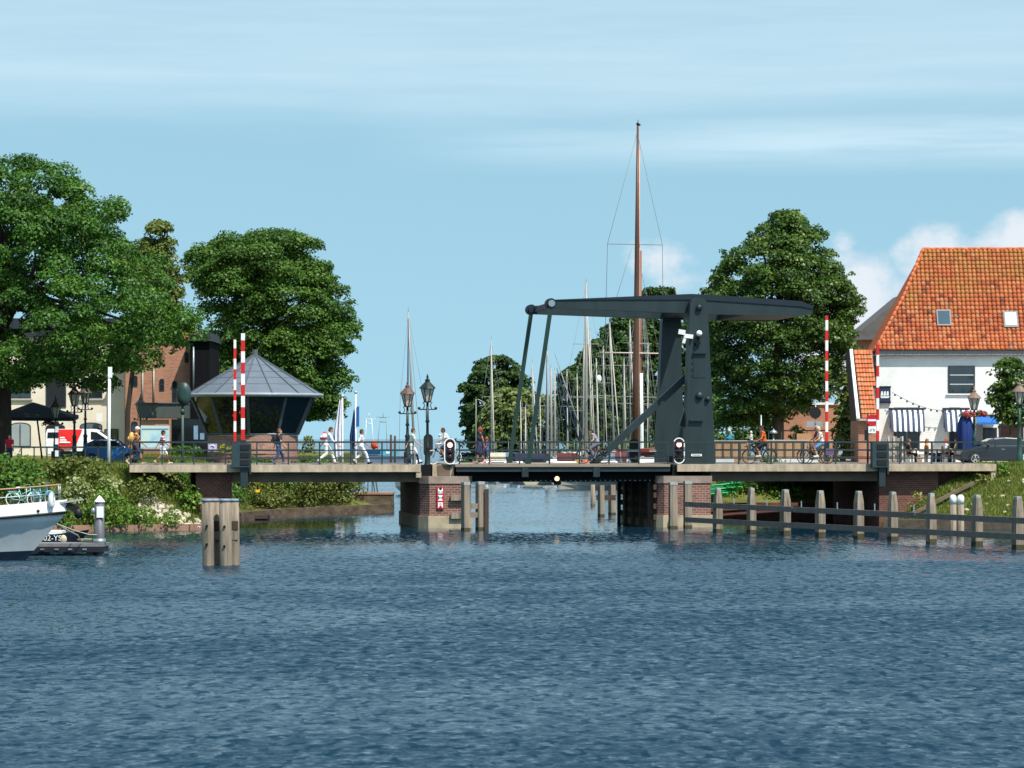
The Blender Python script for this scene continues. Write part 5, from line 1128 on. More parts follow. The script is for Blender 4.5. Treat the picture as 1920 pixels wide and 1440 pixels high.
for a, b_, t, mm, lab in ((1338, 1404, 828, WB_, 'tan timber screen wall behind the cyclists'), (1438, 1561, 827, WB_, 'longer tan screen wall with grey coping beside the cyclists')):
    o = thing('screen_wall', lab, 'wall', (X((a + b_) / 2, Y), Y, 3.05), group='low screen walls behind the bridge'); MB().box(X(a, Y), X(b_, Y), Y, Y + .15, 2.95, Z(t, Y)).build('panel', mm, o)
    MB().box(X(a, Y) - .03, X(b_, Y) + .03, Y - .06, Y + .2, Z(t, Y) + .002, Z(t - 2.5, Y)).build('coping', GRS, o)
    MB().box(X(a + 4, Y), X(b_ - 28, Y), Y - .12, Y - .002, 2.95, Z(860, Y)).build('kerb_band', mat('white_band', S(206, 208, 210), .7, .1, 3), o)
    for j in range(int((b_ - a) / 16) + 1): px = a + 2 + j * 16; MB().box(X(px, Y) - .05, X(px, Y) + .05, Y - .05, Y - .003, Z(860, Y) + .005, Z(t, Y) - .003).build('batten', mat('batten_dark', S(96, 76, 60), .8, .2, 2), o)
Y = 178; o = thing('wooden_bench', 'wooden bench with a tan back behind the low wall right of the tree trunk', 'bench', (X(1508, Y), Y, 3.05)); MB().box(X(1494, Y), X(1522, Y), Y, Y + .06, Z(826, Y), Z(813, Y)).build('backrest', mat('bench_tan', S(186, 142, 100), .75, .15, 2), o); MB().box(X(1494, Y), X(1522, Y), Y - .5, Y - .02, 3.46, 3.5).build('seat', mat('bench_tan', (0,) * 3), o)
for px in (1497, 1519): MB().box(X(px, Y) - .04, X(px, Y) + .04, Y - .4, Y - .3, 3.0, 3.458).build('leg', STEELD, o)
Y = 180; m = MB().bar((X(1338, Y), Y, Z(808, Y)), (X(1620, Y), Y, Z(807, Y)), .07, .07)
for k2 in range(12): m.tube([(X(1345 + k2 * 24, Y), Y, 3), (X(1345 + k2 * 24, Y), Y, Z(807, Y))], .035, 6)
m.solo('park_railing', SIGB, 'black railing under the big tree behind the screen walls', 'railing', (X(1480, Y), Y, 3.05))
Y = 164; o = thing('slatted_fence', 'grey wooden slat fence at the left end of the cafe terrace', 'fence', (X(1678, Y), Y, 3.1))
for k2 in range(5): px = 1664 + k2 * 6; MB().box(X(px, Y), X(px + 5.2, Y), Y, Y + .05, 3.05, Z(822 - (k2 * 7) % 5, Y)).build('board', mat('weathered_board', S(150, 140, 128), .85, .2, 2, stretch=(4, 4, .5)), o)
for px in (1666, 1676, 1692): MB().box(X(px, Y) - .04, X(px, Y) + .04, Y - .08, Y - .002, 3.05, Z(818, Y)).build('post', mat('pale_post', S(196, 192, 184), .7, .1, 2), o)
# terrace furniture
WICK = mat('wicker', S(96, 72, 52), .8, .3, 14); TABM = mat('table_top', S(120, 96, 74), .6, .2, 4)
def chair(px, Y, rz, lab, first=[]):
    loc = (X(px, Y), Y, 3.09)
    if first: return dup(first[0], loc, rz, lab)
    o = thing('terrace_chair', lab, 'chair', loc, rz, 'wicker chairs on the cafe terrace'); first.append(o)
    MB().box(-.24, .24, -.24, .24, .41, .47).build('seat', WICK, o, True); MB().box(-.24, -.19, -.24, .24, .472, .92).build('backrest', WICK, o, True)
    for a in (-.21, .21):
        for b_ in (-.21, .21): MB().box(a - .02, a + .02, b_ - .02, b_ + .02, 0, .408).build('leg', STEELD, o, True)
        MB().box(-.2, .2, a - .02 + (.02 if a > 0 else -.02), a + .02, .62, .66).build('armrest', WICK, o, True)
    return o
def table(px, Y, lab, first=[]):
    loc = (X(px, Y), Y, 3.09)
    if first: return dup(first[0], loc, 0, lab)
    o = thing('terrace_table', lab, 'table', loc, 0, 'tables on the cafe terrace'); first.append(o)
    MB().box(-.35, .35, -.35, .35, .7, .74).build('table_top', TABM, o, True); MB().tube([(0, 0, .02), (0, 0, .7)], .04, 8).build('leg', STEELD, o, True); MB().lathe([(.26, 0), (.24, .03)], n=14).build('base', STEELD, o, True)
table(1718, 165, 'terrace table nearest the slat fence'); table(1757, 165, 'middle terrace table below the white wall'); table(1783, 166, 'terrace table nearest the folded blue parasol')
for px, Y, rz, lab in ((1703, 165, 0, 'wicker chair left of the table nearest the slat fence'), (1731, 165, math.pi, 'wicker chair right of the table nearest the slat fence'), (1742, 165.3, 0, 'wicker chair left of the middle terrace table'), (1771, 165, math.pi, 'wicker chair right of the middle terrace table'), (1775, 167.4, 1.2, 'wicker chair behind the middle terrace table'), (1796, 166, math.pi, 'wicker chair beside the folded blue parasol')): chair(px, Y, rz, lab)
Y = 163; MB().lathe([(.12, 0), (.17, .3), (.18, .32)], (X(1724, Y), Y, 3.09), 14).solo('flower_pot', mat('pale_pot', S(214, 190, 176), .7, .1, 3), 'small pale flower pot on the terrace floor', 'pot', (X(1724, Y), Y, 3.09))
# ============================================================ trees
BARK = mat('bark', S(92, 78, 64), .95, .3, 1.5, .6, 9, stretch=(3, 3, .5)); BARKD = mat('bark_dark', S(58, 48, 42), .95, .3, 1.5, .6, 9, stretch=(3, 3, .5))
L_MAPLE = leafmat('leaf_maple', [(0, S(40, 70, 26)), (.5, S(68, 108, 38)), (.85, S(92, 130, 48)), (1, S(124, 142, 60))])
L_LIME = leafmat('leaf_lime', [(0, S(62, 82, 34)), (.5, S(98, 112, 48)), (1, S(140, 142, 76))])
L_CHEST = leafmat('leaf_chestnut', [(0, S(46, 76, 28)), (.5, S(78, 112, 40)), (.85, S(92, 120, 46)), (1, S(112, 128, 56))])
L_LINDEN = leafmat('leaf_linden', [(0, S(40, 66, 30)), (.5, S(74, 102, 42)), (.8, S(96, 122, 50)), (1, S(138, 152, 70))], rough=.42)
L_FAR = leafmat('leaf_far', [(0, S(40, 62, 34)), (.5, S(62, 88, 42)), (1, S(92, 112, 56))]); L_WILLOW = leafmat('leaf_willow', [(0, S(74, 94, 50)), (.5, S(108, 124, 66)), (1, S(142, 150, 88))])
tree('big_maple_tree', 'huge dark green tree at the left edge with its trunk in the frame corner', 'tree',
     [(290, 0, 56), (312, -70, 108), (335, -120, 165), (365, -170, 200), (400, -210, 240), (450, -250, 262), (500, -280, 288), (550, -320, 345), (600, -340, 372), (640, -340, 368), (680, -320, 335), (705, -260, 235), (738, -150, 215)], 161, 4, .95, 3.0, BARKD, L_MAPLE, .13, 720, (.45, 1.0), 420, .85, limbs=30, split=.32, core=.24, group='trees behind the bridge')
for (px, py, r) in ((215, 745, .8), (232, 720, .9), (160, 715, .8), (190, 700, 1.0), (228, 770, .6)):
    pass
tree('lime_tree', 'yellowish green tree right of and behind the huge left tree', 'tree',
     [(414, 292, 316), (440, 252, 330), (480, 215, 336), (520, 205, 350), (560, 225, 352), (610, 235, 350), (650, 250, 335)], 184, 238, .32, 3.4, BARKD, L_LIME, .14, 210, (.4, .8), 330, .75, limbs=12, hole=.1, group='trees behind the bridge')
tree('chestnut_tree', 'broad rounded green tree behind the pavilion roof', 'tree',
     [(431, 490, 560), (446, 436, 582), (462, 380, 602), (482, 346, 622), (505, 342, 634), (540, 352, 652), (570, 366, 662), (600, 374, 668), (625, 384, 684), (655, 388, 672), (690, 384, 655), (725, 398, 658), (760, 470, 655), (792, 540, 640)], 211, 520, .8, 3.6, BARKD, L_CHEST, .145, 420, (.7, 1.25), 380, .8, asym=.07, limbs=18, core=.28, up=.6, group='trees behind the bridge')
tree('linden_tree', 'tall dense green tree behind the right pylon and balance beams', 'tree',
     [(394, 1448, 1482), (420, 1428, 1525), (450, 1395, 1560), (480, 1358, 1572), (510, 1332, 1594), (540, 1316, 1610), (580, 1308, 1622), (620, 1312, 1620), (660, 1316, 1616), (700, 1320, 1606), (740, 1326, 1580), (775, 1335, 1530), (802, 1345, 1430)], 187, 1458, .72, 3.0, BARK, L_LINDEN, .13, 700, (.4, .85), 420, .8, asym=.05, limbs=22, core=.3, group='trees behind the bridge')
tree('clipped_plane_tree', 'small ball shaped tree before the right end of the white cafe', 'tree',
     [(671, 1882, 1908), (688, 1860, 1932), (715, 1846, 1944), (745, 1846, 1946), (775, 1856, 1940), (802, 1872, 1928)], 167, 1895, .22, 3.05, BARK, L_LINDEN, .17, 110, (.3, .5), 200, .85, limbs=10, split=.3, group='trees behind the bridge')
tree('slender_tree', 'narrow yellowish tree between the brick outhouse and the orange annex roof', 'tree',
     [(690, 1578, 1594), (720, 1570, 1600), (760, 1566, 1602), (800, 1562, 1604), (835, 1560, 1604)], 180, 1582, .18, 3.0, BARK, L_LIME, .2, 70, (.3, .5), 130, .8, limbs=6, group='trees behind the bridge')
FT = 'trees on the far harbour bank'
tree('far_tree', 'round dark tree left of the bridge hangers on the far bank', 'tree', [(668, 912, 950), (688, 890, 978), (720, 866, 998), (760, 856, 1006), (800, 860, 1004), (848, 876, 994)], 445, 932, .9, 1.0, BARKD, L_FAR, .4, 300, (.8, 1.4), 75, .8, group=FT, limbs=8)
tree('far_willow', 'pale green willow in front of the round dark tree on the far bank', 'tree', [(728, 940, 972), (750, 915, 1005), (785, 890, 1012), (812, 885, 1012), (830, 890, 1010)], 428, 955, .6, 1.0, BARK, L_WILLOW, .42, 130, (.8, 1.5), 48, .9, group=FT, limbs=8)
tree('far_bush_tree', 'low olive green tree behind the white mast bundle', 'tree', [(742, 1010, 1030), (765, 1000, 1055), (800, 995, 1065), (830, 995, 1070)], 432, 1030, .4, 1.0, BARK, L_WILLOW, .42, 70, (.7, 1.2), 48, .8, group=FT, limbs=6)
for i, (prof, px, Y, lab) in enumerate((
    ([(684, 1074, 1104), (706, 1050, 1120), (750, 1040, 1134), (800, 1050, 1130), (830, 1055, 1125)], 1090, 400, 'leftmost dark tree of the row behind the yacht masts'),
    ([(636, 1112, 1146), (666, 1086, 1166), (720, 1072, 1176), (780, 1080, 1172), (830, 1090, 1165)], 1125, 404, 'second tree of the row behind the yacht masts, rising rightward'),
    ([(590, 1154, 1196), (622, 1128, 1218), (680, 1118, 1234), (760, 1126, 1228), (830, 1135, 1220)], 1175, 408, 'third tree of the row, directly behind the brown ship mast'),
    ([(540, 1214, 1276), (568, 1186, 1300), (630, 1172, 1318), (720, 1180, 1315), (830, 1190, 1305)], 1240, 412, 'tallest far tree showing above the balance beam'),
    ([(560, 1300, 1330), (620, 1280, 1350), (720, 1280, 1360), (830, 1290, 1350)], 1310, 416, 'rightmost far tree of the row, mostly hidden by the pylon'))):
    tree('far_poplar_tree', lab, 'tree', prof, Y, px, .8, 1.0, BARKD, L_FAR, .4, 240, (.75, 1.35), 80, .8, group=FT, limbs=8)
# ============================================================ shrubs and hedges
L_HEDGE = leafmat('leaf_hedge', [(0, S(40, 72, 24)), (.5, S(66, 106, 36)), (1, S(108, 138, 56))]); L_OLIVE = leafmat('leaf_olive', [(0, S(66, 80, 34)), (.5, S(98, 110, 48)), (1, S(138, 132, 74))])
L_PALE = leafmat('leaf_pale', [(0, S(92, 112, 58)), (.5, S(146, 156, 100)), (1, S(206, 206, 164))]); L_WEED = leafmat('leaf_weed', [(0, S(60, 96, 30)), (.5, S(92, 128, 44)), (1, S(134, 158, 70))])
L_DRY = leafmat('leaf_dry', [(0, S(96, 104, 52)), (.5, S(140, 140, 78)), (1, S(186, 172, 112))])
def pb(px, py, Y, dz=0): return (X(px, Y), Y, Z(py, Y) + dz)
def shrub(name, lab, px0, px1, pyt, pyb, Y, lf, size=.14, dens=1.0, dy=None, lumps=16, grp='shrubs on the left bank'):
    if Y < 158:
        fn_ = hL if px0 < 900 else hR; c_ = (px0 + px1) / 2; Y = next((y_ for y_ in np.arange(142, 154, .15) if hgt(X(c_, y_), y_, fn_) >= Z(pyb, y_) and hgt(X(c_, y_), y_, fn_) > 0), Y)
    rx = (px1 - px0) / 2 * Y / F; rz = (pyb - pyt) * Y / F; ry = dy or max(.6, rx * .7)
    n = int(dens * (rx * rz * 3.2 + rx * ry * 2) / (size * size) * 1.7)
    return bush(name, lab, 'shrub', pb((px0 + px1) / 2, pyb, Y), (rx, ry, rz), n, size, lf, grp, lumps)
shrub('dark_hedge', 'dense dark green bush at the left edge above the white boat', -60, 84, 838, 935, 147.5, L_HEDGE, .15, lumps=26)
shrub('low_hedge', 'low olive hedge on the bank top below the white van', 60, 212, 858, 898, 149.3, L_OLIVE, .13, lumps=26)
shrub('flowering_shrub', 'pale cream flowering shrub in the middle of the left bank', 112, 178, 884, 946, 146.8, L_PALE, .11, lumps=18)
shrub('flowering_shrub', 'paler sparse shrub just below the left bridge end', 176, 236, 884, 934, 147.6, L_PALE, .11, .8)
shrub('green_shrub', 'tall fresh green shrub standing behind the steel mooring pile', 150, 245, 900, 990, 145.6, L_WEED, .13, 1.0, lumps=22)
shrub('green_shrub', 'bright low bush behind the bow of the white boat', 96, 150, 952, 996, 144.2, L_HEDGE, .14)
shrub('green_shrub', 'olive bush between the boat railing and the flowering shrub', 60, 140, 900, 965, 146, L_OLIVE, .13, lumps=18)
shrub('wild_bush', 'tall weeds beside the dark left abutment', 318, 384, 905, 958, 147.2, L_WEED, .12, .8)
shrub('wild_bush', 'spread of weeds under the left end of the deck', 232, 322, 888, 950, 147.2, L_OLIVE, .11, .8, lumps=22)
shrub('wild_bush', 'bright weeds at the water edge right of the tall green shrub', 232, 300, 940, 990, 145.6, L_WEED, .11, .8)
shrub('wild_bush', 'low green weeds at the water edge beside the pale stones', 296, 340, 950, 992, 145.9, L_WEED, .1, .6)
# hedge on the quay seen beneath the left span
def hedge(name, lab, pts, r, h, size, lf, dens, grp):
    P0 = np.array(pts, float); loc = P0[0].copy(); L = np.hypot(*(P0[1:, :2] - P0[:-1, :2]).T).sum(); K = int(L / (r * .45)) * 3
    t = np.sort(nrs.rand(K)) * (len(P0) - 1); i = np.minimum(t.astype(int), len(P0) - 2); f_ = (t - i)[:, None]; c = P0[i] * (1 - f_) + P0[i + 1] * f_
    rd = r * (.45 + .3 * nrs.rand(K)); c = c + np.stack([nrs.normal(size=K) * r * .3, nrs.normal(size=K) * r * .45, nrs.rand(K) * h - .2], 1)
    p, n, tt = clumps(c, rd, dens, size, .85, .4); v, f = leaves(p, n, size); o = nobj(name, npmesh(name, v - loc, f, tt), lf); o.location = loc
    return setp(o, lab, 'hedge', grp)
hedge('quay_hedge', 'thick green hedge above the stone quay seen under the left span', [(X(442, 166) , 167.5, .9), (X(530, 172), 172.5, .8), (X(610, 178), 178.2, .8), (X(655, 181), 182.2, .75)], 1.25, 1.5, .12, L_OLIVE, 260, 'quay hedges')
hedge('quay_hedge', 'upper row of green hedge just below the left span girder', [(X(442, 168), 170.0, 1.9), (X(540, 175), 176.0, 1.8), (X(650, 182), 183.2, 1.7)], 1.2, 1.1, .12, L_HEDGE, 240, 'quay hedges')
hedge('bank_hedge', 'bushes on the shaded bank seen under the right span', [(X(1372, 167), 166.6, 1.5), (X(1430, 168), 166.9, 1.6), (X(1505, 170), 167.4, 1.7)], 1.2, 1.5, .13, L_HEDGE, 220, 'quay hedges')
hedge('bank_hedge', 'lower row of bushes along the dark quay wall under the right span', [(X(1365, 166), 165.9, .95), (X(1425, 166), 166.0, .95), (X(1490, 166), 166.2, .95)], .8, .8, .12, L_WEED, 240, 'quay hedges')
hedge('quay_hedge', 'dark bushes behind the left abutment beneath the deck end', [(X(330, 164), 162, 2.3), (X(400, 164), 163.5, 1.7), (X(445, 164), 164.5, 1.0)], 1.1, 1.2, .13, L_HEDGE, 200, 'quay hedges')
shrub('wild_bush', 'weeds hanging over the slope directly below the deck fascia', 284, 356, 884, 926, 147, L_OLIVE, .11, .9, lumps=22)
for i_, (a_, b_, y_) in enumerate(((862, 960, 452), (955, 1060, 446), (1050, 1190, 392), (1180, 1330, 398))):
    hedge('far_hedge', ('leftmost run of dark scrub on the far harbour bank', 'scrub behind the short masts on the far harbour bank', 'scrub behind the thick white mast on the far harbour bank', 'scrub behind the brown ship mast on the far harbour bank')[i_], [(X(a_, y_), y_, 1.2), (X(b_, y_), y_, 1.2)], 2.2, 2.6, .42, L_FAR, 34, 'scrub on the far harbour bank')
shrub('garden_hedge', 'clipped hedge behind the railing left of the orange annex', 1548, 1606, 806, 866, 172, L_OLIVE, .14, grp='garden shrubs'); hedge('garden_hedge', 'dark hedge closing the garden behind the big right tree', [(X(1325, 201), 201, 3.4), (X(1610, 201), 201, 3.4)], 1.5, 3.4, .2, L_HEDGE, 190, 'garden hedges'); shrub('garden_shrub', 'light green shrub left of the brick outhouse signs', 1480, 1512, 788, 828, 188, L_WEED, .16, grp='garden shrubs')
shrub('pavilion_plant', 'small leafy plant beside the right edge of the pavilion base', 562, 592, 812, 850, 176, L_OLIVE, .12, 1.2, grp='garden shrubs'); shrub('garden_shrub', 'little bush with yellow flowers on the lawn behind the left barrier cabinet', 408, 432, 832, 848, 172, leafmat('leaf_yellow', [(0, S(90, 110, 40)), (.6, S(150, 150, 50)), (1, S(226, 204, 60))]), .1, grp='garden shrubs')
shrub('garden_shrub', 'row of low green border plants before the information board', 300, 400, 838, 850, 174, L_HEDGE, .12, grp='garden shrubs', lumps=24)
shrub('wild_bush', 'leggy yellow green weed growing by the right abutment', 1702, 1738, 912, 958, 149.6, L_DRY, .1, .35, grp='weeds on the right bank'); shrub('wild_bush', 'dry pale bush under the right end of the deck', 1828, 1862, 886, 904, 152, L_DRY, .1, .6, grp='weeds on the right bank')
shrub('wild_bush', 'bright green bush at the right end of the deck fascia', 1862, 1890, 862, 892, 151.3, L_WEED, .12, grp='weeds on the right bank')
# ============================================================ grass
def scatter(fn, poly, n, hmin=.2, hmax=9):
    xs = [p[0] for p in poly]; ys = [p[1] for p in poly]
    x = min(xs) + nrs.rand(n * 3) * (max(xs) - min(xs)); y = min(ys) + nrs.rand(n * 3) * (max(ys) - min(ys))
    k = (poly_sd(poly, x, y) > 0); x, y = x[k], y[k]; z = fn(x, y); k = (z > hmin) & (z < hmax); return np.stack([x, y, z], 1)[k][:n]
def grass(name, pts, h, w, lf):
    v, f = blades(pts, h, w); o = nobj(name, npmesh(name, v, f, np.clip(.5 + .22 * nrs.normal(size=len(f)), 0, 1)), lf); return setp(o, kind='stuff')
L_GRASS = leafmat('grass_blades', [(0, S(70, 92, 32)), (.5, S(106, 124, 50)), (.85, S(150, 152, 84)), (1, S(190, 178, 120))], trans=.35)
grass('bank_grass', scatter(hL, [(-26, 143), (-15, 145), (-14.5, 149), (-26, 152)], 14000), .34, .05, L_GRASS)
grass('bank_grass', scatter(hR, [(18, 148), (30, 147), (30, 156), (21, 156)], 26000), .2, .05, L_GRASS)
grass('lawn_grass', scatter(hL, [(-24, 166), (-10, 168), (-9, 184), (-24, 186)], 16000, 1.5), .2, .09, leafmat('lawn_blades', [(0, S(84, 104, 36)), (.5, S(118, 130, 50)), (1, S(156, 150, 80))], trans=.35))
tuft = scatter(hR, [(22, 147.5), (30, 147), (30, 155), (22, 155)], 60)
for i, p in enumerate(tuft[:3]): pass
# ============================================================ quay edges, stones
KERB = mat('kerb_timber', S(150, 116, 96), .85, .25, 1.2, .3, 14); STONE = mat('quay_stone', S(92, 78, 62), .92, .6, 1.3, .9, 5, stretch=(1, 1, 2.2)); RUBB = mat('pale_stone', S(196, 184, 164), .9, .2, 2, .4, 10)
def edge(name, pts, z0, z1, w, m, lab, cat='quay wall'):
    b = MB()
    for i in range(len(pts) - 1):
        p = Vector((*pts[i], 0)); q = Vector((*pts[i + 1], 0)); d = (q - p).normalized(); n = Vector((-d.y, d.x, 0)); e = d * .02
        b.add([p + n * a + Vector((0, 0, z)) for z in (z0, z1) for a in (-w / 2, w / 2)] + [q - e + n * a + Vector((0, 0, z)) for z in (z0, z1) for a in (-w / 2, w / 2)], [(0, 4, 6, 2), (1, 3, 7, 5), (2, 6, 7, 3), (0, 2, 3, 1), (4, 5, 7, 6), (0, 1, 5, 4)])
    c = pts[len(pts) // 2]; return b.solo(name, m, lab, cat, (c[0], c[1], 0))
edge('quay_edge', LP[1:5], -1, .30, .3, KERB, 'reddish timber edge along the foot of the left bank')
edge('quay_edge', [LP[5], LP[6], LP[7]], -1, .5, .5, STONE, 'low stone quay edge below the hedge under the left span')
edge('quay_edge', [(19.0, 165.2), (10.6, 164.4)], -1, .95, .4, BRICKD, 'dark quay wall under the right span'); edge('quay_edge', [(18.4, 150.3), (26, 148.4), (60, 140)], -1, .42, .4, mat('kerb_grey', S(92, 80, 68), .9, .45, 1.6, .6, 8), 'grey stone edge at the foot of the right bank')
o = thing('quay_corner', 'stone block corner of the quay with steps beneath the left span', 'quay wall', (-7.7, 184.4, 0)); MB().box(-9.3, -7.25, 183.1, 187, -1, 1.05).build('stone_block', STONE, o)
for k in range(3): MB().box(-10.2 - .0 * k, -9.31, 183.4 + k * .7, 187, .5 + k * .22, .7 + k * .22 - .004).build('step', STONE, o)
MB().box(-9.34, -7.2, 183.05, 187, 1.054, 1.16).build('capstone', KERB, o)
o = thing('boarding_ladder', 'dark steel ladder frame standing on the quay corner', 'ladder', (X(697, 184), 184, .5))
for a, b_ in ((687, 690), (695, 698), (703, 700), (709, 705)): MB().bar((X(a + 2, 184), 184, Z(943, 184)), (X(b_, 184.4), 184.4, Z(903, 184)), .06, .06).build('rail', RAILM, o)
Y = 165; o = thing('floating_fender', 'black timber floating fender against the left quay', 'fender', (X(478, Y), Y - .4, 0)); MB().box(X(440, Y), X(506, Y), Y - .8, Y + .2, -.2, Z(966, Y)).build('frame', mat('tarred_wood', (.013, .012, .011), .8, .3, 2), o); MB().box(X(450, Y), X(504, Y), Y - .86, Y - .802, Z(968, Y) - .12, Z(966, Y)).build('top_beam', WOODD, o)
Y = 165; o = thing('warning_plate', 'small yellow plate hung below the left span girder', 'sign', tuple(bw(s(484), .48, zb(923, s(484), .48))), T); hh = zb(904, s(484), .48) - zb(923, s(484), .48); MB().box(-.1, .1, 0, .03, 0, hh).build('plate', mat('sign_yellow', S(240, 190, 20), .5, .08, 3), o, True); MB().box(-.045, .045, -.006, -.001, hh * .25, hh * .75).build('symbol', SIGB, o, True); MB().box(-.035, .035, 0.002, .028, hh + .002, hh + .06).build('bracket', STEELD, o, True)
Y = 168; o = thing('lilac_sign', 'small lilac notice board with a white ring on the lawn', 'sign', (X(398, Y), Y, hgt(X(398, Y), Y, hL))); MB().box(X(390, Y), X(407, Y), Y, Y + .04, Z(847, Y), Z(832, Y)).build('board', mat('lilac', S(176, 168, 206), .6, .15, 6), o); m = MB(); c = (X(398, Y), Z(840, Y)); m.tube([(c[0] + .15 * math.cos(a), Y - .02, c[1] + .15 * math.sin(a)) for a in [2 * math.pi * j / 16 for j in range(17)]], .025, 5); m.build('ring', WHITE, o)
for px in (392, 405): MB().box(X(px, Y) - .02, X(px, Y) + .02, Y + .01, Y + .05, 2.2, Z(847, Y) - .002).build('leg', STEELD, o)
# loose pale stones on the left bank
def stone(m, c, r):
    k = MB().ball((0, 0, 0), r, r * .85, r * .6, 8, 6); q = Euler((rnd.random() * .5, rnd.random() * .5, rnd.random() * 6)).to_matrix()
    m.add([Vector(c) + q @ (Vector(p) * (1 + rnd.uniform(-.15, .15))) for p in k.v], k.f, False)
m = MB()
for i in range(90):
    px = rnd.uniform(262, 376); pyy = rnd.gauss(968, 14); x = X(px, 147); y = 145.3 + rnd.random() * 2.6; z = hgt(x, y, hL)
    if z > .1 and z < 2.4: stone(m, (x, y, z + .02), rnd.uniform(.1, .28))
for i in range(30):
    x = X(rnd.uniform(262, 300), 147); y = 147 + rnd.random() * .9; z = hgt(x, y, hL); stone(m, (x, y, z + .05), rnd.uniform(.15, .32))
setp(m.build('rubble', RUBB), kind='stuff')
m = MB()
for i in range(30):
    x = rnd.uniform(21.5, 26); y = 149 + rnd.random() * 4; z = hgt(x, y, hR)
    if z > .3: stone(m, (x, y, z), rnd.uniform(.07, .16))
setp(m.build('rubble', RUBB), kind='stuff')
b = MB(); b.bar((X(1706, 150.4), 150.8, .60), (X(1828, 152.3), 152.7, 2.2), .14, .16); b.solo('bank_kerb', CONCD, 'pale sloping kerb strip running down the right bank', 'kerb', (X(1765, 151), 151, 1.4))
# ============================================================ boats
def hull_mb(L, B, fb, bow=1.0, sheer=.35, stern=.75, draft=.5, n=14, rake=.9, flare=.12):
    """hull shell, bow toward +x, waterline z=0"""
    m = MB(); vs = []; k = 7
    for i in range(n + 1):
        t = i / n; x = -L / 2 + L * t
        w = B / 2 * (stern + (1 - stern) * min(1, t * 2.2)) * (1 - max(0, (t - .45) / .55) ** 2.2)
        top = fb + sheer * max(0, (t - .35)) ** 1.6 * 2.0
        for j in range(-k + 1, k):
            u = abs(j) / (k - 1); sg = 1 if j > 0 else -1
            z = -draft + (top + draft) * u ** .9
            ww = w * min(1, (u * 1.5) ** .6) * (1 + flare * (u - .6)); xx = x + rake * max(0, (t - .6) / .4) ** 1.5 * (u - .75)
            vs.append((xx, sg * ww if j else 0, z))
    r = 2 * k - 1
    fs = [(i * r + j, (i + 1) * r + j, (i + 1) * r + j + 1, i * r + j + 1) for i in range(n) for j in range(r - 1)]
    fs += [tuple(range(r))[::-1]] ; fs += [(i * r, i * r + r - 1, (i + 1) * r + r - 1, (i + 1) * r) for i in range(n)]
    return m.add(vs, fs, False)
HW = mat('hull_white', S(232, 232, 228), .35, .05, .6); HN = mat('hull_navy', S(30, 42, 66), .35, .1, .6); HC = mat('hull_cream', S(206, 196, 172), .4, .06, .8); ALU = mat('mast_alloy', S(156, 152, 144), .4, .08, 1); SAILB = mat('sail_cover_blue', S(34, 48, 84), .8, .15, 2); CABW = mat('cabin_white', S(238, 238, 236), .4, .04, 1); WIRE = mat('rigging_wire', S(120, 124, 128), .5, .1, 1); VARN = mat('varnished_wood', S(88, 56, 42), .4, .2, 1.5, stretch=(2, 2, .3)); TEAK = mat('teak', S(170, 136, 100), .7, .15, 3)
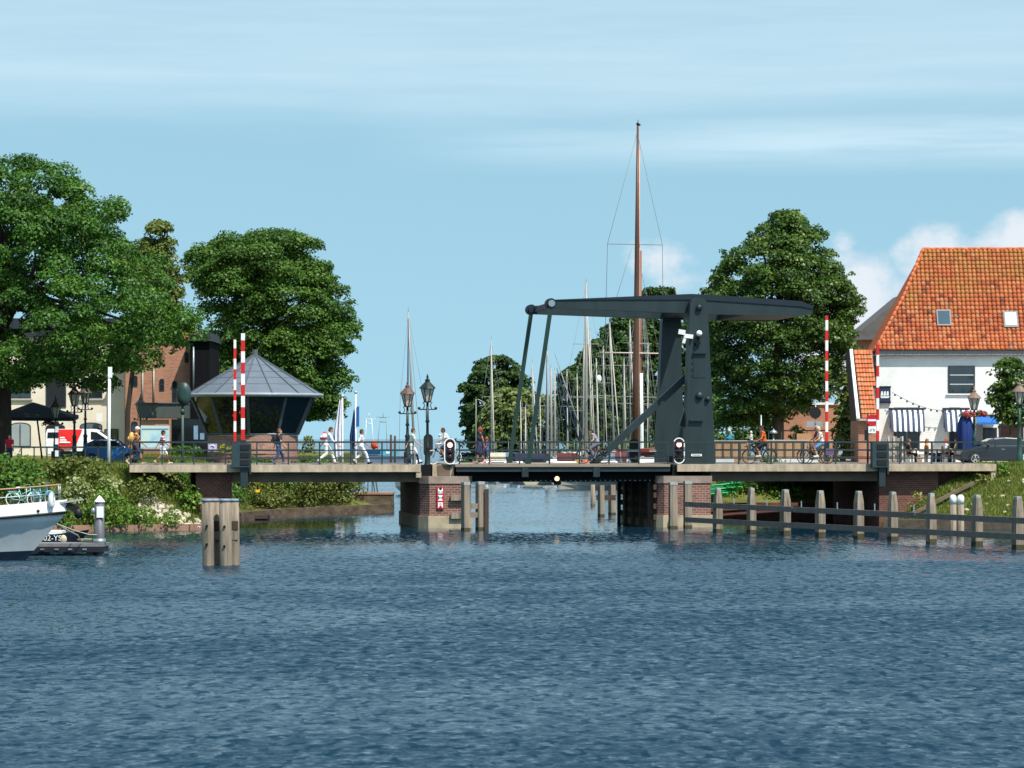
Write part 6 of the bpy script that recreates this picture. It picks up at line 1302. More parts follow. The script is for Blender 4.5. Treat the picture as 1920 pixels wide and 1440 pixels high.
def yacht(px, Y, pxt, pyt, lab, hull, mw=.09, spr=(), heading=-1, cover=SAILB, mastm=None, furl=True, L=9, ext=()):
    loc = (X(px, Y), Y, 0); o = thing('moored_yacht', lab, 'sailing boat', loc, R(90) * heading + rnd.uniform(-.12, .12), 'sailing boats in the harbour'); mm = mastm or ALU; Wi = wm(o).inverted()
    B = L * .31; x0 = -.3; off = Vector((x0, 0, 0))
    h = hull_mb(L, B, 1.0); h.build('hull', hull, o, True)
    MB().prism([(-L * .18, 1.0), (L * .26, 1.15), (L * .18, 1.52), (-L * .16, 1.62)], -B * .3, B * .3, lambda u, v, w: (u, w, v)).build('cabin', CABW, o, True)
    MB().box(-L * .1, L * .12, -B * .305, B * .305, 1.25, 1.42).build('cabin_window', WGL, o, True)
    MB().prism([(-L * .26, 1.05), (-L * .12, 1.5), (-L * .14, 2.15), (-L * .2, 2.3), (-L * .27, 2.25)], -B * .32, B * .32, lambda u, v, w: (u, w, v)).build('spray_hood', cover, o, True)
    top = Wi @ Vector((X(pxt, Y), Y, Z(pyt, Y))); base = Vector((0, 0, 1.1))
    MB().tube([base, base.lerp(top, .6), top], [mw, mw * .9, mw * .6], 8).build('mast', mm, o, True)
    b1 = Vector((-L * .42, 0, 2.55)); MB().tube([(-.1, 0, 2.3), b1], .07, 8).build('boom', mm, o, True); MB().tube([(-.2, 0, 2.5), (-L * .2, 0, 2.62), b1 + Vector((.2, 0, .06))], [.16, .15, .08], 8).build('sail_cover', cover, o, True)
    for (py, half) in spr:
        z = Z(py, Y); f_ = (z - 1.1) / (top.z - 1.1); c = base.lerp(top, f_); MB().tube([c + Vector((0, -half, 0)), c + Vector((0, half, 0))], .03, 5).build('spreader', mm, o, True)
    m = MB(); hw = max([s_[1] for s_ in spr] or [B * .3])
    for sg in (-1, 1): m.tube([top - Vector((0, 0, .2)), (base.lerp(top, .5) + Vector((0, sg * hw, 0))), (-.2, sg * B * .45, 1.05)], .014, 4)
    m.tube([top, (-L * .5, 0, 1.2)], .014, 4); m.build('rigging', WIRE, o, True)
    bow = Vector((L * .5, 0, 1.5))
    if furl: MB().tube([top.lerp(bow, .04), top.lerp(bow, .5), bow], [.03, .07, .05], 6).build('furled_jib', mat('furled_canvas', S(186, 180, 168), .8, .15, 3) if cover is SAILB else SAILB, o, True)
    m = MB(); ring = [(L * .49, 0, 2.0), (L * .42, .45, 1.95), (L * .42, -.45, 1.95)]
    for p in ring[1:]: m.tube([ring[0], p], .02, 5); m.tube([p, (p[0], p[1], 1.2)], .02, 5)
    m.build('pulpit', GALV, o, True)
    MB().tube([top, top + Vector((0, 0, .5))], .015, 4).build('aerial', WIRE, o, True)
    return o
yacht(922, 330, 921, 637, 'white yacht whose mast stands tallest before the round far tree', HW, .10, ((744, 1.1),))
yacht(977, 384, 976, 737, 'white yacht with a short mast just left of the hangers', HW, .07, ((765, .8),)); yacht(989, 398, 985, 760, 'cream yacht behind the front hanger rod foot', HC, .07)
yacht(1001, 352, 998, 680, 'navy yacht between the hanger rods and the mast bundle', HN, .08, ((760, .9),)); yacht(1013, 392, 1012, 702, 'white yacht with a thin mast left of the mast bundle', HW, .07, ((761, .8),))
yacht(1027, 312, 1026, 658, 'white yacht with the leftmost thick mast of the bundle', HW, .14, cover=CABW); yacht(1034, 346, 1033, 690, 'white yacht with the second mast of the bundle', HW, .16, cover=CABW, furl=False); yacht(1041, 376, 1040, 696, 'cream yacht with the third mast of the bundle', HC, .17, cover=CABW, furl=False); yacht(1047, 408, 1046, 708, 'white yacht with the rightmost mast of the bundle and blue covers', HW, .14)
yacht(1099, 302, 1099, 530, 'large white yacht with a thick white mast above the beam', HW, .17, ((645, 1.3), (745, 1.9)), L=12); yacht(1093, 352, 1095, 640, 'white yacht with a grey mast just behind the thick white one', HW, .1, ((743, 1.6),))
yacht(1122, 332, 1118, 672, 'navy yacht with a radar dome on its mast', HN, .1, ((742, 1.5),), cover=SAILB); yacht(1107, 378, 1106, 620, 'white yacht with a slim mast right of the thick white one', HW, .07, ((645, 1.0),))
yacht(1153, 322, 1143, 603, 'white yacht with a slightly leaning white mast', HW, .11, ((685, 1.3),)); yacht(1170, 366, 1170, 672, 'cream yacht with a short mast left of the brown ship mast', HC, .08, ((685, .9),)); yacht(1232, 352, 1233, 702, 'white yacht with a short mast beside the rear pylon', HW, .09)
yacht(1216, 400, 1215, 640, 'far yacht with thin mast between ship mast and rear pylon', HC, .07, ((760, 1.0),))
for a_ in ((1064, 372, 1063, 692, 'far yacht with a thin mast right of the long grey furled sail', HC), (1083, 388, 1082, 700, 'far yacht with a thin mast left of the thick white mast', HW), (1133, 395, 1131, 648, 'far yacht with a thin mast right of the radar mast', HN), (1162, 412, 1160, 655, 'far yacht with a thin mast beside the leaning white mast', HW), (1182, 380, 1181, 600, 'yacht whose mast rises just left of the brown ship mast', HC), (1224, 420, 1223, 690, 'farthest yacht with a thin mast left of the rear pylon', HW)):
    yacht(a_[0], a_[1], a_[2], a_[3], a_[4], a_[5], .075, ((a_[3] + 70, .9),))
q = P(1123, 710, 331.5); MB().ball(q, .28, .28, .42, 10, 8).solo('radar_dome', CABW, 'white radar dome on the mast of the navy yacht', 'radar', tuple(q))
yacht(779, 242, 765.5, 585, 'white yacht whose curved mast leans left behind the lamp posts', HW, .105, cover=CABW, L=10)
def cruiser(px, Y, lab, hull, can, L=8.0, heading=-1, k=1.0):
    o = thing('cabin_cruiser', lab, 'motor boat', (X(px, Y), Y, 0), R(90) * heading + rnd.uniform(-.35, .35), 'motor boats in the harbour', k); B = L * .34
    hull_mb(L, B, 1.15).build('hull', hull, o, True)
    MB().prism([(-L * .25, 1.15), (L * .25, 1.3), (L * .12, 2.15), (-L * .22, 2.25)], -B * .38, B * .38, lambda u, v, w: (u, w, v)).build('cabin', CABW, o, True)
    for sg in (-1, 1):
        for a, b_ in ((-.18, -.08), (-.06, .03), (.05, .13)): MB().box(L * a, L * b_, sg * B * .385 - .01, sg * B * .385 + .01, 1.6, 2.0).build('side_window', WGL, o, True)
    MB().add([(L * .232, -B * .3, 1.42), (L * .232, B * .3, 1.42), (L * .145, B * .3, 2.08), (L * .145, -B * .3, 2.08)], [(0, 1, 2, 3)]).build('windscreen', WGL, o, True)
    MB().prism([(-L * .42, 1.2), (-L * .24, 2.26), (-L * .02, 2.27), (-L * .06, 2.95), (-L * .3, 3.0), (-L * .42, 2.5)], -B * .36, B * .36, lambda u, v, w: (u, w, v)).build('canopy', can, o, True)
    MB().tube([(-L * .1, 0, 2.9), (-L * .1, 0, 4.2)], .03, 6).build('signal_mast', ALU, o, True)
    m = MB()
    for sg in (-1, 1): m.tube([(L * .46, 0, 2.0), (L * .3, sg * B * .4, 1.95), (-L * .1, sg * B * .48, 1.85)], .02, 5)
    m.build('guard_rail', GALV, o, True); return o
CANV = [mat('canopy_navy', S(28, 34, 54), .85, .15, 3), mat('canopy_cream', S(190, 180, 158), .85, .15, 3), mat('canopy_grey_blue', S(96, 112, 128), .85, .15, 3), mat('canopy_maroon', S(92, 40, 40), .85, .15, 3)]
for px, Y, h_, c_, hd, lab in ((930, 308, HW, 1, -1, 'white motor boat with cream canopy below the round far tree'), (958, 322, HN, 2, 1, 'navy motor boat with grey blue canopy left of the hanger feet'), (985, 300, HW, 0, -1, 'white motor boat with navy canopy between the hanger feet'), (1015, 296, HC, 0, 1, 'cream motor boat with navy canopy right of the hanger feet'), (1062, 300, HW, 3, -1, 'white motor boat with maroon canopy right of the mast bundle'), (1078, 330, HN, 1, 1, 'navy motor boat with cream canopy beside the blue furled sails'), (1135, 306, HW, 2, -1, 'white motor boat with grey blue canopy beside the cyclist near the strut'), (1160, 330, HC, 3, 1, 'cream motor boat with maroon canopy left of the brown mast foot'), (1218, 318, HW, 0, -1, 'white motor boat with navy canopy right of the brown mast foot')): cruiser(px, Y, lab, h_, CANV[c_], heading=hd)
# big sailing barge with the tall brown mast
Y = 266; SH = thing('sailing_barge', 'old sailing barge with a very tall brown mast, pale hull under the leaf', 'sailing ship', (X(1140, Y), Y, 0), 0)
L = 22; h = hull_mb(L, 4.6, 1.35, sheer=.5, stern=.85, rake=.5); h.v = [(-x + X(1044, Y) + L / 2, y + Y + 1.4, z) for x, y, z in h.v]; h.f = [tuple(reversed(f_)) for f_ in h.f]; h.build('hull', mat('hull_pale_grey', S(176, 172, 160), .5, .12, .8), SH)
bwx = X(1044, Y); m = MB().ball((bwx + .1, Y + 1.2, .95), .22, .2, .3); m.bar((bwx + .15, Y + .9, 1.0), (bwx + .45, Y + .9, .75), .12, .2); m.build('anchor', SIGB, SH)
MB().box(bwx + 4, bwx + 17, Y + .3, Y + 2.6, 1.4, 2.2).build('cabin', VARN, SH)
zt = Z(232, Y); mx0, mx1 = X(1191, Y), X(1197, Y); MB().tube([(mx0, Y + 1.4, 1.2), ((mx0 * .6 + mx1 * .4), Y + 1.4, 10), (mx1 - .05, Y + 1.4, 22), (mx1, Y + 1.4, zt)], [.28, .27, .2, .09], 12).build('mast', VARN, SH)
MB().tube([(mx0 + .3, Y + 1.55, 2), (mx1 + .12, Y + 1.55, zt - 2)], [.13, .09], 8).build('mast_track', mat('mast_pale', S(196, 160, 140), .5, .1, 2), SH)
MB().bar((X(1140, Y), Y + 1.4, Z(455.5, Y)), (X(1244, Y), Y + 1.4, Z(457.5, Y)), .06, .06).build('crosstree', WIRE, SH)
m = MB()
for a in ([(1195, 250), (1140, 455), (1131, 828)], [(1197, 250), (1243.5, 457), (1247, 828)], [(1185, 465), (1156, 560), (1100, 760)], [(1202, 500), (1216, 560), (1250, 720)]): m.tube([(X(p[0], Y), Y + 1.4, Z(p[1], Y)) for p in a], .022, 4)
m.build('shrouds', WIRE, SH)
m = MB(); m.ball((mx1, Y + 1.4, zt + .12), .14); m.tube([(mx1, Y + 1.4, zt), (mx1 + .03, Y + 1.4, zt + .5)], .03, 5); m.ball((mx1 + .16, Y + 1.4, zt + .05), .1); m.build('masthead', SIGB, SH)
MB().tube([(mx0 + .5, Y + 1.2, 3.0), (mx0 + 9, Y + 1.2, 3.7)], .14, 8).build('boom', VARN, SH); MB().tube([(mx0 + .5, Y + 1.2, 3.3), (mx0 + 8.6, Y + 1.2, 3.95)], .26, 8).build('furled_sail', mat('sail_tan', S(150, 84, 58), .8, .2, 2), SH)
Y = 312; S2 = thing('two_masted_ship', 'second sailing ship with brown and white mast and pale yards beside the tall mast', 'sailing ship', (X(1201, Y), Y, 0))
h = hull_mb(14, 4.2, 1.3); h.v = [(y + X(1201, Y), -x + Y, z) for x, y, z in h.v]; h.build('hull', HW, S2)
MB().tube([(X(1198, Y), Y, 1.2), (X(1201, Y), Y, Z(470, Y))], [.26, .13], 10).build('mast', mat('mast_brown', S(128, 84, 62), .5, .15, 1.5, stretch=(2, 2, .3)), S2); MB().tube([(X(1204, Y), Y - .4, 1.2), (X(1202, Y), Y - .4, Z(700, Y))], [.2, .16], 10).build('lower_mast', CABW, S2)
for a, b_, py in ((1124, 1237, 661), (1150, 1232, 743), (1150, 1232, 756), (1168, 1222, 643)): MB().tube([(X(a, Y), Y - .3, Z(py, Y)), (X(b_, Y), Y - .3, Z(py + 2, Y))], .035 if py != 661 else .075, 6).build('yard', ALU if py != 661 else mat('yard_pale', S(206, 186, 176), .5, .08, 2), S2)
m = MB()
for a, b_ in ((1165, 1196), (1170, 1197), (1176, 1198), (1182, 1199), (1222, 1203), (1226, 1203), (1230, 1204), (1236, 1204), (1212, 1202), (1146, 1196), (1248, 1204)): m.tube([(X(a, Y), Y, 1.6), (X(b_, Y), Y, Z(560, Y))], .016, 4)
m.build('shrouds', WIRE, S2); MB().box(X(1190, Y), X(1228, Y), Y - 3, Y + 2, 1.4, 2.5).build('deckhouse', CABW, S2)
for i, (xa, ya, xb, yb, Y, mm, r_) in enumerate(((1044, 690, 1086, 828, 318, SAILB, .1), (1042, 700, 1072, 832, 322, SAILB, .07), (1040, 662, 1096, 826, 326, WIRE, .09))):
    b = MB().tube([P(xa, ya, Y), P((xa + xb) / 2 - 1, (ya + yb) / 2, Y), P(xb, yb, Y)], [.03, r_, r_ * .8], 7); b.solo('furled_sail', mm, ('bright blue furled foresail slanting right of the mast bundle', 'second blue furled foresail below the brighter one', 'long grey furled foresail slanting from the mast bundle')[i], 'sail', tuple(P(xb, yb, Y)))
# work boat with the cyan panel, far left of the channel
Y = 425; WBT = thing('work_boat', 'blue work boat with a cyan panel and two gantry masts moored beyond the bridge', 'boat', (X(720, Y), Y, 0))
MB().prism([(X(676, Y), -.3), (X(758, Y), -.3), (X(762, Y), 2.0), (X(672, Y), 2.2)], Y - 1.8, Y + 1.8, lambda u, v, w: (u, w, v)).build('hull', mat('hull_grey_blue', S(96, 116, 136), .5, .1, 1), WBT)
MB().box(X(676, Y), X(714, Y), Y - 1.9, Y + 1.4, 2.21, Z(845.5, Y)).build('navy_side', mat('side_navy', S(24, 66, 104), .5, .1, 2), WBT); MB().box(X(714.5, Y), X(747, Y), Y - 1.88, Y - 1.5, 2.21, Z(845.5, Y)).build('cyan_panel', mat('side_cyan', S(56, 176, 206), .5, .08, 2), WBT); MB().box(X(725, Y), X(735, Y), Y - 1.92, Y - 1.881, 2.35, Z(846.5, Y)).build('white_mark', WHITE, WBT)
def gantry(xa, xb, xt0, xt1, yt, m, name):
    b = MB()
    b.tube([(X(xa, Y), Y, 2), (X(xt0, Y), Y, Z(yt, Y))], .05, 6); b.tube([(X(xb, Y), Y, 2), (X(xt1, Y), Y, Z(yt, Y))], .05, 6); b.tube([(X(xt0, Y), Y, Z(yt, Y)), (X(xt1, Y), Y, Z(yt, Y))], .05, 6); b.tube([(X(xt0, Y), Y, Z(yt + 8, Y)), (X(xt1, Y), Y, Z(yt + 8, Y))], .07, 6)
    c = (xt0 + xt1) / 2; b.tube([(X(c, Y), Y, Z(yt, Y)), (X(c, Y), Y, Z(yt - 12, Y))], .03, 5); b.tube([(X(c - 13, Y), Y, Z(yt - 1, Y)), (X(c + 13, Y), Y, Z(yt - 1, Y))], .025, 5); b.build(name, m, WBT)
gantry(706, 726, 713, 724, 783, mat('gantry_grey', S(120, 140, 140), .5, .1, 2), 'gantry'); gantry(684, 702, 687, 697, 786, mat('gantry_white', S(214, 222, 222), .5, .05, 2), 'gantry')
q = P(701, 834, 400); b = MB().ball(q, .42, .4, .6, 10, 8); b.ball(q + Vector((.35, 0, -.2)), .25); b.solo('orange_buoy', mat('buoy_orange', S(206, 74, 40), .5, .12, 4), 'orange red buoy bundle hanging beside the blue work boat', 'buoy', tuple(q))
for px, pyt in ((733, 815), (740.5, 817)): Y = 380; b = MB().tube([(X(px, Y), Y, -1), (X(px, Y), Y, Z(pyt, Y))], .15, 10); b.solo('harbour_pile', WOODD, 'dark pile right of the blue work boat, ' + ('left of two' if px < 735 else 'right of two'), 'post', (X(px, Y), Y, 0), 'dark harbour piles')
Y = 300; b = MB(); b.tube([(X(893, Y), Y, 0), (X(893, Y), Y, Z(748, Y)), (X(897, Y), Y, Z(749, Y)), (X(907, Y), Y, Z(754, Y)), (X(910, Y), Y, Z(766, Y))], [.08, .07, .05, .04, .03], 7); b.solo('davit_post', ALU, 'pale harbour post with a hooked arm left of the tallest small mast', 'post', (X(893, Y), Y, 0))
# ============================================================ steel cruiser with bicycles, left foreground
Y = 110.5; WBM = thing('motor_cruiser', 'grey and white steel cruiser with its bow pointing right at the left edge', 'boat', (X(0, Y), Y, 0), R(-2)); L = 11.0; bx = X(126, Y) - X(0, Y)
HG = mat('hull_steel_grey', S(196, 200, 202), .42, .16, .6, spec=.3)
def stem(t, half, z0f, z1f, n=18, xo=0):
    pass
vs, fs = [], []; n = 20; k = 6
def sec(t):
    """t 0 stern .. 1 stem: half breadth at deck, at waterline, sheer height, x at deck / waterline"""
    hb = 1.75 * (1 - max(0, (t - .5) / .5) ** 2.4); hwl = 1.5 * (1 - max(0, (t - .42) / .58) ** 1.9)
    zs = 1.18 + .56 * t ** 2.2; xd = -L + (L + bx) * t; xw = -L + (L + bx - 1.72) * t
    return hb, hwl, zs, xd, xw
for i in range(n + 1):
    t = i / n; hb, hwl, zs, xd, xw = sec(t)
    for sg in (-1, 1):
        for j in range(k + 1):
            u = j / k; vs.append((xw + (xd - xw) * u, sg * (hwl + (hb - hwl) * u ** 1.3), -.25 + (zs + .25) * u))
r = 2 * (k + 1)
for i in range(n):
    for sg in range(2):
        for j in range(k): a = i * r + sg * (k + 1) + j; q_ = (a, a + r, a + r + 1, a + 1); fs.append(q_ if sg == 0 else q_[::-1])
    a = i * r + k; fs.append((a, a + r, a + r + k + 1, a + k + 1))
MB().add(vs, fs, True).build('hull', HG, WBM, True)
vs2, fs2 = [], []
for i in range(n + 1):
    t = i / n; hb, hwl, zs, xd, xw = sec(t); h2 = .36 + .1 * t
    for sg in (-1, 1): vs2 += [(xd, sg * (hb + .005), zs), (xd + .0 - .12 * t * 0, sg * (hb + .01), zs + h2), (xd, sg * max(hb - .06, 0), zs + h2), (xd, sg * max(hb - .06, 0), zs)]
for i in range(n):
    for sg in range(2):
        for j in range(3): a = i * 8 + sg * 4 + j; q_ = (a, a + 8, a + 9, a + 1); fs2.append(q_ if sg == 0 else q_[::-1])
MB().add(vs2, fs2, False).build('bulwark', mat('bulwark_white', S(240, 240, 238), .35, .05, .8), WBM, True)
for sg, nm in ((-1, 'rubbing_strake'), (1, 'rubbing_strake')): MB().tube([(sec(i / n)[3], sg * (sec(i / n)[0] + .03), sec(i / n)[2]) for i in range(n + 1)], .05, 6).build(nm, SIGB, WBM, True)
m = MB()
for sg in (-1, 1):
    pts = []
    for i in range(n + 1):
        t = i / n; hb, hwl, zs, xd, xw = sec(t); u_ = .30; pts += [(xw, sg * (hwl + .02), -.25), (xw + (xd - xw) * u_ + .01, sg * (hwl + (hb - hwl) * u_ ** 1.3 + .02), -.25 + (zs + .25) * u_)]
    q_ = [(2 * i, 2 * i + 2, 2 * i + 3, 2 * i + 1) for i in range(n)]; m.add(pts, q_ if sg < 0 else [f_[::-1] for f_ in q_])
m.build('boot_top', mat('boot_navy', S(26, 40, 58), .4, .1, 1), WBM, True)
MB().add([(sec(i / n)[3], sg * (sec(i / n)[0] - .05), sec(i / n)[2] + .1) for i in range(n + 1) for sg in (-1, 1)], [(2 * i, 2 * i + 2, 2 * i + 3, 2 * i + 1) for i in range(n)]).build('foredeck', mat('deck_cream', S(206, 204, 196), .7, .08, 3), WBM, True)
def railp(t, dz): hb, hwl, zs, xd, xw = sec(t); return xd, hb, zs + dz
for sg in (-1, 1):
    for dz, mm, rr in ((1.02, TEAK, .032), (.72, GALV, .018)): MB().tube([(min(railp(t, dz)[0], bx - .25), sg * (railp(t, dz)[1] - .02), railp(t, dz)[2] ) for t in np.linspace(.3, .985, 14)], rr, 6).build('handrail' if dz > 1 else 'guard_wire', mm, WBM, True)
    for t in (.35, .5, .64, .78, .9, .98): x, y, z = railp(t, .4); MB().tube([(min(x, bx - .25), sg * (y - .02), z), (min(x, bx - .25), sg * (y - .02), z + .62)], .022, 6).build('stanchion', GALV, WBM, True)
m = MB().bar((bx - .6, 0, 2.02), (bx + .55, 0, 2.2), .3, .07); m.build('bow_platform', mat('platform_grey', S(160, 164, 160), .6, .1, 2), WBM, True)
m = MB().bar((bx + .0, 0, 2.0), (bx + .42, 0, 1.82), .14, .22); m.ball((bx + .42, 0, 1.7), .16, .16, .2); m.build('anchor', SIGB, WBM, True)
x, y, z = railp(.93, .14); MB().ball((x, -y - .02, z), .06, .04, .05).build('hawse_hole', SIGB, WBM, True)
MB().bar((-1.2, -1.62, .16), (-.35, -1.58, .46), .02, .03).build('scuff_stripe', mat('scuff_pale', S(176, 196, 210), .4, .05, 2), WBM, True)
MB().box(-9.5, -2.4, -1.2, 1.2, 1.3, 2.6).build('deckhouse', CABW, WBM, True); MB().box(-9.0, -2.35, -1.22, 1.22, 1.95, 2.35).build('deckhouse_window', WGL, WBM, True)
MB().cbox((-.75, -.6, 1.78), .8, .7, .14).build('deck_hatch', CABW, WBM, True)
# bicycles
def bicycle(loc, rz, lab, cf, cm=None, wheelm=None, k=1.0, grp=None, basket=None, tilt=0):
    o = thing('bicycle', lab, 'bicycle', loc, rz, grp, k); tm = wheelm or RUB; r = .34
    for x in (-.53, .53):
        m = MB(); m.tube([(x + r * math.cos(a), 0, r + r * math.sin(a)) for a in [2 * math.pi * j / 24 for j in range(25)]], .024, 6); w = m.build('wheel', tm, o, True)
        m = MB()
        for j in range(10): a = 2 * math.pi * j / 10; m.tube([(x, 0, r), (x + r * .96 * math.cos(a), 0, r + r * .96 * math.sin(a))], .005, 3)
        m.tube([(x, -.05, r), (x, .05, r)], .03, 8); m.build('spokes', GALV, w, True)
        m = MB(); m.tube([(x + (r + .035) * math.cos(a), 0, r + (r + .035) * math.sin(a)) for a in np.linspace(R(15), R(165), 12)], .02, 5); m.build('mudguard', cf, o, True)
    m = MB()
    for p, q_, rr in (((-.53, 0, r), (-.05, 0, .3), .016), ((-.53, 0, r), (-.2, 0, .78), .013), ((-.05, 0, .3), (-.22, 0, .86), .018), ((-.05, 0, .3), (.38, 0, .72), .022), ((-.14, 0, .58), (.36, 0, .82), .018), ((.36, 0, .7), (.33, 0, .95), .02)): m.tube([p, q_], rr, 6)
    m.build('frame', cf, o, True)
    m = MB()
    for sg in (-.05, .05): m.tube([(.38, sg, .72), (.53, sg, r)], .014, 6)
    m.build('fork', cf, o, True)
    m = MB().tube([(.33, 0, .93), (.30, 0, 1.08)], .016, 6); m.tube([(.12, .3, 1.06), (.24, .27, 1.1), (.34, .1, 1.08), (.34, -.1, 1.08), (.24, -.27, 1.1), (.12, -.3, 1.06)], .015, 6); m.build('handlebar', GALV, o, True)
    m = MB().ball((-.25, 0, .93), .14, .09, .05); m.tube([(-.22, 0, .8), (-.24, 0, .92)], .014, 6); m.build('saddle', cm or SIGB, o, True)
    m = MB().tube([(-.05, -.06, .3), (-.05, .06, .3)], .05, 8); m.bar((-.05, .08, .3), (.09, .08, .2), .02, .03); m.bar((-.05, -.08, .3), (-.19, -.08, .4), .02, .03); m.bar((.04, .1, .19), (.14, .1, .19), .08, .02); m.bar((-.24, -.1, .41), (-.14, -.1, .41), .08, .02); m.build('pedals', GALV, o, True)
    m = MB().bar((-.78, 0, .74), (-.3, 0, .76), .13, .02); m.tube([(-.72, .05, .74), (-.53, .06, r)], .008, 4); m.tube([(-.72, -.05, .74), (-.53, -.06, r)], .008, 4); m.build('carrier', cf if not basket else GALV, o, True)
    return o
BKB = mat('bike_blue', S(96, 190, 220), .4, .08, 3); BKM = mat('bike_mint', S(160, 216, 214), .4, .08, 3); TYW = mat('tyre_white', S(226, 226, 220), .6, .05, 4); CBLK = mat('bike_black', (.015, .015, .017), .4, .1, 3)
bicycle(tuple(P(44, 949, 110.6)), R(6), 'pale mint folding bicycle with white tyres on the cruiser foredeck', BKM, CABW, TYW, .72, 'folding bicycles on the cruiser'); bicycle(tuple(P(80, 946, 110.3)), R(-40), 'bright blue folding bicycle nearest the bow of the cruiser', BKB, SIGB, TYW, .72, 'folding bicycles on the cruiser')
b = MB().ball(P(97, 938, 110), .13, .1, .3, 10, 8); b.solo('bow_fender', CABW, 'white fender standing on the cruiser foredeck beside the blue bicycle', 'fender', tuple(P(97, 944, 110)))
# jetty with steel pile, tender
Y = 115.5; JT = thing('floating_jetty', 'dark floating jetty behind the cruiser bow with a steel pile at its end', 'jetty', (X(120, Y), Y, 0)); x0, x1 = X(20, Y), X(199, Y)
MB().box(x0, x1, Y - .6, Y + .9, .33, .45).build('deck', mat('jetty_deck', S(120, 118, 118), .8, .15, 3, stretch=(3, .3, 1)), JT); MB().box(x0, x1 - .03, Y - .62, Y + .92, .12, .326).build('side_beam', mat('jetty_navy', S(26, 30, 42), .6, .15, 2), JT)
for px in (82, 129, 172): MB().box(X(px, Y) - .13, X(px, Y) + .13, Y - .55, Y + .8, -.4, .118).build('float', SIGB if px < 170 else mat('algae', (0,) * 3), JT)
for px in (84, 111, 136, 163): MB().bar((X(px, Y) - .08, Y - .64, .23), (X(px, Y) + .08, Y - .64, .23), .03, .06).build('bracket', GALV, JT)
PM = thing('mooring_pile', 'grey steel mooring pile with a white cone cap and white plate', 'mooring pile', (X(188, Y), Y - .2, 0)); pr = .185
MB().lathe([(pr, -1.5), (pr, Z(942, Y))], (X(188, Y), Y - .2, 0), 18).build('pile', mat('pile_steel', S(92, 92, 100), .5, .2, 2), PM); MB().lathe([(.21, Z(942, Y) + .004), (.21, Z(940, Y)), (.02, Z(929, Y))], (X(188, Y), Y - .2, 0), 18).build('cone_cap', WHITE, PM)
MB().box(X(184, Y), X(197, Y), Y - .42, Y - .39, Z(970, Y), Z(949, Y)).build('plate', WHITE, PM); MB().ball((X(176.5, Y), Y - .25, Z(958, Y)), .09, .09, .13).build('lantern', GALV, PM); MB().lathe([(.24, .40), (.24, .62)], (X(188, Y), Y - .2, 0), 18).build('collar', GALV, PM)
for (pts, lab) in (([(106, 982, 113), (140, 995, 114), (165, 1002, 115), (188, 1003, 115.2)], 'pale mooring rope from the cruiser bow to the steel pile'), ([(112, 985, 113.5), (128, 995, 114.2), (146, 1004, 115), (152, 1014, 115.4)], 'thinner mooring rope sagging down to the jetty')):
    b = MB().tube([P(*p) for p in pts], .022, 6); b.solo('mooring_rope', mat('rope', S(176, 172, 150), .9, .1, 6), lab, 'rope', tuple(P(*pts[0])))
b = MB().tube([P(160 + 16 * math.cos(a) * (1 - a / 40), 1012 + 1.2 * math.sin(a), 115.5 + .3 * math.sin(a)) for a in np.linspace(0, 12, 40)], .02, 5); b.solo('coiled_rope', mat('rope', (0,) * 3), 'coil of rope lying on the end of the jetty', 'rope', tuple(P(160, 1013, 115.5)))
Y = 118.5; TD = thing('dinghy', 'small navy dinghy with white top and white registration letters behind the jetty', 'boat', (X(98, Y), Y, 0))
h = hull_mb(2.4, 1.15, .62, sheer=.2); h.v = [(x + X(100, Y), y + Y, z + .05) for x, y, z in h.v]; h.build('hull', mat('dinghy_navy', S(24, 28, 44), .4, .1, 1), TD)
MB().box(X(80, Y), X(120, Y), Y - .5, Y + .5, Z(1001, Y), Z(994.5, Y)).build('cover', CABW, TD); MB().ball((X(123, Y), Y - .6, .5), .14, .1, .18).build('fender', mat('canvas_beige', S(190, 178, 150), .8, .1, 3), TD)
MB().box(X(70, Y), X(118, Y), Y - .655, Y - .60, Z(1017, Y), Z(1001.5, Y)).build('side_panel', mat('dinghy_navy', (0,) * 3), TD)
def text(s_, size, m, name, loc, parent, rz=0):
    cu_ = bpy.data.curves.new('lettering', 'FONT'); cu_.body = s_; cu_.size = size; cu_.extrude = .004; t = bpy.data.objects.new('tmp', cu_); COL.objects.link(t); bpy.context.view_layer.update()
    me = bpy.data.meshes.new_from_object(t.evaluated_get(bpy.context.evaluated_depsgraph_get())); bpy.data.objects.remove(t)
    b = MB(); M_ = Matrix.Translation(Vector(loc)) @ Matrix.Rotation(rz, 4, 'Z') @ Matrix.Rotation(R(90), 4, 'X'); b.add([M_ @ v.co for v in me.vertices], [tuple(p.vertices) for p in me.polygons]); return b.build(name, m, parent)
text('02-YS', .30, WHITE, 'lettering', (X(86, Y), Y - .662, Z(1012.5, Y)), TD)
MB().ball(P(91, 992, 119), .09, .08, .14).solo('pink_fender', mat('fender_pink', S(206, 40, 90), .5, .1, 4), 'small pink fender behind the navy dinghy', 'fender', tuple(P(91, 995, 119)))
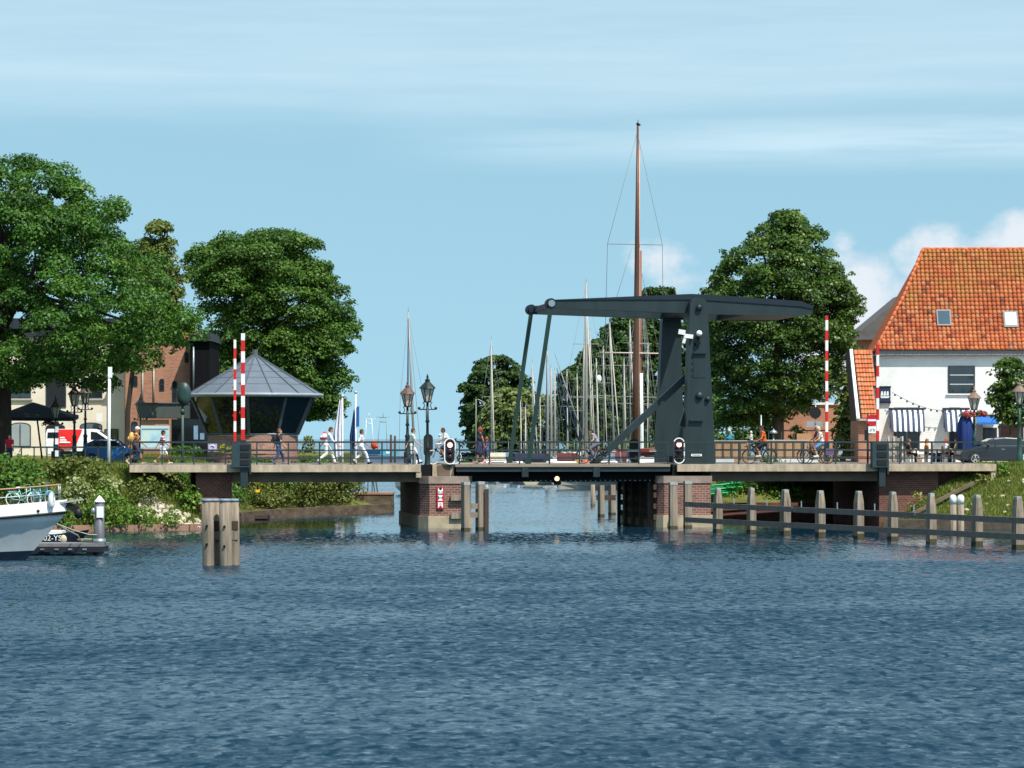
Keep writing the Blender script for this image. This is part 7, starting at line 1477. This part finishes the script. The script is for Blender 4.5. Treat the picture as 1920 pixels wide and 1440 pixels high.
# green boat drawn up on the shaded bank
Y = 168; GB = thing('green_rowing_boat', 'bright green boat hull hauled up on the bank behind the right pier', 'boat', (X(1345, Y), Y - .8, .9))
h = hull_mb(3.4, 1.3, .75, sheer=.3); h.v = [(x + X(1330, Y) + .0, y + Y - 1.5, z + 1.0 + .28 * (x + .5) * .3) for x, y, z in h.v]; h.build('hull', mat('plastic_green', S(30, 150, 84), .4, .1, 2, spec=.5), GB)
for dz in (.35, .6, .82): m = MB().tube([(X(1330, Y) + x_, Y - 1.5 - .66 * (1 - max(0, x_ / 1.9) ** 2) , 1.0 + dz + .09 * (x_ + .5)) for x_ in np.linspace(-1.2, 1.62, 10)], .03, 5).build('rib', mat('plastic_green_pale', S(80, 190, 120), .4, .1, 2), GB)
# closed barrier arm on the far side of the leaf
q0, q1 = bw(s(1090, DW - 1.2), DW - 1.2, 3.78), bw(s(1238, DW - 1.2), DW - 1.2, 3.78)
o = thing('lowered_barrier', 'thin red and white bar lying level across the far side of the bridge leaf', 'barrier', tuple(q1), T); ln = (q1 - q0).length; MB().box(-ln, 0, -.03, .03, -.04, .05).build('arm', stripes('bar_stripes', S(196, 30, 30), S(238, 236, 232), 1.2, 'X', 0), o, True); MB().box(-.03, .03, -.04, .04, -.62, -.041).build('post', RAILM, o, True); MB().box(-ln, -ln + .06, -.04, .04, -.62, -.041).build('post', RAILM, o, True)
for i, (px, c) in enumerate(((1082, S(214, 150, 50)), (1098, S(206, 90, 50)))):
    Y = 300; q = (X(px, Y), Y, Z(867, Y)); MB().ball(q, .4, .4, .28, 10, 8).solo('fender_buoy', mat('buoy_%s' % ('amber', 'red')[i], c, .5, .1, 3), ('amber buoy' if i == 0 else 'red orange buoy') + ' on the quay seen through the leaf railing', 'buoy', q)
# ============================================================ people
SKIN = mat('skin', S(206, 156, 124), .55, .06, 3); SKIND = mat('skin_tan', S(172, 112, 82), .55, .06, 3)
def cloth(c, nm): return mat('cloth_' + nm, c, .85, .12, 5)
def fuse(b, vox, name):
    """one continuous skin over the overlapping limb volumes"""
    me = b.mesh('tmp'); o = bpy.data.objects.new('tmp', me); COL.objects.link(o)
    r = o.modifiers.new('r', 'REMESH'); r.mode = 'VOXEL'; r.voxel_size = vox; r.use_smooth_shade = True
    sm = o.modifiers.new('s', 'SMOOTH'); sm.factor = .5; sm.iterations = 2
    bpy.context.view_layer.update(); out = bpy.data.meshes.new_from_object(o.evaluated_get(bpy.context.evaluated_depsgraph_get())); out.name = name
    bpy.data.objects.remove(o); bpy.data.meshes.remove(me); return out
V = Vector
def pose(kind, lean=0.0, ph=1, stride=1.0, head=0.0):
    """joints for a 1.75 m figure: x forward, y left, z up, ground at 0"""
    J = {}
    if kind == 'walk':
        hz = .90; J['pel'] = V((0, 0, hz)); st = stride
        J['hipL'] = V((.02 * ph, .09, hz - .02)); J['hipR'] = V((-.02 * ph, -.09, hz - .02))
        fwd = (V((.24 * st, 0, .50)), V((.36 * st, 0, .09)), 0.25); bck = (V((-.02, 0, .47)), V((-.36 * st, 0, .16)), -.75)
        a, b = (fwd, bck) if ph > 0 else (bck, fwd)
        for sd, leg, y in (('L', a, .09), ('R', b, -.09)): J['kn' + sd] = leg[0] + V((0, y, 0)); J['an' + sd] = leg[1] + V((0, y, 0)); J['ft' + sd] = leg[2]
        sw = .3 * ph * st
    elif kind == 'stand':
        J['pel'] = V((0, 0, .93)); sw = 0.05
        for sd, y in (('L', .09), ('R', -.09)): J['hip' + sd] = V((0, y, .91)); J['kn' + sd] = V((.02, y * 1.1, .49)); J['an' + sd] = V((0, y * 1.2, .08)); J['ft' + sd] = 0
    elif kind == 'sit':
        J['pel'] = V((0, 0, .52)); sw = .2
        for sd, y in (('L', .1), ('R', -.1)): J['hip' + sd] = V((0, y, .52)); J['kn' + sd] = V((.42, y * 1.2, .50)); J['an' + sd] = V((.40, y * 1.2, .08)); J['ft' + sd] = 0
    elif kind == 'cycle':
        J['pel'] = V((-.24, 0, 1.0)); sw = .2
        for sd, y, kn, an in (('L', .09, V((.16, 0, .78)), V((.02, 0, .40))), ('R', -.09, V((.12, 0, .62)), V((-.04, 0, .25)))): J['hip' + sd] = V((-.22, y, .99)); J['kn' + sd] = kn + V((0, y * 1.1, 0)); J['an' + sd] = an + V((0, y * 1.1, 0)); J['ft' + sd] = 0
    elif kind == 'childseat':
        J['pel'] = V((0, 0, .0)); sw = .2
        for sd, y in (('L', .12), ('R', -.12)): J['hip' + sd] = V((0, y * .7, 0)); J['kn' + sd] = V((.34, y * 1.3, -.06)); J['an' + sd] = V((.36, y * 1.3, -.42)); J['ft' + sd] = 0
    M_ = Matrix.Rotation(lean, 3, 'Y'); pl = J['pel']
    up = lambda x, y, z: pl + M_ @ V((x, y, z))
    J['wst'] = up(0, 0, .16); J['chs'] = up(.01, 0, .36); J['nck'] = up(.0, 0, .55); J['hd'] = up(.03, 0, .71); J['M'] = M_ @ Matrix.Rotation(head, 3, 'Y')
    for sd, y in (('L', 1), ('R', -1)):
        J['sh' + sd] = up(0, .18 * y, .48)
        if kind == 'cycle': J['wr' + sd] = V((.16, .27 * y, 1.10)); J['el' + sd] = J['sh' + sd].lerp(J['wr' + sd], .5) + V((-.04, .05 * y, -.07))
        elif kind == 'sit': J['el' + sd] = J['sh' + sd] + V((.1, .05 * y, -.26)); J['wr' + sd] = J['el' + sd] + V((.24, -.06 * y, .04))
        elif kind == 'childseat': J['el' + sd] = J['sh' + sd] + V((.12, .05 * y, -.24)); J['wr' + sd] = J['el' + sd] + V((.22, -.04 * y, .02))
        elif kind == 'lean': pass
        else:
            k = -sw * y; J['el' + sd] = J['sh' + sd] + V((k * .5 - .02, .05 * y, -.27)); J['wr' + sd] = J['el' + sd] + V((k * .7 + .07, .0, -.23))
    return J
def person(lab, loc, rz, kind='walk', h=1.75, skin=SKIN, shirt=None, legs=None, shorts=False, hair=(S(70, 50, 38)), hairlen=0, cap=None, shoes=None, sleeve=.55, pack=None, dress=None, vox=.012, socks=None, bald=False, **kw):
    J = pose(kind, **kw); k = h / 1.75; o = thing('person', lab, 'person', loc, rz, scale=k); b = MB(); c = b.caps
    c(J['hipL'], J['hipR'], .095); c(J['pel'], J['wst'], .125, .115); c(J['wst'], J['chs'], .115, .135); c(J['chs'] + V((0, .07, 0)), J['chs'] + V((0, -.07, 0)), .12); c(J['shL'], J['shR'], .075); c(J['chs'], J['nck'], .11, .055); c(J['nck'], J['hd'] - V((0, 0, .06)), .055, .05)
    hd = J['hd']; Mh = J['M']
    b.ball(hd + Mh @ V((0, 0, .02)), .098, .078, .118, 14, 10, Mh); b.ball(hd + Mh @ V((.035, 0, -.06)), .055, .052, .06, 10, 8, Mh); b.caps(hd + Mh @ V((.085, 0, .02)), hd + Mh @ V((.115, 0, -.015)), .013, .018, 6); b.ball(hd + Mh @ V((.085, 0, -.055)), .016, .03, .011, 8, 6, Mh)
    for y in (-1, 1): b.ball(hd + Mh @ V((-.005, .08 * y, .0)), .022, .012, .034, 8, 6, Mh); b.ball(hd + Mh @ V((.082, .032 * y, .038)), .016, .024, .01, 8, 6, Mh)
    for sd, y in (('L', 1), ('R', -1)):
        c(J['hip' + sd], J['kn' + sd], .085, .056); c(J['kn' + sd], J['an' + sd], .056, .036); mid = J['kn' + sd].lerp(J['an' + sd], .3); c(mid - V((.015, 0, 0)), mid - V((.015, 0, .05)), .052, .045)
        an = J['an' + sd]; f_ = J['ft' + sd]; dr = V((math.cos(f_), 0, math.sin(f_))); hl = an + V((0, 0, -.035)); c(hl - dr * .035, hl + dr * .15 + V((0, 0, -.02)), .036, .026)
        c(J['sh' + sd], J['el' + sd], .05, .038); c(J['el' + sd], J['wr' + sd], .038, .026)
        d = (J['wr' + sd] - J['el' + sd]).normalized(); w = J['wr' + sd]; sdv = V((0, 0, 1)).cross(d); sdv = sdv.normalized() if sdv.length > .1 else V((1, 0, 0)); nn = d.cross(sdv)
        c(w, w + d * .07, .026, .034); curl = nn * (-.5 if nn.z > 0 else .5)
        for q_, (off, ln) in enumerate(((-.03, .055), (-.01, .068), (.01, .063), (.03, .05))):
            p0 = w + d * .09 + sdv * off; p1 = p0 + (d + curl * .5).normalized() * ln * .6; c(p0, p1, .0105, .0095, 6); c(p1, p1 + (d + curl * 1.6).normalized() * ln * .55, .0095, .008, 6)
        c(w + d * .02 + sdv * .03 * -1, w + d * .075 + sdv * -.055, .013, .010, 6)
    me = fuse(b, vox, 'body'); me.materials.append(skin); body = bpy.data.objects.new('body', me); COL.objects.link(body); body.parent = o
    def wear(bb, nm, m_, v=.015): me = fuse(bb, v, nm); me.materials.append(m_); q_ = bpy.data.objects.new(nm, me); COL.objects.link(q_); q_.parent = o; return q_
    if shirt:
        t = MB(); c = t.caps; e = .02
        c(J['pel'] + V((0, 0, .02)), J['wst'], .135, .128); c(J['wst'], J['chs'], .13, .15); c(J['chs'] + V((0, .07, 0)), J['chs'] + V((0, -.07, 0)), .135); c(J['shL'], J['shR'], .092); c(J['chs'], J['nck'] - V((0, 0, .03)), .125, .07)
        for sd in 'LR':
            if sleeve > 0: c(J['sh' + sd], J['sh' + sd].lerp(J['el' + sd], min(1, sleeve)), .07, .06)
            if sleeve > 1: c(J['el' + sd], J['el' + sd].lerp(J['wr' + sd], sleeve - 1), .056, .042)
        wear(t, 'shirt', shirt)
    if legs:
        t = MB(); c = t.caps; c(J['hipL'], J['hipR'], .112); c(J['pel'], J['pel'].lerp(J['wst'], .5), .14, .13)
        for sd in 'LR':
            if shorts: c(J['hip' + sd], J['hip' + sd].lerp(J['kn' + sd], .85), .105, .092)
            else: c(J['hip' + sd], J['kn' + sd], .10, .078); c(J['kn' + sd], J['kn' + sd].lerp(J['an' + sd], .92), .078, .062)
        wear(t, 'shorts' if shorts else 'trousers', legs)
    if dress:
        t = MB(); c = t.caps; c(J['pel'], J['wst'], .15, .135); c(J['wst'], J['chs'], .13, .15); c(J['shL'], J['shR'], .085); c(J['chs'], J['nck'] - V((0, 0, .03)), .12, .07); kn = (J['knL'] + J['knR']) / 2 + V((0, 0, .06)); c(J['pel'], kn, .16, .2); c(J['hipL'], J['knL'] + V((0, 0, .06)), .12, .12); c(J['hipR'], J['knR'] + V((0, 0, .06)), .12, .12)
        wear(t, 'dress', dress)
    t = MB(); hm = mat('hair_%d' % (int(hair[0] * 1e4) % 9973), hair, .7, .2, 12)
    if not bald:
        t.ball(hd + Mh @ V((-.016, 0, .045)), .105, .09, .108, 14, 10, Mh); t.ball(hd + Mh @ V((-.045, 0, .0)), .08, .085, .1, 12, 8, Mh)
        if hairlen: t.caps(hd + Mh @ V((-.06, 0, .0)), hd + Mh @ V((-.085, 0, -hairlen)), .075, .05)
        hq = wear(t, 'hair', hm, .014)
    if cap: t = MB(); t.ball(hd + Mh @ V((-.008, 0, .07)), .112, .096, .085, 14, 8, Mh); t.ball(hd + Mh @ V((.1, 0, .055)), .08, .07, .012, 10, 6, Mh); t.build('cap', cap, o, True)
    sh = shoes or cloth(S(60, 54, 50), 'shoe')
    for sd in 'LR':
        an = J['an' + sd]; f_ = J['ft' + sd]; dr = V((math.cos(f_), 0, math.sin(f_))); hl = an + V((0, 0, -.04)); t = MB(); t.caps(hl - dr * .04, hl + dr * .165 + V((0, 0, -.012)), .046, .036); t.caps(an + V((0, 0, .01)), hl, .048, .046); t.build('shoe', sh, o, True)
        if socks: t = MB(); t.caps(J['kn' + sd].lerp(an, .1), an, .062, .046); t.build('sock', socks, o, True)
    for y in (-1, 1): t = MB().ball(hd + Mh @ V((.083, .031 * y, .018)), .012, .014, .01, 8, 6, Mh); t.build('eye', mat('eye_dark', (.02, .015, .012), .2, .1, 3), o, True)
    if pack:
        t = MB(); ct = J['chs'] + J['M'] @ V((-.22, 0, -.02)); t.ball(ct, .13, .17, .24, 12, 10, J['M']); t.ball(ct + J['M'] @ V((-.1, 0, -.08)), .07, .12, .11, 10, 8, J['M']); pq = t.build('backpack', pack, o, True)
        for y in (-.1, .1): MB().tube([J['chs'] + J['M'] @ V((-.14, y, .14)), J['chs'] + J['M'] @ V((.0, y, .2)), J['chs'] + J['M'] @ V((.155, y, .05)), J['chs'] + J['M'] @ V((.0, y * 1.3, -.2))], .02, 5).build('strap', pack, pq, True)
    return o
def onb(px, d): q = bw(s(px, d), d, DZ); return tuple(q)
RT, LF = T, T + math.pi
WC = cloth(S(232, 232, 230), 'white'); BLK = cloth(S(36, 36, 40), 'black'); DEN = cloth(S(60, 82, 120), 'denim'); NAV = cloth(S(44, 52, 78), 'navy')
person('shirtless person with white cap and backpack straps walking right at the left bridge end', onb(253, .7), RT, 'walk', 1.84, SKIND, legs=cloth(S(62, 58, 70), 'pattern'), shorts=True, cap=WC, hair=S(160, 150, 140), shoes=cloth(S(196, 176, 150), 'sand'), pack=cloth(S(214, 172, 96), 'tan_pack'), ph=-1, lean=.12)
person('person in red and white shirt, white shorts and dark cap walking right', onb(304, .8), RT, 'walk', 1.66, SKIND, shirt=stripes('cloth_red_stripe', S(190, 50, 70), S(232, 222, 224), .12, 'Z', 0, .6, .85), legs=WC, shorts=True, cap=BLK, shoes=cloth(S(196, 176, 150), 'sand'), ph=1, lean=.04)
person('person in dark shirt and jeans with a black backpack walking right', onb(522, .8), RT, 'walk', 1.74, SKIN, shirt=cloth(S(60, 64, 78), 'slate'), legs=DEN, hair=S(120, 78, 56), hairlen=.05, pack=BLK, shoes=cloth(S(120, 120, 126), 'grey_shoe'), stride=.75, ph=1, lean=.05)
person('person in white clothes leaning forward under a red and white backpack', onb(612, .8), RT, 'walk', 1.86, SKIN, shirt=cloth(S(214, 222, 234), 'pale_blue'), legs=WC, hair=S(70, 54, 44), pack=stripes('pack_red_white', S(200, 60, 66), S(236, 230, 230), .3, 'Z', .08, .4, .85), shoes=cloth(S(120, 120, 126), 'grey_shoe'), stride=1.12, ph=1, lean=.26, sleeve=1.5)
person('person in white shirt and pale trousers striding right beside the flag poles', onb(677, .8), RT, 'walk', 1.72, SKIND, shirt=WC, legs=cloth(S(214, 214, 224), 'offwhite'), hair=S(70, 46, 36), shoes=BLK, stride=1.05, ph=-1, lean=.02, sleeve=.8)
person('person in pale green shirt and white shorts skating right by the lamp post', onb(773, .9), RT, 'walk', 1.78, SKIN, shirt=cloth(S(196, 214, 206), 'mint'), legs=WC, shorts=True, hair=S(74, 58, 48), shoes=NAV, socks=NAV, stride=.9, ph=1, lean=.04)
person('person in dark blue dress and pink shoes walking left past the pier', onb(901, .8), LF, 'walk', 1.84, SKIND, dress=cloth(S(52, 58, 88), 'dress_blue'), hair=S(140, 70, 44), hairlen=.1, shoes=cloth(S(236, 180, 190), 'pink'), stride=.55, ph=1)
person('child in blue clothes and pink shoes walking left behind the person in the dress', onb(913, 1.2), LF, 'walk', 1.35, SKIND, shirt=cloth(S(88, 108, 160), 'blue'), legs=cloth(S(74, 84, 120), 'blue_grey'), shorts=True, hair=S(150, 84, 50), hairlen=.12, shoes=cloth(S(236, 180, 190), 'pink'), stride=.7, ph=-1)
# cyclists
CG = 'bicycles ridden across the bridge'
def rider(px, d, rz, bl, cf, pl, k=1.0, grp=CG, wheelm=None, **kw):
    loc = onb(px, d); bicycle(loc, rz, bl, cf, wheelm=wheelm, grp=grp); return person(pl, loc, rz, 'cycle', 1.75 * k, **kw)
def kid(px, d, rz, fx, fz, lab, h, **kw):
    q = Vector(onb(px, d)) + Matrix.Rotation(rz, 3, 'Z') @ Vector((fx, 0, fz)); return person(lab, tuple(q), rz, 'childseat', h, **kw)
rider(832, 1.0, LF, 'bicycle with pale tyres half hidden by the left ship signal', CBLK, 'cyclist in a white top leaning forward behind the left ship signal', skin=SKIND, shirt=WC, legs=NAV, shorts=True, hair=S(84, 50, 44), lean=.36, head=-.1, wheelm=TYW)
kid(832, 1.0, LF, .18, 1.0, 'small child in white hat and pale blue shirt behind the lamp post', 1.0, shirt=cloth(S(190, 212, 232), 'sky'), legs=WC, shorts=True, hair=S(220, 200, 180), cap=WC)
rider(1112, 2.6, LF, 'dark bicycle in front of the drive strut', CBLK, 'cyclist in grey clothes bent over the handlebar near the drive strut', skin=SKIN, shirt=cloth(S(150, 148, 160), 'grey'), legs=cloth(S(100, 102, 116), 'grey_dark'), hair=S(50, 34, 28), hairlen=.06, lean=.5, head=-.2)
rider(1424, 1.0, LF, 'black bicycle with a child seat ridden left past the tan screen wall', CBLK, 'cyclist in an orange shirt and dark shorts riding left', 1.04, skin=SKIND, shirt=cloth(S(206, 96, 40), 'orange'), legs=BLK, shorts=True, hair=S(46, 34, 30), lean=.16, shoes=cloth(S(220, 190, 180), 'pale_shoe'))
kid(1424, 1.0, LF, .42, 1.13, 'fair haired child in a white shirt on the front seat before the orange cyclist', 1.05, shirt=WC, legs=NAV, shorts=True, hair=S(226, 206, 170))
rider(1532, 1.0, LF, 'dark bicycle with a purple bag ridden left near the tall barrier boom', CBLK, 'cyclist in a pale top and denim shorts near the tall barrier boom', 1.02, skin=SKIN, shirt=cloth(S(226, 214, 196), 'cream'), legs=cloth(S(96, 140, 180), 'pale_denim'), shorts=True, hair=S(200, 180, 140), lean=.22, shoes=cloth(S(226, 226, 226), 'white_shoe'), sleeve=.3)
rider(1526, 2.2, LF, 'second dark bicycle ridden beside the one with the purple bag', CBLK, 'cyclist in a burgundy shirt riding behind the one in denim shorts', 1.04, skin=SKIND, shirt=cloth(S(112, 30, 52), 'burgundy'), legs=cloth(S(120, 80, 70), 'brown'), shorts=True, hair=S(150, 140, 136), lean=.12, cap=cloth(S(150, 146, 150), 'cap_grey'))
q = Vector(onb(1532, 1.0)) + Matrix.Rotation(LF, 3, 'Z') @ Vector((-.62, .16, .42)); b = MB().bar(q, q + Vector((0, 0, .34)), .42, .16, (0, 1, 0)); b.solo('pannier_bag', cloth(S(96, 84, 120), 'purple'), 'purple pannier bag hanging on the rear of the bicycle', 'bag', tuple(q))
# on the quay and terrace
gz = 3.05
person('person in a teal shirt and sun hat leaning on the screen wall under the tree', (X(1367, 169), 169, gz), R(-90), 'stand', 1.88, SKIN, shirt=cloth(S(60, 130, 140), 'teal'), legs=NAV, cap=cloth(S(196, 176, 166), 'hat'), lean=.15)
person('bald person in a white shirt sitting on the wooden bench under the tree', (X(1503, 177.6), 177.6, gz), R(-100), 'sit', 1.75, SKIND, shirt=WC, legs=NAV, bald=True)
person('person in an orange top sitting at the middle terrace table', (X(1737, 165.3), 165.2, gz + .02), R(0), 'sit', 1.72, SKIN, shirt=cloth(S(214, 150, 70), 'amber'), legs=DEN, hair=S(150, 110, 60), hairlen=.1)
person('red haired person in a white top sitting right of the middle terrace table', (X(1774, 165.2), 165.2, gz + .02), math.pi, 'sit', 1.72, SKIN, shirt=WC, legs=NAV, hair=S(170, 64, 36), hairlen=.12)
person('red haired person in a yellow top sitting beside the folded blue parasol', (X(1794, 166.4), 166.4, gz + .02), math.pi - .3, 'sit', 1.76, SKIN, shirt=cloth(S(226, 212, 140), 'yellow'), legs=BLK, hair=S(176, 60, 34))
person('person in a dark top sitting at the table nearest the slat fence', (X(1704, 165), 165.1, gz + .02), R(5), 'sit', 1.72, SKIN, shirt=cloth(S(70, 60, 58), 'brown_dark'), legs=BLK, hair=S(90, 60, 44))
person('person in a red shirt beside the trunk of the huge left tree', (X(18, 158), 158, 3.1), R(-80), 'stand', 1.5, SKIN, shirt=cloth(S(196, 26, 50), 'red'), legs=NAV, hair=S(90, 66, 50))
